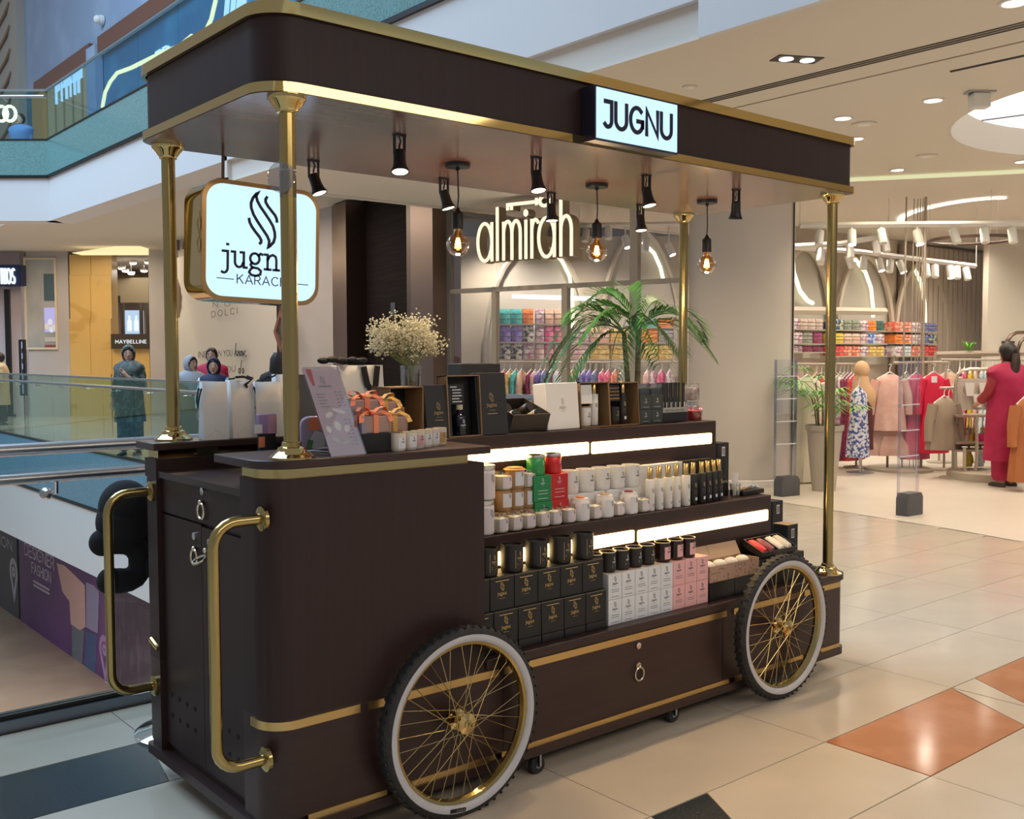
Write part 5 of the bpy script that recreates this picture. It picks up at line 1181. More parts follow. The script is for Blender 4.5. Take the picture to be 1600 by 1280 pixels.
giftpack('gift pack in clear film with orange bow, back left and higher up', (.405, .13, zb_), .12, .065, .105, ORG)
giftpack('gift pack in clear film with gold bow, back right and topmost', (.520, .20, ZS), .12, .075, .150, GLDR)
cj = tumbler('small clear candle glass with white label, leftmost in the row by the gift packs', (.46, .012+.025, ZS), .024, .056, mat('pale_glass_candle', (.66, .58, .50), .15, coat=.4), LBLW, INKG, 'small clear candles on the counter', RIMB)
tr_ = [(c, kids(c)) for c in kids(cj)]
cols = (('white', LBLW), ('rose', mat('rose_label', (.62, .36, .38), .6)), ('white', LBLW), ('white', LBLW), ('amber', mat('amber_label', (.5, .32, .14), .6)))
for i, (nm, m) in enumerate(cols): dup(cj, (.513+.045*i, .052+.021*i, ZS), label='small clear candle glass with %s label, %s in the row by the gift packs' % (nm, ORD[i+1]), tree=tr_, mats={'label': m})
# brown open box lying behind the candles, vase of dried flowers
x0 = x_at(611, 695, .40)
t = thing('open_gift_box', 'brown edged black box open towards the left counter with its back raised', 'gift box', (at(640, 700, 1, .33).x-.01, .33, ZS), rad(8)); w = .16; h = z_at(640, 604, .36)-ZS; d = .10
MB().box(-w/2, d-.004, 0, w/2, d, h).build('back', INNER, t); MB().box(-w/2, 0, 0, -w/2+.004, d, h).build('side', BRN, t); MB().box(w/2-.004, 0, 0, w/2, d, h).build('side', BRN, t); MB().box(-w/2, 0, h-.004, w/2, d, h).build('top', BRN, t); MB().box(-w/2, 0, 0, w/2, d, .004).build('bottom', BRN, t)
tag(MB().box(0, 0, 0, .055, .03, .11).build('card_stack', PAPER, None, (t.location.x-.03, .375, ZS+.006), rad(8)), 'white printed cards inside the brown edged black box', 'cards')

# ---- flowers in a vase behind the gift boxes
vx = at(643, 640, 1, .56).x; VZ = ZS
va = thing('flower_vase', 'clear glass vase of cream baby breath behind the dark gift boxes', 'vase', (vx, .56, VZ))
zt = z_at(643, 571, .56)-VZ
MB().lathe([(.030, 0), (.034, .004), (.042, zt), (.0405, zt), (.033, .008), (.001, .008)], n=28, cap=False).build('vase_glass', GLASSJ, va)
rng = random.Random(3); st = MB(); bl = MB(); br = MB()
zb = z_at(640, 532, .56)-VZ
for k in range(60):
    a = rng.uniform(0, 2*pi); q = sqrt(rng.random()); ex, ey, ez = .145*q*cos(a)-.012, .10*q*sin(a), zb+rng.uniform(-.05, .075)*(1.15-q*.55)
    p0 = (.018*cos(a+2.5), .018*sin(a+2.5), .01); p1 = (.012*cos(a), .012*sin(a), zt*.95); p2 = (ex*.6, ey*.6, zt+(ez-zt)*.55); st.tube([p0, p1, p2, (ex, ey, ez)], [.0013, .0012, .0010, .0006], 4)
    for j in range(7):
        c = Vector((ex, ey, ez))+Vector((rng.gauss(0, .022), rng.gauss(0, .020), rng.gauss(0, .018)+.008)); br.tube([p2, (Vector(p2)+c)/2+Vector((0, 0, -.004)), c], .0005, 3)
        for b in range(7):
            d = c+Vector((rng.gauss(0, .009), rng.gauss(0, .009), rng.gauss(0, .008))); r = rng.uniform(.0026, .0046); bl.ball(d, r, r, r*.9, 5, 4)
st.build('flower_stems', mat('dry_stem', (.33, .36, .14), .7), va); br.build('twigs', mat('twig_olive', (.36, .34, .17), .7), va, kind='stuff'); bl.build('blossoms', mat('cream_blossom', (.84, .77, .54), .7), va, kind='stuff')
# tall dark box behind
xa, xb = at(720, 600, 1, .70).x, at(782, 600, 1, .70).x
tag(MB().box(0, 0, 0, xb-xa, .09, z_at(750, 568, .70)-ZS).build('dark_box', FB, None, (xa, .70, ZS), bevel=.003), 'plain black box standing behind the tall black lids', 'box')
# ---- white paper bags on the rear slab
def bag(label, xa, w, ybot, ytop, y, d, rot=0, handle=True, group='white paper bags'):
    x0 = at(xa, ybot, 1, y).x; x1 = x0+w; h = z_at(xa+20, ytop, y)-ZT
    t = thing('paper_bag', label, 'bag', ((x0+x1)/2, y, ZT), rot, group); m = MB()
    b = [(-w/2, 0), (w/2, 0), (w/2, d*.5), (w/2, d), (-w/2, d), (-w/2, d*.5)]; tp = [(-w*.49, d*.22), (w*.49, d*.22), (w*.44, d*.5), (w*.49, d*.78), (-w*.49, d*.78), (-w*.44, d*.5)]
    n = 6; rings = []
    for f in (0, .22, .6, 1): rings.append([(b[i][0]+(tp[i][0]-b[i][0])*f*(.9 if f < .5 else 1), b[i][1]+(tp[i][1]-b[i][1])*f*(.6 if f < .5 else 1), h*f) for i in range(n)])
    m.add(sum(rings, []), [(i*n+k, i*n+(k+1) % n, (i+1)*n+(k+1) % n, (i+1)*n+k) for i in range(3) for k in range(n)]+[tuple(range(n))[::-1]])
    o = m.build('paper_body', PAPER, t, ang=12); s = o.modifiers.new('thick', 'SOLIDIFY'); s.thickness = .0012
    f = MB().ribbon([(-w*.44, .004), (-.0, h*.17), (w*.44, .004)], .0012, d*.02, d*.02-.001); f.build('fold_crease', mat('crease_grey', (.55, .53, .50), .8), t)
    for sd, yy in ((1, d*.22), (2, d*.78)):
        if handle: MB().tube([(-w*.2, yy, h*.97), (-w*.24, yy-.012*(3-2*sd), h*.80), (-w*.06, yy-.020*(3-2*sd), h*.68), (w*.08, yy-.020*(3-2*sd), h*.68), (w*.18, yy-.012*(3-2*sd), h*.82), (w*.2, yy, h*.97)], .0032, 6).build('cord_handle', BLACKM, t)
    return t
b1 = bag('white paper bag with black cord handle, leftmost on the rear counter', 320, .090, 687, 597, .838, .075, rad(-9), False)
MB().tube([(-.046, .020, .185), (-.055, .018, .155), (-.058, .026, .125), (-.056, .034, .118), (-.058, .042, .14), (-.052, .055, .165), (-.046, .058, .185)], .003, 6).build('cord_handle', BLACKM, b1)
b2 = bag('white paper bag second from the left on the rear counter', 364, .094, 686, 594, .856, .07, rad(4), False)
MB().tube([(.047, .01, .185), (.054, .006, .15), (.056, .006, .125), (.050, .012, .105)], .003, 6).build('cord_handle', BLACKM, b2)
b3 = bag('white paper bag third from the left with dark ribbons over its top', 403, .10, 684, 597, .845, .07, rad(-4), False)
b4 = bag('white paper bag half hidden behind the near brass post', 436, .10, 682, 585, .85, .07, 0, False)
t = thing('ribbon_tangle', 'tangle of black ribbon handles on top of the white bags', 'ribbon', (b3.location.x, .90, ZT+.185)); rng = random.Random(5); m = MB()
for k in range(9):
    p = Vector((rng.uniform(-.11, .05), rng.uniform(-.02, .04), rng.uniform(-.008, .0))); q = [p]
    for j in range(6): p = p+Vector((rng.uniform(-.03, .035), rng.uniform(-.012, .012), rng.uniform(-.012, .016))); p.z = max(-.008, min(.045, p.z)); q.append(p.copy())
    m.tube(q, rng.uniform(.003, .006), 5)
m.build('ribbons', BLACKM, t)
wb = bag('large white bag with wide black ribbon behind the price list', 533, .185, 690, 571, .50, .10, rad(-6), False, None)
wz = z_at(560, 570, .5)-ZT
MB().ribbon([(.01, wz*.94), (.022, wz*.74), (.045, wz*.62), (.055, wz*.72), (.062, wz*.95)], .020, .012, .006).build('ribbon_handle', BLACKM, wb)
t = thing('ribbon_heap', 'heap of black ribbon lying on top of the large white bag', 'ribbon', (wb.location.x-.07, .53, ZT+wz)); m = MB(); rng = random.Random(9)
for k in range(6): m.ball((-.07+.03*k, rng.uniform(-.01, .02), .012+rng.uniform(0, .008)), .026, .016, .012, 8, 5)
m.build('ribbon_folds', BLACKM, t)
# ---- things on the sunken work surface
WS = 1.1005
P = at(322, 722, 2, WS); a = rad(-8)
tag(MB().box(0, -.01, 0, .125, .075, .022).build('card_box', mat('pale_yellow_card', (.66, .62, .36), .6), None, (P.x, P.y+.01, WS), rad(-35), bevel=.002), 'pale yellow flat box under the card terminal', 'box')
t = thing('card_terminal', 'white edged card payment terminal lying on the pale yellow box', 'card terminal', (P.x+.005, P.y+.012, WS+.0235), (rad(0), rad(-9), rad(-30)))
MB().prism(rrect(0, -.012, .16, .066, .012, 4), 0, .024).build('body', CARD, t, bevel=.004); MB().prism(rrect(.008, -.004, .105, .058, .006, 4), .024, .0255).build('screen', mat('screen_black', (.006, .006, .008), .1), t); MB().prism(rrect(.115, -.002, .152, .056, .006, 4), .024, .03).build('printer_hump', CARD, t, bevel=.003)
t = thing('tablet', 'dark tablet lying open on the work surface by the near brass post', 'tablet', (P.x+.16, P.y-.06, WS), rad(-28))
MB().box(0, -.06, 0, .23, .11, .008).build('base', mat('slate_plastic', (.022, .024, .032), .35), t, bevel=.003)
MB().box(0, 0, 0, .20, .008, .15, Matrix.Translation((.02, .06, .008)) @ Matrix.Rotation(rad(-50), 4, 'X')).build('screen', mat('screen_navy', (.010, .016, .04), .12), t)
t = thing('pos_monitor', 'black point of sale monitor seen behind the near brass post', 'monitor', (at(492, 640, 1, .44).x, .44, WS), rad(-12))
MB().box(-.06, 0, .12, .08, .02, .345, Matrix.Rotation(rad(-12), 4, 'X')).build('screen', BLACK, t, bevel=.006); MB().tube([(0, .02, 0), (0, .03, .16)], .02, 10).build('stand', BLACKM, t); MB().lathe([(.08, 0), (.08, .01), (.02, .016)], (0, .02, 0), 20).build('foot', BLACKM, t)
P = at(431, 690, 1, .62)
t = thing('card_stand', 'lilac and pink pack with white sticker behind the near brass post', 'pack', (P.x-.04, .60, WS)); zc = z_at(431, 660, .60)-WS
MB().box(-.035, 0, zc-.04, .035, .02, zc+.03).build('pack', mat('lilac_pack', (.34, .24, .44), .5), t, bevel=.004); MB().box(0, -.001, zc-.038, .034, 0, zc+.025).build('pink_half', mat('pink_pack', (.58, .33, .42), .5), t); MB().box(-.05, -.003, zc-.035, -.022, -.001, zc-.005).build('sticker', LBLW, t); MB().box(-.03, 0, 0, .03, .02, zc-.04).build('holder', BLACKM, t); MB().box(-.035, -.001, zc-.085, -.012, 0, zc-.048).build('orange_tab', ORG, t)
P = at(488, 700, 1, .22)
t = thing('pouch', 'small rounded pouch with orange, lilac and white blocks behind the price list', 'pouch', (P.x+.01, .22, ZT), rad(-20)); h = z_at(488, 651, .22)-ZT
MB().prism(rrect(-.045, 0, .045, h, [.01, .01, .03, .03], 5), 0, .03, 'XZ').build('body', mat('lilac_pouch', (.40, .33, .46), .5), t, bevel=.004)
MB().prism([(-.02, h*.6), (.04, h*.62), (.035, h*.95), (0, h*.98), (-.02, h*.9)], -.0015, 0, 'XZ').build('orange_patch', ORG, t); MB().prism([(-.03, h*.1), (.0, h*.6), (.03, h*.5), (.03, h*.05)], -.003, -.0015, 'XZ').build('white_patch', LBLW, t); MB().prism([(-.03, h*.08), (-.022, h*.34), (-.005, h*.3), (-.012, h*.06)], -.004, -.003, 'XZ').build('green_patch', mat('patch_green', (.10, .25, .08), .6), t)
tag(MB().tube([(.20, .30, ZT+.004), (.26, .22, ZT+.004), (.30, .12, ZT+.02), (.26, .06, ZT+.004), (.20, .10, ZT+.012), (.17, .20, ZT+.004)], .003, 6).build('cable', mat('grey_cable', (.35, .36, .40), .5), None), 'thin grey cable curled on the counter by the price list', 'cable')

# ---- bar stool behind the cart's far corner
P = at(234, 1152, 2, 0)
bs = thing('bar_stool', 'black padded bar stool with chrome disc base behind the cart corner', 'stool', (P.x+.15, 1.28, 0)); sx_ = P.x+.15
MB().lathe([(.205, 0), (.205, .008), (.19, .016), (.08, .034), (.035, .05), (.030, .07)], n=40).build('base_disc', CHROME, bs)
MB().tube([(0, 0, .05), (0, 0, .68)], .026, 16).build('pole', CHROME, bs); MB().tube([(.16*cos(rad(a)), .16*sin(rad(a))+.02, .32) for a in range(200, 341, 14)], .010, 8).build('foot_ring', CHROME, bs)
PAD = mat('black_fabric', (.010, .010, .012), .95)
pz = lambda py, y=1.2: at(185, py, 1, y).z
def pad(name, pts, r, ry=None):
    m = MB(); m.tube(pts, r, 12)
    for p in (pts[0], pts[-1]): m.ball(p, r if not hasattr(r, '__len__') else r[0], n=12, m=8)
    o = m.build(name, PAD, bs); s = o.modifiers.new('sub', 'SUBSURF'); s.levels = 1; s.render_levels = 1; return o
MB().loft([(0, 0, .66, .19, .18), (0, 0, .675, .205, .195), (0, 0, .72, .205, .195), (0, 0, .745, .18, .17)], 28, sup=2.6).build('seat', PAD, bs)
def bp(px, py, y=1.24): v = at(px, py, 1, y); return (v.x-sx_, y-1.28, v.z)
pad('backrest', [bp(196, 792), bp(192, 815)], .105)
pad('arm_pad', [bp(160, 848), bp(190, 845), bp(215, 852), bp(224, 880), bp(212, 905), bp(188, 908), bp(172, 908)], .052)
MB().tube([(.0, .0, .74), bp(228, 880), bp(226, 800)], .02, 8).build('back_post', BLACKM, bs)

# ---- potted palms
LEAF = mat('palm_leaf', (.12, .34, .03), .4, var=(.22, .50, .07), var_scale=(4, 4, 4)); LEAFD = mat('palm_leaf_dark', (.06, .16, .03), .45, var=(.12, .25, .06), var_scale=(4, 4, 4)); TRUNK = mat('palm_trunk', (.22, .19, .10), .7, var=(.13, .11, .07), var_scale=(10, 10, 60)); SOIL = mat('potting_soil', (.07, .045, .03), .95); POT = mat('pale_clay_pot', (.42, .37, .31), .75)
def frond(L_, up, droop, nl, ll, lw, seed):
    r = random.Random(seed); m = MB(); pts = [Vector((L_*s, 0, up*s*L_-droop*L_*s*s)) for s in [i/12 for i in range(13)]]
    m.tube(pts, [.006*(1-.85*i/12) for i in range(13)], 5)
    for k in range(nl):
        s = .16+.82*k/nl; i = min(11, int(s*12)); p = pts[i].lerp(pts[i+1], s*12-i); t = (pts[i+1]-pts[i]).normalized()
        w = ll*(sin(pi*min(1, (s-.05)*1.0))*.75+.40)*r.uniform(.85, 1.1)
        for sd in (-1, 1):
            side = Vector((0, sd, 0)); d1 = (t*.62+side*.8+Vector((0, 0, .30))).normalized(); d2 = (t*.70+side*.70+Vector((0, 0, -.25))).normalized(); nrm = d1.cross(Vector((0, 0, 1))).normalized()*lw
            a = p; b = p+d1*w*.5; c = b+d2*w*.5
            m.add([a-nrm*.4, a+nrm*.4, b+nrm, b-nrm, c], [(0, 1, 2, 3), (3, 2, 4)])
    return m
def palm(label, loc, trunks, pot_h, pot_r, fr, fm, group=None):
    t = thing('potted_palm', label, 'palm', loc)
    MB().lathe([(pot_r*.72, 0), (pot_r*.95, pot_h*.9), (pot_r, pot_h*.9), (pot_r*1.03, pot_h), (pot_r*.9, pot_h), (pot_r*.88, pot_h*.93)], n=32, cap=True).build('pot', POT, t); MB().lathe([(pot_r*.88, pot_h*.94), (.001, pot_h*.95)], n=24, cap=False).build('soil', SOIL, t)
    for path, r in trunks: MB().tube(path, r, 9).build('trunk', TRUNK, t)
    for (p, az, L_, up, dr, nl, ll, lw, m) in fr:
        o = frond(L_, up, dr, nl, ll, lw, int(az*10)+nl).build('frond', m, t, p, (0, 0, rad(az))); o['kind'] = 'stuff'
    return t
pl = EP(7.6); T1, T2 = Vector(pl.wp(975, 520)), Vector(pl.wp(998, 512)); base = pl.wp(990, 700); base.z = 0
R2D = math.degrees(EROT)
t1 = T1-base; t2 = T2-base
fr = []
for az, L_, up_, dr, m in ((184, .62, .75, 1.5, LEAFD), (160, .60, .95, 1.35, LEAFD), (205, .55, .25, 1.15, LEAFD), (120, .50, 1.1, 1.1, LEAF), (20, .5, .9, 1.3, LEAFD), (250, .48, .5, 1.3, LEAFD), (300, .45, .9, 1.5, LEAFD), (170, .42, 1.4, 1.2, LEAF)):
    fr.append((t1, az+R2D, L_, up_, dr, 25, .23, .0085, m))
for az, L_, up_, dr, m in ((165, .52, 1.25, 1.2, LEAF), (140, .5, 1.6, 1.2, LEAF), (10, .52, .95, 1.1, LEAF), (350, .55, .55, 1.0, LEAFD), (50, .46, 1.5, 1.2, LEAF), (100, .42, 1.9, 1.2, LEAF), (200, .50, 1.05, 1.3, LEAF), (290, .42, 1.0, 1.5, LEAF), (330, .5, 1.15, 1.4, LEAFD), (240, .4, 1.0, 1.4, LEAFD)):
    fr.append((t2, az+R2D, L_, up_, dr, 25, .23, .0085, m))
palm('tall green potted palm with arching fronds behind the cart goods', base, [([(.02, 0, .38), t1*.5+Vector((.03, 0, .1)), t1], [.03, .024, .018]), ([(-.03, .02, .38), t2*.5, t2], [.03, .026, .020])], .42, .24, fr, LEAF)
pl = EP(at(1285, 766, 2, 0).x*0+11.3); b2_ = pl.wp(1287, 766); b2_.z = 0; ph = pl.wp(1285, 664).z
fr = []
def fan(p, az, L_, up_): 
    m = MB(); tip = Vector((L_, 0, up_*L_)); m.tube([(0, 0, 0), tip*.55+Vector((0, 0, .04)), tip], .004, 4)
    for k in range(9):
        a = rad(-80+20*k); d = Vector((cos(a)*.8, sin(a), -.15+.25*cos(a))).normalized(); n_ = Vector((-sin(a), cos(a), 0))*.016; l = .24
        b = tip+d*l*.55+Vector((0, 0, .02)); c = tip+d*l+Vector((0, 0, -.04)); m.add([tip, b+n_, c, b-n_], [(0, 1, 2, 3)])
    return m
rng = random.Random(21)
pt = thing('potted_palm', 'small lady palm with fan leaves in a tapered clay pot by the shop entrance', 'palm', b2_)
MB().lathe([(.125, 0), (.19, ph*.92), (.205, ph*.92), (.21, ph), (.18, ph), (.17, ph*.94)], n=32).build('pot', POT, pt); MB().lathe([(.172, ph*.94), (.001, ph*.95)], n=24, cap=False).build('soil', SOIL, pt)
for k in range(5):
    x, y = rng.uniform(-.08, .08), rng.uniform(-.08, .08); h = ph+rng.uniform(.2, .62); p1_ = Vector((x*1.8, y*1.8, h)); MB().tube([(x, y, ph*.9), (x*1.3, y*1.3, (ph+h)/2), p1_], .009, 6).build('stem', TRUNK, pt)
    for j in range(5):
        az = j*72+k*33; o = fan(0, 0, rng.uniform(.16, .28), rng.uniform(.2, .9)).build('fan_leaf', (LEAF, LEAFD)[(j+k) % 3 == 0], pt, p1_+Vector((0, 0, -.05*j)), (0, 0, rad(az))); o['kind'] = 'stuff'

# ================================================================ SHOP FRONT, COLUMN AND SHOP
cc = E(2.715, 12.2)
struct(MB().lathe([(.61, 0), (.61, 3.57)], n=64).build('column_round', mat('column_plaster', (.60, .55, .51), .6), None, cc))
tag(MB().lathe([(.635, 0), (.635, .07), (.62, .08)], n=64, cap=False).build('column_base', WHITE, None, cc), 'white ring plinth round the foot of the big column', 'plinth')
FA, FBp = Vector((8.35, 5.0)), Vector((7.3, 9.2)); FP = Plane(FBp, atan2(FA.y-FBp.y, FA.x-FBp.x)); FL = (FA-FBp).length
zm = lambda px, py: FP.pt(px, py)[1]
fr = thing('glazed_facade', 'glazed shop front with cream mullions left of the round column', 'shop front', FP.w(0), FP.ang)
FRM = mat('cream_metal', (.46, .41, .34), .4, .2)
zmid = (zm(690, 455)+zm(1060, 440))/2
def fpost(px, w, z0, z1, m=FRM, off=0):
    u = FP.pt(px, 500, off)[0]; MB().box(u-w/2, off-.04, z0, u+w/2, off+.05, z1).build('mullion', m, fr); return u
ul = fpost(693, .10, 0, 3.565); fpost(703, .05, 0, 3.565, mat('grey_metal', (.22, .21, .19), .4, .3)); um = fpost(774, .07, 0, zmid); un = fpost(884, .085, 0, zmid); u4 = fpost(992, .11, 0, 3.565); u5 = fpost(1068, .06, 0, 3.565)
MB().box(ul, -.03, zmid-.03, u5, .04, zmid+.03).build('transom', FRM, fr); MB().box(ul, -.04, 0, u5, .05, .10).build('sill', FRM, fr)
for a, b in ((ul, um), (um, un), (un, u4), (u4, u5)): MB().box(a+.03, -.005, .10, b-.03, .005, zmid-.03).build('glass_pane', ACRYL, fr)
ut_ = FP.pt(773, 400)[0]
for a, b in ((ul, ut_), (ut_, u4), (u4, u5)): MB().box(a+.012, -.005, zmid+.03, b-.012, .005, 3.565).build('glass_pane', ACRYL, fr)
# the lit shop name, thin rounded letters on a backing of the same outline
al = thing('shop_sign', 'warm lit rounded letters almirah with a key above on the glass front', 'sign', FP.w(0), FP.ang)
OFF = -.34
def fp(px, py): return FP.pt(px, py, OFF)
xA, zB = fp(748, 408); xE, zE = fp(898, 394); xh = fp(748, 352)[1]-zB; W0 = xE-xA
def glyphs(mb, w, y0, y1):
    s = xh; u = xA; k = (zE-zB)/W0*0
    def rb(p, c=False): mb.ribbon([(xA+a*W0/6.55, zB+b*s) for a, b in p], w, y0, y1, closed=c)
    rb(arc(.52, .5, .50, .52, 0, 360, 24)[:-1], True); rb([(1.03, 0), (1.03, 1.0)])
    rb([(1.42, 0), (1.42, 1.40)])
    rb([(1.86, 0), (1.86, .98)]); rb([(1.86, .6)]+arc(2.15, .68, .29, .34, 170, 0, 8)+[(2.44, 0)]); rb([(2.44, .6)]+arc(2.73, .68, .29, .34, 170, 0, 8)+[(3.02, 0)])
    rb([(3.40, 0), (3.40, .98)]); rb(arc(3.40, 1.20, .06, .05, 0, 360, 8)[:-1], True)
    rb([(3.80, 0), (3.80, .98)]); rb([(3.80, .62)]+arc(4.05, .70, .25, .30, 170, 50, 6))
    rb(arc(4.78, .5, .52, .52, 0, 360, 24)[:-1], True); rb([(5.30, 0), (5.30, 1.0)])
    rb([(5.72, 0), (5.72, 1.52)]); rb([(5.72, .58)]+arc(6.06, .66, .34, .36, 170, 0, 8)+[(6.40, 0)])
    rb([(2.15, 1.36), (2.15, 1.47), (4.30, 1.47)]); rb([(2.42, 1.36), (2.42, 1.46)]); rb(arc(4.66, 1.47, .32, .13, 0, 360, 16)[:-1], True); rb([(4.12, 1.42), (4.12, 1.53)])
    return mb
glyphs(MB(), .042, OFF-.02, OFF-.03).build('letter_faces', LETW, al)
glyphs(MB(), .052, OFF+.14, OFF-.019).build('letter_returns', mat('letter_return', (.40, .33, .22), .35, .6), al)
for px in (765, 800, 845, 890): 
    u, z = fp(px, 385); MB().tube([(u, OFF+.13, z), (u, -.01, z)], .012, 6).build('stand_off', STEEL, al)
# dark portal between bronze frames, grey wall and draped hoarding to its left
QP = Plane((8.0, 13.45), atan2(9.25-13.45, 7.22-8.0)); QL = hypot(4.2, .78)
struct(MB().box(.35, .30, 0, QL-.3, .4, 4.15).build('wall_portal', mat('portal_dark', (.014, .009, .010), .85, var=(.020, .013, .013), var_scale=(1, 1, 30), spec=.15)))
for o in COL.objects:
    if o.name == 'wall_portal': o.location = QP.p; o.rotation_euler = (0, 0, QP.ang)
t = thing('portal_frame', 'bronze clad door portal round a dark panel behind the baby breath', 'portal', QP.w(0), QP.ang)
ua, ub = QP.pt(524, 400)[0], QP.pt(546, 400)[0]; uc, ud = QP.pt(641, 400)[0], QP.pt(686, 400)[0]
MB().box(ua, -.06, 0, ub, .34, 4.12).build('jamb', BRONZE, t); MB().box(uc, -.06, 0, uc+(ud-uc)*.22, .34, 4.12).build('jamb', mat('bronze_dark', (.11, .085, .065), .35, .8), t); MB().box(uc+(ud-uc)*.24, -.10, 0, ud, .34, 4.12).build('jamb', BRONZE, t)
u, z = QP.pt(588, 482); MB().box(u-.09, .285, z-.10, u+.09, .299, z+.10).build('wall_plate', mat('plate_blue', (.06, .08, .10), .3), t)
DW = Plane((8.0, 27.0), -pi/2)
u0, u1 = DW.pt(283, 500)[0], DW.pt(526, 500)[0]
struct(MB().box(u0-.1, 0, 0, u1+.1, .2, 4.15).build('wall_grey', GREYW, frame=DW))
ds = thing('draped_hoarding', 'white draped cloth print with lettering behind the women', 'hoarding', DW.w(0), DW.ang)
ua, ub = DW.pt(287, 520)[0], DW.pt(443, 520)[0]; za, zb_ = DW.pt(300, 405)[1], .25
NX, NZ = 40, 16; vs = []
for i in range(NX+1):
    for j in range(NZ+1):
        a, b = i/NX, j/NZ; f = max(0, 1-a*1.9); y = -.14-.10*f*sin(24*a+7*b*b)-.06*f*b; vs.append((ua+(ub-ua)*a, y, zb_+(za-zb_+.5*a)*b))
MB().add(vs, [(i*(NZ+1)+j, (i+1)*(NZ+1)+j, (i+1)*(NZ+1)+j+1, i*(NZ+1)+j+1) for i in range(NX) for j in range(NZ)]).build('cloth', mat('drape_white', (.66, .62, .56), .8), ds, ang=80)
LT = mat('script_ink', (.05, .05, .06), .6)
def dwrite(txt, p0, p1, hpx, slope=0, bold=.10):
    x0, z0 = DW.pt(*p0, -.22); x1, z1_ = DW.pt(*p1, -.22); _, zt_ = DW.pt(p0[0], p0[1]-hpx, -.22); write_letters(ds, LT, txt, x0, z0, zt_-z0, x1-x0, .55 if txt == 'DOLCI' else .25, -.22, -.225, (z1_-z0)/(x1-x0), bold)
dwrite('DOLCI', (331, 496), (371, 490), 9); dwrite('N. O', (333, 480), (360, 478), 7)
dwrite('IND', (310, 559), (326, 558), 9); dwrite('N YOU', (342, 557), (363, 556), 9)
dwrite('YOU', (346, 584), (368, 580), 9)
def script(p0, sc_, strokes):
    x0, z0 = DW.pt(*p0, -.22); k = DW.pt(p0[0], p0[1]-10, -.22)[1]-z0; m = MB()
    for s in strokes: m.ribbon([(x0+a*k*sc_*1.5, z0+b*k*sc_) for a, b in s], .028, -.22, -.225)
    m.build('script_lettering', LT, ds)
kk = [[(0, 0), (.35, 1.9)], [(.12, .5), (.5, .85), (.22, .45), (.5, 0), (.66, .15)]]
nn_ = lambda x: [[(x, .7), (x, 0), (x+.12, .5), (x+.3, .7), (x+.36, 0), (x+.5, .2)]]
oo_ = lambda x: [[(x+.2+.2*cos(rad(a)), .35+.35*sin(rad(a))) for a in range(0, 361, 30)]]
ww_ = lambda x: [[(x, .7), (x+.12, 0), (x+.28, .5), (x+.4, 0), (x+.6, .75), (x+.7, .7)]]
script((367, 556), 1.0, kk+nn_(.75)+oo_(1.3)+ww_(1.78)+[[(2.65, 0), (2.62, -.12)]])
script((373, 583), 1.0, oo_(0)+[[(.38, 0), (.75, 1.9)]]+oo_(.85))
t = thing('wall_letters', 'grey metal letters on the wall left of the hanging sign', 'letters', DW.w(0), DW.ang)
x0, z0 = DW.pt(276, 390, -.02); x1, _ = DW.pt(297, 390, -.02); _, z1_ = DW.pt(276, 374, -.02); write_letters(t, mat('letter_taupe', (.22, .18, .15), .5), 'II A', x0, z0, z1_-z0, x1-x0, .22, .0, -.06, 0, .18)
t = thing('arch_trim', 'brown curved trim at the left edge of the draped hoarding', 'arch', DW.w(0), DW.ang)
MB().tube([(DW.pt(x, y, -.1)[0], -.1, DW.pt(x, y, -.1)[1]) for x, y in ((284, 560), (282, 470), (283, 425), (289, 407), (300, 400), (320, 397))], .07, 8).build('moulding', mat('arch_brown', (.22, .16, .10), .5), t)
t = thing('wall_diamond', 'small brown wooden diamond on the drape beside the near brass post', 'ornament', DW.w(0), DW.ang)
x0, z0 = DW.pt(441, 518, -.25); MB().ribbon([(x0, z0-.34), (x0+.34, z0), (x0, z0+.34), (x0-.22, z0)], .07, -.25, -.3, closed=True).build('frame', mat('diamond_brown', (.20, .09, .06), .5), t)

# ---- shop shell behind the glass and to the right
S1 = EP(18.0); R1 = Plane((8.8, 7.2), 0); W1 = EP(17.2)
SHW = mat('shop_wall', (.62, .55, .44), .7)
a, b = S1.pt(640, 500)[0], S1.pt(1110, 500)[0]; struct(MB().box(a, 0, 0, b, .2, 3.57).build('wall_shop_1', SHW, frame=S1))
a, b = R1.pt(1210, 500)[0], R1.pt(1560, 500)[0]; struct(MB().box(a, 0, 0, b, .2, 3.57).build('wall_shop_2', mat('shop_wall_taupe', (.54, .45, .36), .7), frame=R1))
a, b = W1.pt(1543, 500)[0], W1.pt(1900, 500)[0]; struct(MB().box(a, 0, 0, b, .2, 3.57).build('wall_shop_3', mat('shop_wall_white', (.66, .61, .53), .7), frame=W1))
twm = struct(MB().box(R1.pt(1400, 450)[0], -.10, .9, R1.pt(1552, 450)[0], -.04, 3.5).build('wall_slat_panel', mat('slat_backing', (.30, .24, .19), .8), frame=R1))
ua, ub = R1.pt(1438, 450, -.1)[0], R1.pt(1548, 450, -.1)[0]; ns = 15; SLT = mat('taupe_slat', (.56, .46, .36), .6)
for k in range(ns):
    w = (ub-ua)/ns; o = MB().box(ua+w*k+.02, -.16, .9, ua+w*(k+1)-.02, -.10, 3.5).build('slat', SLT); o.parent = twm
def pill(name, label, cat, pl, pts, r, m, off=0, pname='tube'):
    t = thing(name, label, cat, pl.w(0), pl.ang); MB().tube([(pl.pt(x, y, off)[0], off, pl.pt(x, y, off)[1]) for x, y in pts], r, 6).build(pname, m, t); return t
ARM = mat('arch_cream', (.58, .51, .41), .5)
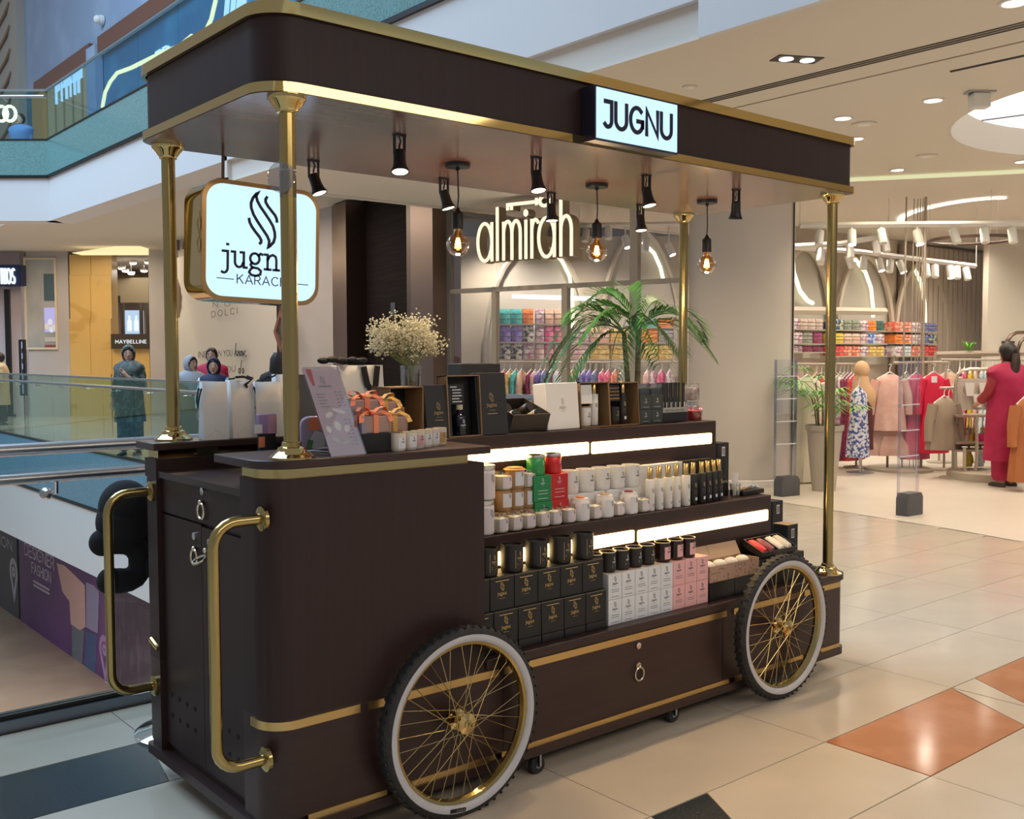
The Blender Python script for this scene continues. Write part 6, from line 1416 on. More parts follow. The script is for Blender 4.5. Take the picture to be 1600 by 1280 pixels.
def archpts(xl, xr, yt, yb, n=14): return [(xl, yb)]+[((xl+xr)/2-(xr-xl)/2*cos(pi*k/n), yb-40-(yb-40-yt)*sin(pi*k/n)) for k in range(n+1)]+[(xr, yb)]
for i, (pl, xl, xr, yt, yb, rr) in enumerate(((S1, 758, 921, 380, 590, .05), (S1, 938, 1064, 360, 590, .05), (R1, 1215, 1298, 388, 560, .05), (R1, 1308, 1395, 400, 570, .05), (R1, 1400, 1478, 413, 570, .05))):
    t = pill('wall_arch', 'cream arch moulding on the shop wall, %s of five from the left' % ORD[i], 'arch', pl, archpts(xl, xr, yt, yb), rr, ARM, -.12, 'moulding')
    q = [(pl.pt(x, y, -.03)[0], pl.pt(x, y, -.03)[1]) for x, y in archpts(xl+3, xr-3, yt+3, yb)]; MB().prism(q, -.05, -.02, 'XZ').build('niche_back', mat('niche_cream', (.56, .52, .45), .7), t)
for i, (pl, pts) in enumerate(((S1, ((862, 390), (878, 408), (890, 432), (894, 460), (896, 545))), (S1, ((1004, 378), (1022, 396), (1032, 418), (1036, 436))), (R1, ((1238, 392), (1240, 425), (1250, 455), (1262, 470), (1270, 474))), (R1, ((1336, 405), (1352, 425), (1361, 450), (1364, 478), (1364, 496))), (R1, ((1430, 421), (1440, 445), (1445, 475), (1446, 504))))):
    pill('led_arc', 'glowing yellow light strip curving inside the shop arch, %s from the left' % ORD[i], 'light strip', pl, pts, .035, LEDY, -.16, 'strip')
pill('led_bar', 'straight white light bar over the fabrics behind the glass front', 'light strip', S1, ((800, 463), (930, 467)), .04, COVE, -.5, 'bar')
# folded fabrics on the niche shelves
def fabm(name, a, b, sc_=18, kind='NOISE', lo=.45, hi=.55): return mat('fabric_'+name, a, .8, var=b, var_scale=(sc_, sc_, sc_), var_lo=lo, var_hi=hi, kind=kind)
FABC = {'turquoise': ((.06, .42, .44), (.10, .55, .55)), 'orange': ((.75, .16, .03), (.80, .28, .06)), 'cream': ((.68, .55, .42), (.74, .40, .30)), 'violet': ((.16, .10, .42), (.30, .24, .62)), 'black and white': ((.03, .03, .04), (.62, .58, .52)), 'pink': ((.72, .06, .22), (.78, .30, .42)), 'pale pink': ((.72, .42, .40), (.75, .62, .58)), 'mustard': ((.62, .36, .05), (.72, .58, .25)), 'grey': ((.28, .27, .28), (.42, .40, .40)), 'blush': ((.58, .44, .37), (.64, .52, .46)), 'maroon': ((.24, .03, .10), (.30, .06, .14)), 'sage': ((.22, .25, .18), (.30, .32, .25)), 'navy': ((.02, .05, .22), (.50, .55, .30)), 'red': ((.62, .03, .04), (.72, .14, .10)), 'dark green': ((.03, .10, .08), (.05, .14, .11)), 'yellow': ((.68, .50, .03), (.72, .56, .10)), 'blue': ((.05, .16, .65), (.60, .62, .70)), 'slate blue': ((.13, .14, .32), (.20, .22, .42)), 'white floral': ((.70, .66, .62), (.45, .25, .35)), 'coral': ((.75, .12, .08), (.80, .45, .30)), 'pale blue': ((.42, .55, .62), (.70, .72, .72))}
FM = {k: fabm(k.replace(' ', '_'), a, b) for k, (a, b) in FABC.items()}
def rows_of(pl, off, x0, x1, ytops, cols, where, depth=.28):
    for r, (yt, yb, cl_) in enumerate(zip(ytops, ytops[1:], cols)):
        a, zt_ = pl.pt(x0, yt+1, off); b, zb2 = pl.pt(x1, yb, off); n = len(cl_); rn = ('top', 'middle', 'bottom', 'lowest')[r]
        sh = tag(MB().box(a-.03, off-.01, zb2-.02, b+.03, off+depth, zb2).build('shelf', FRM, frame=pl), 'thin %s shelf under folded fabric, %s' % (rn, where), 'shelf')
        for k, c in enumerate(cl_):
            ua = a+(b-a)*k/n; ub = a+(b-a)*(k+1)/n; h = zt_-zb2-.02
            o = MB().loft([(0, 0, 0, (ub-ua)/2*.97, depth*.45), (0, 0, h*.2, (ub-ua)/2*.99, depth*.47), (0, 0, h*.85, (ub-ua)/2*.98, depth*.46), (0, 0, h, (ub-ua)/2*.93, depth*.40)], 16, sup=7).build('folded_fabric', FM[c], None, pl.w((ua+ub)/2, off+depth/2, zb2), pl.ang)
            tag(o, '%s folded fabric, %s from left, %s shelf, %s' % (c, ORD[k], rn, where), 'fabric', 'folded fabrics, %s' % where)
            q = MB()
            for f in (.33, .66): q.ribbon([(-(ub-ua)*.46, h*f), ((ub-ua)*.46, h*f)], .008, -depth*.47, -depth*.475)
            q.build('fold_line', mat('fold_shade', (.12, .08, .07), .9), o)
rows_of(S1, -.62, 780, 834, (480, 506, 534, 561), (('turquoise', 'turquoise', 'orange'), ('violet', 'violet', 'black and white'), ('black and white', 'black and white', 'white floral')), 'left bay behind shop glass')
rows_of(S1, -.62, 836, 880, (480, 506, 534, 561), (('white floral', 'cream', 'cream'), ('white floral', 'pink', 'pink'), ('pale pink', 'pink', 'pale pink')), 'middle bay behind shop glass')
rows_of(S1, -.62, 890, 985, (510, 535, 561), (('white floral', 'cream', 'mustard'), ('pale pink', 'mustard', 'mustard')), 'bay behind the tall palm')
rows_of(S1, -.62, 1004, 1054, (496, 511, 535, 561), (('turquoise', 'orange'), ('orange', 'grey'), ('mustard', 'mustard')), 'bay beside the far brass post')
rows_of(R1, -.42, 1240, 1288, (494, 515, 537, 550), (('white floral', 'blush', 'blush', 'blush'), ('white floral', 'sage', 'maroon'), ('white floral', 'maroon', 'maroon')), 'niche beside the round column')
rows_of(R1, -.42, 1307, 1384, (496, 517, 537, 556), (('navy', 'sage', 'sage', 'white floral', 'orange', 'dark green'), ('yellow', 'cream', 'cream', 'white floral', 'blue', 'white floral'), ('red', 'coral', 'coral', 'white floral', 'mustard', 'mustard')), 'middle niche of right shop')
rows_of(R1, -.42, 1401, 1466, (500, 519, 537, 556), (('coral', 'coral', 'white floral', 'slate blue', 'slate blue'), ('orange', 'coral', 'white floral', 'slate blue', 'navy'), ('white floral', 'pale blue', 'coral', 'red', 'red')), 'right niche of right shop')
pill('shelf_beam', 'pale shelf beam above the niches of the right shop', 'shelf', R1, ((1230, 485), (1382, 487)), .07, ARM, -.4, 'beam')
t = thing('wall_lettering', 'cut off white letters PRE on the white shop wall at the right edge', 'sign', W1.w(0), W1.ang)
x0, z0 = W1.pt(1564, 548, -.05); x1, _ = W1.pt(1585, 548, -.05); _, z1_ = W1.pt(1564, 540.5, -.05); write(MB(), 'PRE', x0, z0, z1_-z0, width=x1-x0, y0=-.02, y1=-.08, bold=.26).build('lettering', WHITE, t)
u, z = W1.pt(1574, 536); MB().box(u-.10, -.05, z-.01, u+.10, 0, z+.03).build('dark_panel', mat('plum_dark', (.06, .025, .04), .5), t)

# ---- garments: a hanger with a folded, softly rippled garment on it
HNG = mat('white_hanger', (.72, .70, .66), .4)
def garment(label, P, rot, w, h, m, group=None, sleeves=True, flare=1.15, fold=.07, hang=True, name='garment', thick=.10):
    """P = top of the hanger hook"""
    t = thing(name, label, 'garment', P, rot, group); z = -.13
    r = [(0, 0, z, .05, .03), (0, 0, z-.03, w*.30, thick*.45), (0, 0, z-.08, w*.46, thick*.7), (0, 0, z-.22, w*.46, thick*.9), (0, 0, z-h*.45, w*.44, thick*.95), (0, 0, z-h*.75, w*.5*flare, thick*1.1), (0, 0, z-h, w*.54*flare, thick*1.2)]
    MB().loft(r, 28, fold=fold, k=9).build('body', m, t)
    if sleeves:
        for s in (-1, 1): MB().tube([(s*w*.42, 0, z-.08), (s*w*.58, -.01, z-.28), (s*w*.62, -.02, z-.52)], [.065, .058, .05], 10).build('sleeve', m, t)
    MB().tube([(0, 0, z+.02), (0, 0, -.05), (.02, 0, -.02), (.015, 0, .0), (-.012, 0, -.005)], .006, 6).tube([(-w*.40, 0, z-.06), (0, 0, z+.03), (w*.40, 0, z-.06)], .010, 6).build('hanger', HNG, t)
    return t
def rail(name, label, pts, r=.016, m=None, legs=()):
    p0 = Vector(pts[0]); t = thing(name, label, 'clothes rail', (p0.x, p0.y, 0)); L_ = [Vector(p)-Vector((p0.x, p0.y, 0)) for p in pts]
    MB().tube(L_, r, 8).build('rail', m or FRM, t)
    for q in legs: q = Vector(q)-Vector((p0.x, p0.y, 0)); MB().tube([q, (q.x, q.y, .02)], r, 8).build('upright', m or FRM, t); MB().lathe([(.16, 0), (.16, .015), (.02, .03)], (q.x, q.y, 0), 20).build('foot', m or FRM, t)
    return t
# hanging row behind the glass front
G1 = EP(16.6); rail('clothes_rail', 'long rail of clothes on white hangers behind the glass front', [G1.wp(776, 566), G1.wp(1062, 566)], legs=(G1.wp(776, 566), G1.wp(1062, 566)))
colsA = ['pink', 'mustard', 'turquoise', 'cream', 'maroon', 'pale pink', 'violet', 'slate blue', 'maroon', 'pale blue', 'mustard', 'black and white', 'violet', 'violet', 'slate blue', 'pink', 'pink', 'coral', 'grey', 'pale pink', 'white floral', 'pink', 'white floral']
xsA = [788, 797, 806, 815, 830, 837, 844, 852, 862, 872, 895, 905, 914, 922, 931, 942, 951, 962, 974, 1012, 1022, 1034, 1047]
for k, (c, px) in enumerate(zip(colsA, xsA)): garment('%s garment on white hanger, %s from the left behind the shop glass' % (c, ORD[k] if k < 20 else ('twenty first', 'twenty second', 'twenty third')[k-20]), G1.wp(px, 567), EROT+rad(62), .40, .95, FM[c], 'garments behind the glass front', sleeves=False, thick=.055)
# rail left of the brass post on the right
G2 = EP(13.6); rail('clothes_rail', 'rail of hanging clothes just right of the round column', [G2.wp(1232, 569), G2.wp(1352, 569)], legs=(G2.wp(1258, 569), G2.wp(1340, 569)))
for k, (px, c, h) in enumerate(((1240, 'cream', 1.0), (1276, 'orange', .95), (1284, 'grey', .95), (1291, 'red', 1.0), (1300, 'sage', .95), (1306, 'red', 1.0), (1313, 'grey', 1.0), (1319, 'white floral', .95), (1325, 'maroon', 1.05), (1331, 'maroon', 1.0), (1337, 'red', 1.05), (1344, 'blue', 1.0))):
    garment('%s hanging garment, %s from the left on the rail by the round column' % (c, ORD[k]), G2.wp(px, 570), EROT+rad(44), .42, h*1.08, FM[c], 'garments by the round column', sleeves=False, thick=.06)
G3 = EP(12.0)
IVO = mat('ivory_fabric', (.62, .56, .45), .8); garment('long ivory coat hanging at the front beside the round column', G3.wp(1262, 572), EROT+rad(20), .42, 1.22, IVO, flare=1.2, fold=.10)
garment('mustard trousers hanging low beside the column foot', G3.wp(1251, 650), EROT+rad(20), .28, .72, mat('mustard_fabric', (.56, .36, .10), .8), sleeves=False, fold=.16, flare=.9)
# mannequin with a peach scarf
G4 = EP(13.0); p = G4.wp(1346, 600); p.z = 0
mq = thing('mannequin', 'mannequin with peach head scarf and dark maroon dress', 'mannequin', p, EROT+rad(30)); zh = G4.wp(1344, 579).z
PCH = mat('peach_scarf', (.66, .42, .24), .7)
MB().ball((0, 0, zh), .095, .10, .125, 16, 12).build('head_wrap', PCH, mq); MB().loft([(0, 0, zh-.06, .08, .08), (.0, 0, zh-.16, .10, .10), (.03, 0, zh-.24, .15, .12), (.05, 0, zh-.33, .165, .14), (.07, 0, zh-.44, .11, .12), (.09, 0, zh-.50, .04, .10)], 20, fold=.02).build('scarf', PCH, mq)
MB().loft([(.02, 0, .3, .15, .14), (.02, 0, .8, .13, .12), (.02, 0, zh-.45, .14, .12), (.02, 0, zh-.30, .15, .10)], 22, fold=.0).build('dress', mat('dark_maroon_dress', (.09, .02, .025), .8), mq); MB().tube([(0, 0, 0), (0, 0, .3)], .02, 8).build('stand', STEEL, mq); MB().lathe([(.17, 0), (.17, .012)], n=20).build('foot', STEEL, mq)
# pink suit on its own stand
G5 = EP(13.3); p = G5.wp(1387, 690); z1_ = G5.wp(1387, 566).z
st_ = thing('garment_stand', 'slim bronze stand with round base carrying the pale pink suit', 'stand', (p.x, p.y, 0)); MB().tube([(0, 0, .02), (0, 0, z1_)], .016, 8).build('pole', BRONZE, st_); MB().lathe([(.42, 0), (.42, .03), (.40, .035)], (.12, -.1, 0), 32).build('base', FRM, st_)
PNK = mat('pale_pink_fabric', (.66, .40, .34), .75, var=(.70, .47, .42), var_scale=(9, 9, 9))
garment('pale pink long sleeved tunic on the slim bronze stand', G5.wp(1385, 569)-HEAD*.12, EROT, .40, .72, PNK, fold=.05, flare=1.05)
garment('pale pink wide trousers hanging under the pink tunic', G5.wp(1386, 640)-HEAD*.05, EROT, .42, .46, PNK, sleeves=False, fold=.16, flare=1.3)
RODM = mat('pale_rod', (.42, .35, .27), .4, .3)
t = thing('ceiling_rods', 'group of thin bronze rods from ceiling to floor in the shop', 'rods', G5.wp(1430, 560)*1); t.location.z = 0
for px in (1424, 1430, 1434, 1438): 
    q = G5.wp(px, 560); MB().tube([(q.x-t.location.x, q.y-t.location.y, .02), (q.x-t.location.x, q.y-t.location.y, 3.5)], .007, 6).build('rod', RODM, t)
for px, lb in ((1412, 'thin bronze ceiling rod left of the rod group'), (1442, 'thicker pale rod right of the rod group carrying the red dress')):
    q = G5.wp(px, 560); t = thing('ceiling_rod', lb, 'rod', (q.x, q.y, 0)); MB().tube([(0, 0, .02), (0, 0, 3.52)], (.012, .020)[px > 1430], 8).build('rod', RODM, t); MB().lathe([(.12, 0), (.12, .015), (.03, .03)], n=20).build('foot', FRM, t)
rail('clothes_rail', 'rail with the red and pink dresses right of the bronze rods', [G5.wp(1396, 567), G5.wp(1480, 566)], legs=(G5.wp(1478, 566),))
garment('pink red dress hanging behind the clear security panel', G5.wp(1432, 569), EROT+rad(20), .34, 1.1, mat('rose_fabric', (.55, .10, .20), .7), fold=.06)
garment('bright red long dress with white tag right of the security panel', G5.wp(1454, 568)-HEAD*.1, EROT+rad(12), .36, 1.02, mat('bright_red_fabric', (.60, .005, .05), .7), fold=.06)
q = G5.wp(1447, 591)-HEAD*.26; tag(MB().box(-.035, 0, -.05, .035, .004, .03).build('price_tag', LBLW, None, q, EROT), 'white price tag on the bright red dress', 'tag')
garment('sage garment hanging behind the rose dress', G5.wp(1421, 569)+HEAD*.1, EROT+rad(40), .36, 1.0, FM['sage'], fold=.06)
G6 = EP(12.4); TPE = mat('taupe_fabric', (.30, .235, .175), .75)
rail('clothes_rail', 'low rail with the taupe tops in front of the display', [G6.wp(1468, 606), G6.wp(1494, 606)], legs=(G6.wp(1491, 606),))
garment('taupe long sleeved top hanging at the front of the low rail', G6.wp(1473, 605)-HEAD*.05, EROT+rad(15), .36, .62, TPE, fold=.08, flare=1.2)
garment('second taupe top half hidden behind the first', G6.wp(1488, 607)+HEAD*.1, EROT+rad(35), .34, .62, TPE, fold=.08, flare=1.15)
garment('cream garment hanging over the taupe tops', EP(13.8).wp(1482, 566), EROT+rad(15), .34, .6, FM['cream'])
G7 = EP(14.2); rail('clothes_rail', 'far rail of pastel garments below the brown shelf at the right', [G7.wp(1470, 562), G7.wp(1640, 562)], legs=(G7.wp(1470, 562), G7.wp(1640, 562)))
for k, (px, c) in enumerate(zip((1500, 1507, 1517, 1525, 1535, 1542, 1551, 1558, 1592), ('maroon', 'pink', 'yellow', 'cream', 'pale blue', 'pale blue', 'cream', 'pale pink', 'sage'))): garment('%s garment, %s from the left on the far pastel rail' % (c, ORD[k]), G7.wp(px, 563), EROT+rad(60), .38, .95, FM[c], 'garments on the far pastel rail', sleeves=False, thick=.05)
pill('shelf_board', 'long brown display board above the far pastel rail', 'shelf', G7, ((1462, 554), (1600, 551), (1640, 551)), .05, TAUPE, .3, 'board')
t = thing('small_plant', 'tiny green plant on the long brown display board', 'plant', G7.wp(1514, 549, .3)); m = MB()
for k in range(7): a = k*.9; m.tube([(0, 0, 0), (.06*cos(a), .06*sin(a), .10), (.11*cos(a), .11*sin(a), .13+.02*(k % 3))], [.012, .014, .002], 4)
m.build('leaves', LEAF, t); MB().lathe([(.035, -.05), (.045, .0)], n=12).build('pot', POT, t)
# round display with loops, board and shelves, by the woman
G8 = EP(12.35); p = G8.wp(1548, 752); p.z = 0
gd = thing('round_display', 'round bronze tube display with low pale base in front of the woman', 'display', p, EROT)
def gq(px, py, off=0): u, z = G8.pt(px, py, off); u0, _ = G8.pt(1548, 752); return (u-u0, off, z)
MB().lathe([(.50, 0), (.50, .09), (.47, .11)], n=44).build('base', mat('pale_bronze', (.48, .42, .34), .5), gd)
TB = mat('pale_bronze_tube', (.50, .43, .34), .3, .6)
MB().tube([gq(1493, 752), gq(1493, 600), gq(1496, 586), gq(1503, 579), gq(1515, 577), gq(1612, 577), gq(1622, 585), gq(1625, 600), gq(1625, 752)], .020, 8).build('frame_tube', TB, gd)
MB().tube([gq(1507, 700, -.2), gq(1507, 730, -.2), gq(1511, 742, -.2), gq(1517, 744, -.2), gq(1523, 738, -.2), gq(1526, 725, -.2), gq(1526, 650, -.2)], .020, 8).build('loop_tube', TB, gd)
a, b = gq(1496, 592, .02), gq(1600, 640, .02); MB().box(a[0], .02, b[2], b[0], .05, a[2]).build('board', mat('board_cream', (.56, .50, .42), .6), gd)
for y in (649, 691, 703): a, b = gq(1495, y, -.15), gq(1600, y+3, -.15); MB().box(a[0], -.15, b[2], b[0], .20, a[2]).build('shelf', TB, gd)
for k, (px, py) in enumerate(((1516, 598), (1538, 598), (1529, 616), (1548, 616))):
    a = G8.wp(px-8, py, -.03); h = .16; o = MB().prism([(0, 0), (.115, 0), (.10, -h), (.02, -h)], 0, .012, 'XZ').build('folded_card', PAPER, None, a, EROT); tag(o, 'white folded fabric card on the display board, %s' % ('upper left', 'upper right', 'lower middle', 'lower right')[k], 'card', 'white cards on the display board')
for k, (px, py, c) in enumerate(((1504, 690, 'sage'), (1514, 690, 'cream'), (1522, 690, 'yellow'), (1536, 690, 'mustard'), (1514, 722, 'yellow'), (1532, 722, 'pale blue'))):
    garment('%s garment under the display shelf, %s from the left in the %s tier' % (c, ORD[k % 4], ('upper', 'lower')[k > 3]), G8.wp(px, py-38, .12), EROT+rad(50), .22, .18, FM[c], 'garments inside the round display', sleeves=False, thick=.04)
tag(MB().loft([(0, 0, 0, .11, .08), (0, 0, .05, .12, .09), (0, 0, .09, .11, .08)], 14, sup=5).build('folded_pink_fabric', mat('hot_pink_fabric', (.62, .01, .15), .7), None, G8.wp(1537, 690, .02), EROT), 'hot pink folded fabric on the display shelf by the woman', 'fabric')
pill('loop_stand', 'tall bronze loop stand at the right edge above the woman', 'stand', EP(12.6), ((1571, 750), (1571, 545), (1574, 532), (1580, 524), (1588, 520), (1625, 519)), .024, BRONZE, 0, 'loop')
pill('loop_stand', 'second smaller bronze loop stand at the right edge', 'stand', EP(12.9), ((1590, 750), (1590, 548), (1594, 535), (1602, 527), (1630, 523)), .022, BRONZE, 0, 'loop')
garment('rust orange garment at the right edge of the picture', EP(11.2).wp(1602, 605), EROT+rad(20), .30, .9, mat('rust_fabric', (.40, .13, .04), .75), fold=.08)
# security panels
for i, (px, py, ptop, lb) in enumerate(((1418, 805, 563, 'right clear acrylic security panel with dark base in the shop entrance'), (1226, 775, 562, 'left clear acrylic security panel with dark base beside the round column'))):
    P = at(px, py, 2, 0); d = (P-CAM).dot(HEAD); z1_ = EP(d).pt(px, ptop)[1]; w = (.36, .33)[i]
    t = thing('security_panel', lb, 'security gate', (P.x, P.y, 0), EROT+rad((38, 30)[i]))
    MB().prism([(-.10, -.0), (-.10, .16), (-.07, .21), (.13, .21), (.16, .17), (.16, 0)], -.06, .06, 'XZ').build('base', mat('pedestal_grey', (.075, .075, .085), .5), t)
    MB().box(-w*.45, -.008, .20, w*.45, .008, z1_).build('acrylic_sheet', glassmat('clear_acrylic', (.975, .975, .985), .02, .0, .2), t)
    for s in (-1, 1): MB().box(s*w*.45-.008, -.012, .20, s*w*.45+.008, .012, z1_).build('edge_rod', glassmat('violet_acrylic', (.94, .93, .985), .08), t)
    for k in range(4): MB().box(-w*.44, -.012, .55+.24*k, w*.44, .012, .56+.24*k).build('cross_bar', mat('clear_bar', (.62, .60, .68), .2), t)
# white suspended tracks with spot heads
def track(label, pl, pts, heads, r=.035):
    t = thing('light_track', label, 'track', pl.w(0), pl.ang); MB().tube([(pl.pt(x, y)[0], 0, pl.pt(x, y)[1]) for x, y in pts], r, 4).build('track', WHITE, t)
    for x, y in (pts[0], pts[-1]): u, z = pl.pt(x, y); MB().tube([(u, 0, z), (u, 0, 3.55)], .006, 5).build('suspension', WHITE, t)
    for k, (x, y, tx, lit) in enumerate(heads):
        P = pl.wp(x, y); o = thing('track_spot', 'white cylinder spotlight, %s along the %s' % (ORD[k], label), 'spotlight', P, pl.ang, 'white track spotlights')
        ps = sorted(pts); yl = ps[0][1]
        for (xa_, ya_), (xb_, yb_) in zip(ps, ps[1:]):
            if xa_ <= x <= xb_: yl = ya_+(yb_-ya_)*(x-xa_)/(xb_-xa_)
        M = Euler((rad(-18), rad(tx), 0)).to_matrix().to_4x4(); MB().tube([(0, 0, max(.08, pl.pt(x, yl)[1]-P.z)), (0, 0, .0)], .012, 6).build('stem', WHITE, o)
        MB().lathe([(.048, .03), (.05, .02), (.05, -.14), (.046, -.15)], n=16, M=M).build('cylinder', WHITE, o)
        if lit: MB().lathe([(.001, -.152), (.045, -.152)], n=16, M=M, cap=False).build('lens', DOWNL, o)
track('front white light track of the right shop', EP(12.2), ((1250, 352), (1620, 349)), ((1281, 365, 10, 0), (1331, 364, 4, 1), (1377, 362, -4, 0), (1433, 364, -8, 1), (1490, 362, -12, 0), (1538, 361, 2, 0), (1581, 361, 0, 0)))
track('middle slanting white light track of the right shop', EP(13.6), ((1238, 385), (1312, 381), (1388, 368)), ((1369, 381, 0, 0), (1383, 377, -4, 0), (1281, 392, 4, 0), (1328, 387, 0, 0)))
track('back falling white light track of the right shop', EP(14.6), ((1242, 387), (1340, 393), (1450, 407), (1525, 416)), ((1284, 398, 12, 0), (1326, 403, -14, 0), (1350, 405, 10, 0), (1374, 408, -8, 1), (1391, 410, 10, 0), (1406, 411, -16, 1), (1447, 417, 0, 0), (1461, 418, 6, 0), (1484, 419, 0, 1), (1495, 420, 4, 0), (1509, 422, -6, 0)))
track('white light track seen through the glass front', EP(14.5), ((905, 352), (1062, 350)), ((916, 362, 8, 0), (951, 358, 2, 0), (977, 372, -12, 1), (1010, 378, 10, 0), (1045, 384, -20, 1)))
pl = EP(13.2); u, z = pl.pt(1535, 371)
t = thing('ring_lamp', 'thin dark brown ring lamp hung from the shop ceiling', 'ring lamp', pl.w(u, .3, z), EROT); MB().tube([(.52*cos(rad(a)), .52*sin(rad(a)), .0) for a in range(0, 360, 8)], .022, 6, closed=True).build('ring', mat('ring_brown', (.12, .075, .065), .4), t)
for a in (30, 150, 270): MB().tube([(.52*cos(rad(a)), .52*sin(rad(a)), 0), (.52*cos(rad(a)), .52*sin(rad(a)), 3.56-z)], .004, 5).build('suspension', WHITE, t)
P = at(1497, 331, 2, 3.56); t = thing('cove_ring', 'white glowing crescent ring light in the far shop ceiling', 'ceiling light', (P.x, P.y, 3.56), EROT)
MB().ribbon([(.66*cos(rad(a)), 1.35*sin(rad(a))) for a in range(110, 275, 8)], .09, -.01, -.02, plane='XY').build('crescent', COVE, t)
spot('shop_fill_spot', (15.2, 5.6, 3.45), 90, (1, .88, .72), 150, .9, (15.21, 5.6, 0), .06)  # spot without a fixture, added to brighten the slat panel wall
t = thing('door_frame_post', 'pale door frame post with dark edge right of the round column', 'post', EP(11.9).wp(1229, 700)*1, EROT); t.location.z = 0
MB().box(-.07, -.06, 0, .03, .06, 3.565).build('post', FRM, t); MB().box(.03, -.06, 0, .05, .06, 3.565).build('dark_edge', BLACK, t); MB().box(-.08, -.07, 0, .06, .07, .06).build('foot', FRM, t)
garment('blue and white printed dress hanging in front of the scarfed mannequin', EP(12.75).wp(1342, 590), EROT+rad(30), .26, .86, mat('blue_white_dress', (.05, .08, .28), .7, var=(.62, .64, .70), var_scale=(26, 26, 26), var_lo=.46, var_hi=.52), sleeves=False, fold=.10, flare=1.1)

# ================================================================ PEOPLE
def shell(m, c, rx, ry, rz, face=(62, -38, 42), n=28, mm=18, M=None):
    """a scarf round a head: sphere with a face opening (half width deg, low deg, high deg), facing -Y"""
    idx = {}; vs = []
    for i in range(mm+1):
        el = -pi/2+pi*i/mm
        for k in range(n):
            a = 2*pi*k/n; p = Vector((rx*cos(el)*sin(a), -ry*cos(el)*cos(a), rz*sin(el))); vs.append((M @ p if M else p)+Vector(c))
    fs = []
    for i in range(mm):
        e = -90+180*(i+.5)/mm
        for k in range(n):
            a = (360*(k+.5)/n+180) % 360-180
            q = ((e-(face[1]+face[2])/2)/((face[2]-face[1])/2))
            if abs(q) < 1 and abs(a) < face[0]*sqrt(1-q*q): continue
            fs.append((i*n+k, (i+1)*n+k, (i+1)*n+(k+1) % n, i*n+(k+1) % n))
    return m.add(vs, fs)
def capsule(m, pts, rs, n=12):
    m.tube(pts, rs, n)
    for p, r in ((pts[0], rs[0]), (pts[-1], rs[-1])): m.ball(p, r, n=n, m=8)
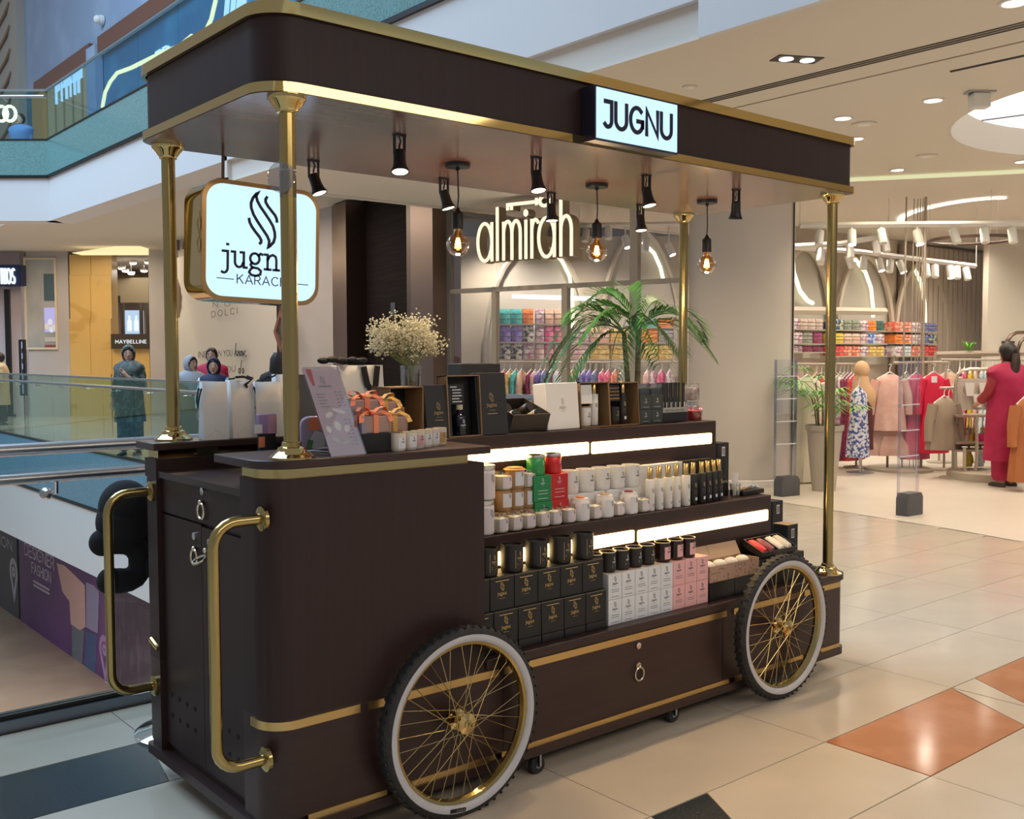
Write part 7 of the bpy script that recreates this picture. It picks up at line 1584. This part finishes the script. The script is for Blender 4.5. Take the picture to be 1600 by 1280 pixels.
def person(label, loc, rot, H=1.6, head=(0, 0, 0), arms=None, skin=None, top=None, bottom=None, scarf=None, hair='cap', sheer=None, hemz=.45, tw=.25, step=.05, shawl=True, female=True):
    k = H/1.62; t = thing('person', label, 'person', loc, rot); skin = skin or SKIN; V = lambda x, y, z: Vector((x*k, y*k, z*k))
    hm = Euler([rad(a) for a in head]).to_matrix().to_4x4(); hc = V(0, -.01, 1.505)
    hp = lambda x, y, z: hc + hm @ Vector((x*k, y*k, z*k))
    m = MB()
    capsule(m, [V(0, 0, .90), V(0, .0, 1.02), V(0, 0, 1.16), V(0, .01, 1.28)], [.125*k, .105*k, .125*k, .12*k])
    capsule(m, [V(-.145, .01, 1.305), V(.145, .01, 1.305)], [.055*k, .055*k]); capsule(m, [V(0, .015, 1.28), V(0, .0, 1.43)], [.055*k, .046*k])
    m.ball(hc, .074*k, .090*k, .108*k, 20, 14, hm); m.ball(hp(0, -.02, -.05), .058*k, .065*k, .062*k, 14, 10, hm); m.ball(hp(0, -.092, -.012), .012*k, .016*k, .022*k, 8, 6, hm); m.ball(hp(0, -.072, -.098), .022*k, .016*k, .014*k, 8, 6, hm)
    for s in (-1, 1): m.ball(hp(s*.075, .005, -.01), .010*k, .018*k, .028*k, 8, 6, hm)
    for s in (-1, 1):
        capsule(m, [V(s*.085, 0, .90), V(s*.09, -.012+step*s*.4, .48), V(s*.09, .01+step*s, .08)], [.082*k, .055*k, .036*k]); capsule(m, [V(s*.09, .02+step*s, .04), V(s*.10, -.13+step*s, .028)], [.036*k, .026*k])
    arms = arms or (((-.21, .02, 1.06), (-.22, -.04, .82), None), ((.21, .02, 1.06), (.22, -.04, .82), None))
    for s, (el, wr, hd) in zip((-1, 1), arms):
        S, E_, W_ = V(s*.165, .01, 1.30), V(*el), V(*wr); capsule(m, [S, E_], [.050*k, .040*k]); capsule(m, [E_, W_], [.039*k, .027*k])
        d = (V(*hd) if hd else (W_-E_)).normalized(); side = d.cross(Vector((0, 1, 0)) if abs(d.y) < .7 else Vector((0, 0, 1))).normalized(); nrm = side.cross(d)
        pc = W_+d*.045*k; capsule(m, [W_, W_+d*.075*k], [.026*k, .030*k], 8)
        for f in range(4):
            o = (f-1.5)*.0175*k; l = (.066, .076, .072, .056)[f]*k; b = W_+d*.085*k+side*o; capsule(m, [b, b+d*l*.55-nrm*.006, b+d*l-nrm*.022], [.0088*k, .0082*k, .007*k], 6)
        b = W_+d*.03*k+side*.026*k*s; capsule(m, [b, b+(d*.6+side*s*.6)*.05*k, b+(d*.95+side*s*.4)*.075*k], [.011*k, .0095*k, .008*k], 6)
    o = m.build('body', skin, t); r = o.modifiers.new('remesh', 'REMESH'); r.mode = 'VOXEL'; r.voxel_size = .0085; r.use_smooth_shade = True; sm = o.modifiers.new('smooth', 'SMOOTH'); sm.factor = .5; sm.iterations = 3
    ey = MB(); pu = MB(); bw = MB()
    for s in (-1, 1): ey.ball(hp(s*.030, -.080, .008), .0125*k, .007*k, .0065*k, 8, 6, hm); pu.ball(hp(s*.030, -.086, .008), .0058*k, .004*k, .006*k, 8, 6, hm); bw.tube([hp(s*.014, -.089, .028), hp(s*.03, -.088, .034), hp(s*.047, -.078, .028)], .0034*k, 5)
    ey.build('eyes', mat('eye_white', (.7, .68, .66), .3), t); pu.build('pupils', HAIR, t); bw.build('eyebrows', HAIR, t); MB().ball(hp(0, -.088, -.054), .022*k, .007*k, .008*k, 10, 6, hm).build('lips', mat('lip_rose', (.36, .10, .09), .4), t)
    # clothes
    if top:
        w = tw/2; MB().loft([(0, step*.0, hemz*k, w*1.32*k, w*1.05*k), (0, 0, .75*k, w*1.18*k, w*.98*k), (0, 0, .95*k, w*1.12*k, w*.98*k), (0, 0, 1.08*k, w*1.02*k, w*.92*k), (0, 0, 1.2*k, w*1.12*k, w*1.02*k), (0, .005, 1.29*k, w*1.34*k, w*.80*k), (0, .006, 1.34*k, max(w*1.22, .205)*k, w*.66*k), (0, .008, 1.375*k, max(w*.85, .15)*k, w*.5*k), (0, .01, 1.395*k, .075*k, w*.36*k)], 28, fold=-.0).build('tunic' if female else 'shirt', top, t)
        for s, (el, wr, hd) in zip((-1, 1), arms):
            S, E_, W_ = V(s*.15, .01, 1.305), V(*el), V(*wr); q = E_.lerp(W_, .82); MB().tube([S, S.lerp(E_, .5), E_, q], [.070*k, .064*k, .056*k, .053*k], 12).build('sleeve', sheer or top, t)
    if bottom:
        for s in (-1, 1): MB().loft([(s*.088*k, step*s*k, .075*k, .072*k, .075*k), (s*.092*k, step*s*.8*k, .12*k, .09*k, .09*k), (s*.09*k, step*s*.4*k, .45*k, .10*k, .10*k), (s*.07*k, 0, .9*k, .10*k, .12*k)], 16, fold=.02).build('trouser_leg', bottom, t)
    for s in (-1, 1): MB().loft([(s*.097*k, (-.045+step*s)*k, 0, .045*k, .125*k), (s*.097*k, (-.045+step*s)*k, .022*k, .047*k, .127*k), (s*.095*k, (-.03+step*s)*k, .05*k, .038*k, .09*k)], 16).build('shoe', mat('shoe_dark', (.05, .04, .035), .5), t)
    if hair == 'cap': 
        q = MB(); shell(q, hc+hm @ Vector((0, .006*k, .006*k)), .080*k, .096*k, .112*k, (62, -78, 36), M=hm); o = q.build('hair', HAIR, t); s_ = o.modifiers.new('thick', 'SOLIDIFY'); s_.thickness = .008*k
    elif hair == 'short': 
        q = MB(); shell(q, hc+hm @ Vector((0, .008*k, .012*k)), .080*k, .096*k, .106*k, (75, -100, 38), M=hm); o = q.build('hair', HAIR, t); s_ = o.modifiers.new('thick', 'SOLIDIFY'); s_.thickness = .010*k
    if scarf:
        q = MB(); shell(q, hc+hm @ Vector((0, .008*k, .002*k)), .090*k, .104*k, .128*k, (60, -62, 48), M=hm); o = q.build('head_scarf', scarf, t); s_ = o.modifiers.new('thick', 'SOLIDIFY'); s_.thickness = .012*k
        if shawl: MB().loft([(0, -.02*k, 1.08*k, .05*k, .165*k), (0, -.012*k, 1.19*k, .175*k, .178*k), (0, 0, 1.285*k, .228*k, .162*k), (0, .004*k, 1.345*k, .212*k, .138*k), (0, .008*k, 1.385*k, .145*k, .108*k), (0, .016*k, 1.412*k, .086*k, .080*k)], 26, fold=.02, k=5).build('shawl', scarf, t)
    return t, k, hp, hm, hc
def on_walk(px, py, x):       # standing place on the walkway plane x
    return at(px, py, 0, x)
CAMO = mat('dark_green_print', (.015, .040, .042), .7, var=(.10, .15, .145), var_scale=(7, 7, 5), var_lo=.5, var_hi=.58, dist=1.5); CAMS = mat('grey_green_scarf', (.06, .085, .08), .75, var=(.12, .15, .14), var_scale=(20, 20, 20))
p = at(204, 711, 2, 0); p.x = max(p.x, 4.25); p.z = 0
person('woman in dark green patterned suit and scarf walking behind the glass, hand on chest', p, EROT+rad(-6), 1.66, (8, 0, 22), (((-.22, .03, 1.06), (-.25, .0, .82), (0, -.1, -1)), ((.24, .0, 1.05), (.06, -.17, 1.17), (-.6, -.2, .7))), None, CAMO, CAMO, CAMS, hair='cap', hemz=.50, tw=.36, step=.04)
GRS = mat('pale_grey_scarf', (.36, .37, .40), .8); NAVS = mat('navy_scarf', (.008, .012, .055), .7); BLW = mat('blue_white_print', (.25, .50, .66), .7, var=(.66, .72, .76), var_scale=(24, 24, 24), var_lo=.48, var_hi=.52); REDT = mat('crimson_top', (.50, .015, .07), .7); MUS = mat('olive_mustard_top', (.30, .20, .10), .7)
def at_px(px, x): v = at(px, 560, 0, x); return Vector((v.x, v.y, 0))
person('woman in pale grey scarf looking to her left beside the brass post', at_px(298, 4.5), EROT+rad(25), 1.50, (0, 0, 35), None, None, MUS, MUS, GRS, tw=.34, hemz=.45)
person('woman in navy scarf with blue and white sleeves facing the viewer', at_px(334, 4.40), EROT+rad(4), 1.47, (0, 0, 4), (((-.23, .0, 1.06), (-.20, -.1, .86), None), ((.23, .0, 1.06), (.20, -.1, .86), None)), None, BLW, mat('pale_blue_trouser', (.25, .45, .55), .7), NAVS, tw=.37, hemz=.5)
person('person with dark hair in a crimson top standing behind the navy scarf', at_px(331, 5.15), EROT+rad(10), 1.63, (0, 0, -8), None, None, REDT, mat('dark_trouser', (.03, .03, .035), .7), None, hair='cap', tw=.36, hemz=.6)
t, k, hp, hm, hc = person('dark haired person in black seen from behind beside the near brass post', at_px(434, 4.6), EROT+rad(200), 1.54, (0, 0, 20), None, None, mat('black_cloth', (.01, .01, .012), .8), mat('dark_trouser', (.03, .03, .035), .7), None, hair='cap', tw=.36, hemz=.5)
MB().loft([(0, .05*k, 1.10*k, .10*k, .035*k), (0, .06*k, 1.25*k, .12*k, .05*k), (0, .05*k, 1.4*k, .115*k, .07*k), (0, .03*k, 1.55*k, .10*k, .09*k), (0, .02*k, 1.63*k, .05*k, .06*k)], 20, fold=.03).build('long_hair', HAIR, t)
q = at(33, 215, 0, 5.2)
person('man in blue shirt standing behind the upper floor glass at the left', (5.2, q.y, 5.2), EROT+rad(-10), 1.72, (0, 0, -8), None, None, mat('blue_shirt', (.10, .22, .50), .7), mat('dark_trouser', (.03, .03, .035), .7), None, hair='short', hemz=.82, tw=.42, female=False, shawl=False)
p = at_px(0, 4.6)
person('person in beige top with black bag strap cut off at the left edge', p, EROT+rad(-70), 1.60, (0, 0, 0), None, None, mat('beige_top', (.52, .38, .22), .7), mat('dark_trouser', (.03, .03, .035), .7), None, hair='cap', tw=.36)
# the woman in crimson seen from behind in the shop
CRM = mat('crimson_suit', (.36, .005, .055), .7, var=(.40, .012, .07), var_scale=(6, 6, 6)); CRS = mat('crimson_sheer', (.30, .025, .03), .6); CFL = mat('crimson_floral', (.40, .015, .06), .7, var=(.70, .42, .28), var_scale=(14, 14, 14), var_lo=.58, var_hi=.62)
p = at(1571, 760, 2, 0)
t, k, hp, hm, hc = person('woman in crimson suit with long dark ponytail seen from behind in the shop', p, EROT+rad(196), 1.63, (6, 0, 14), (((-.23, -.03, 1.05), (-.17, -.22, .98), None), ((.24, -.03, 1.05), (.20, -.20, .96), None)), None, CRM, CRM, None, hair='cap', sheer=CRS, hemz=.30, tw=.40, step=.02)
MB().loft([(.05*k, .105*k, .98*k, .02*k, .015*k), (.045*k, .12*k, 1.10*k, .055*k, .03*k), (.03*k, .13*k, 1.25*k, .06*k, .035*k), (.015*k, .13*k, 1.40*k, .055*k, .04*k), (0, .11*k, 1.50*k, .045*k, .035*k)], 16, fold=.03).build('ponytail', mat('brown_hair', (.035, .017, .010), .45), t)
MB().loft([(-.12*k, .14*k, .50*k, .10*k, .012*k), (-.12*k, .15*k, .8*k, .085*k, .014*k), (-.11*k, .145*k, 1.1*k, .08*k, .016*k), (-.10*k, .10*k, 1.32*k, .07*k, .03*k), (-.09*k, .02*k, 1.37*k, .06*k, .03*k)], 16, fold=.05).build('floral_shawl', CFL, t)
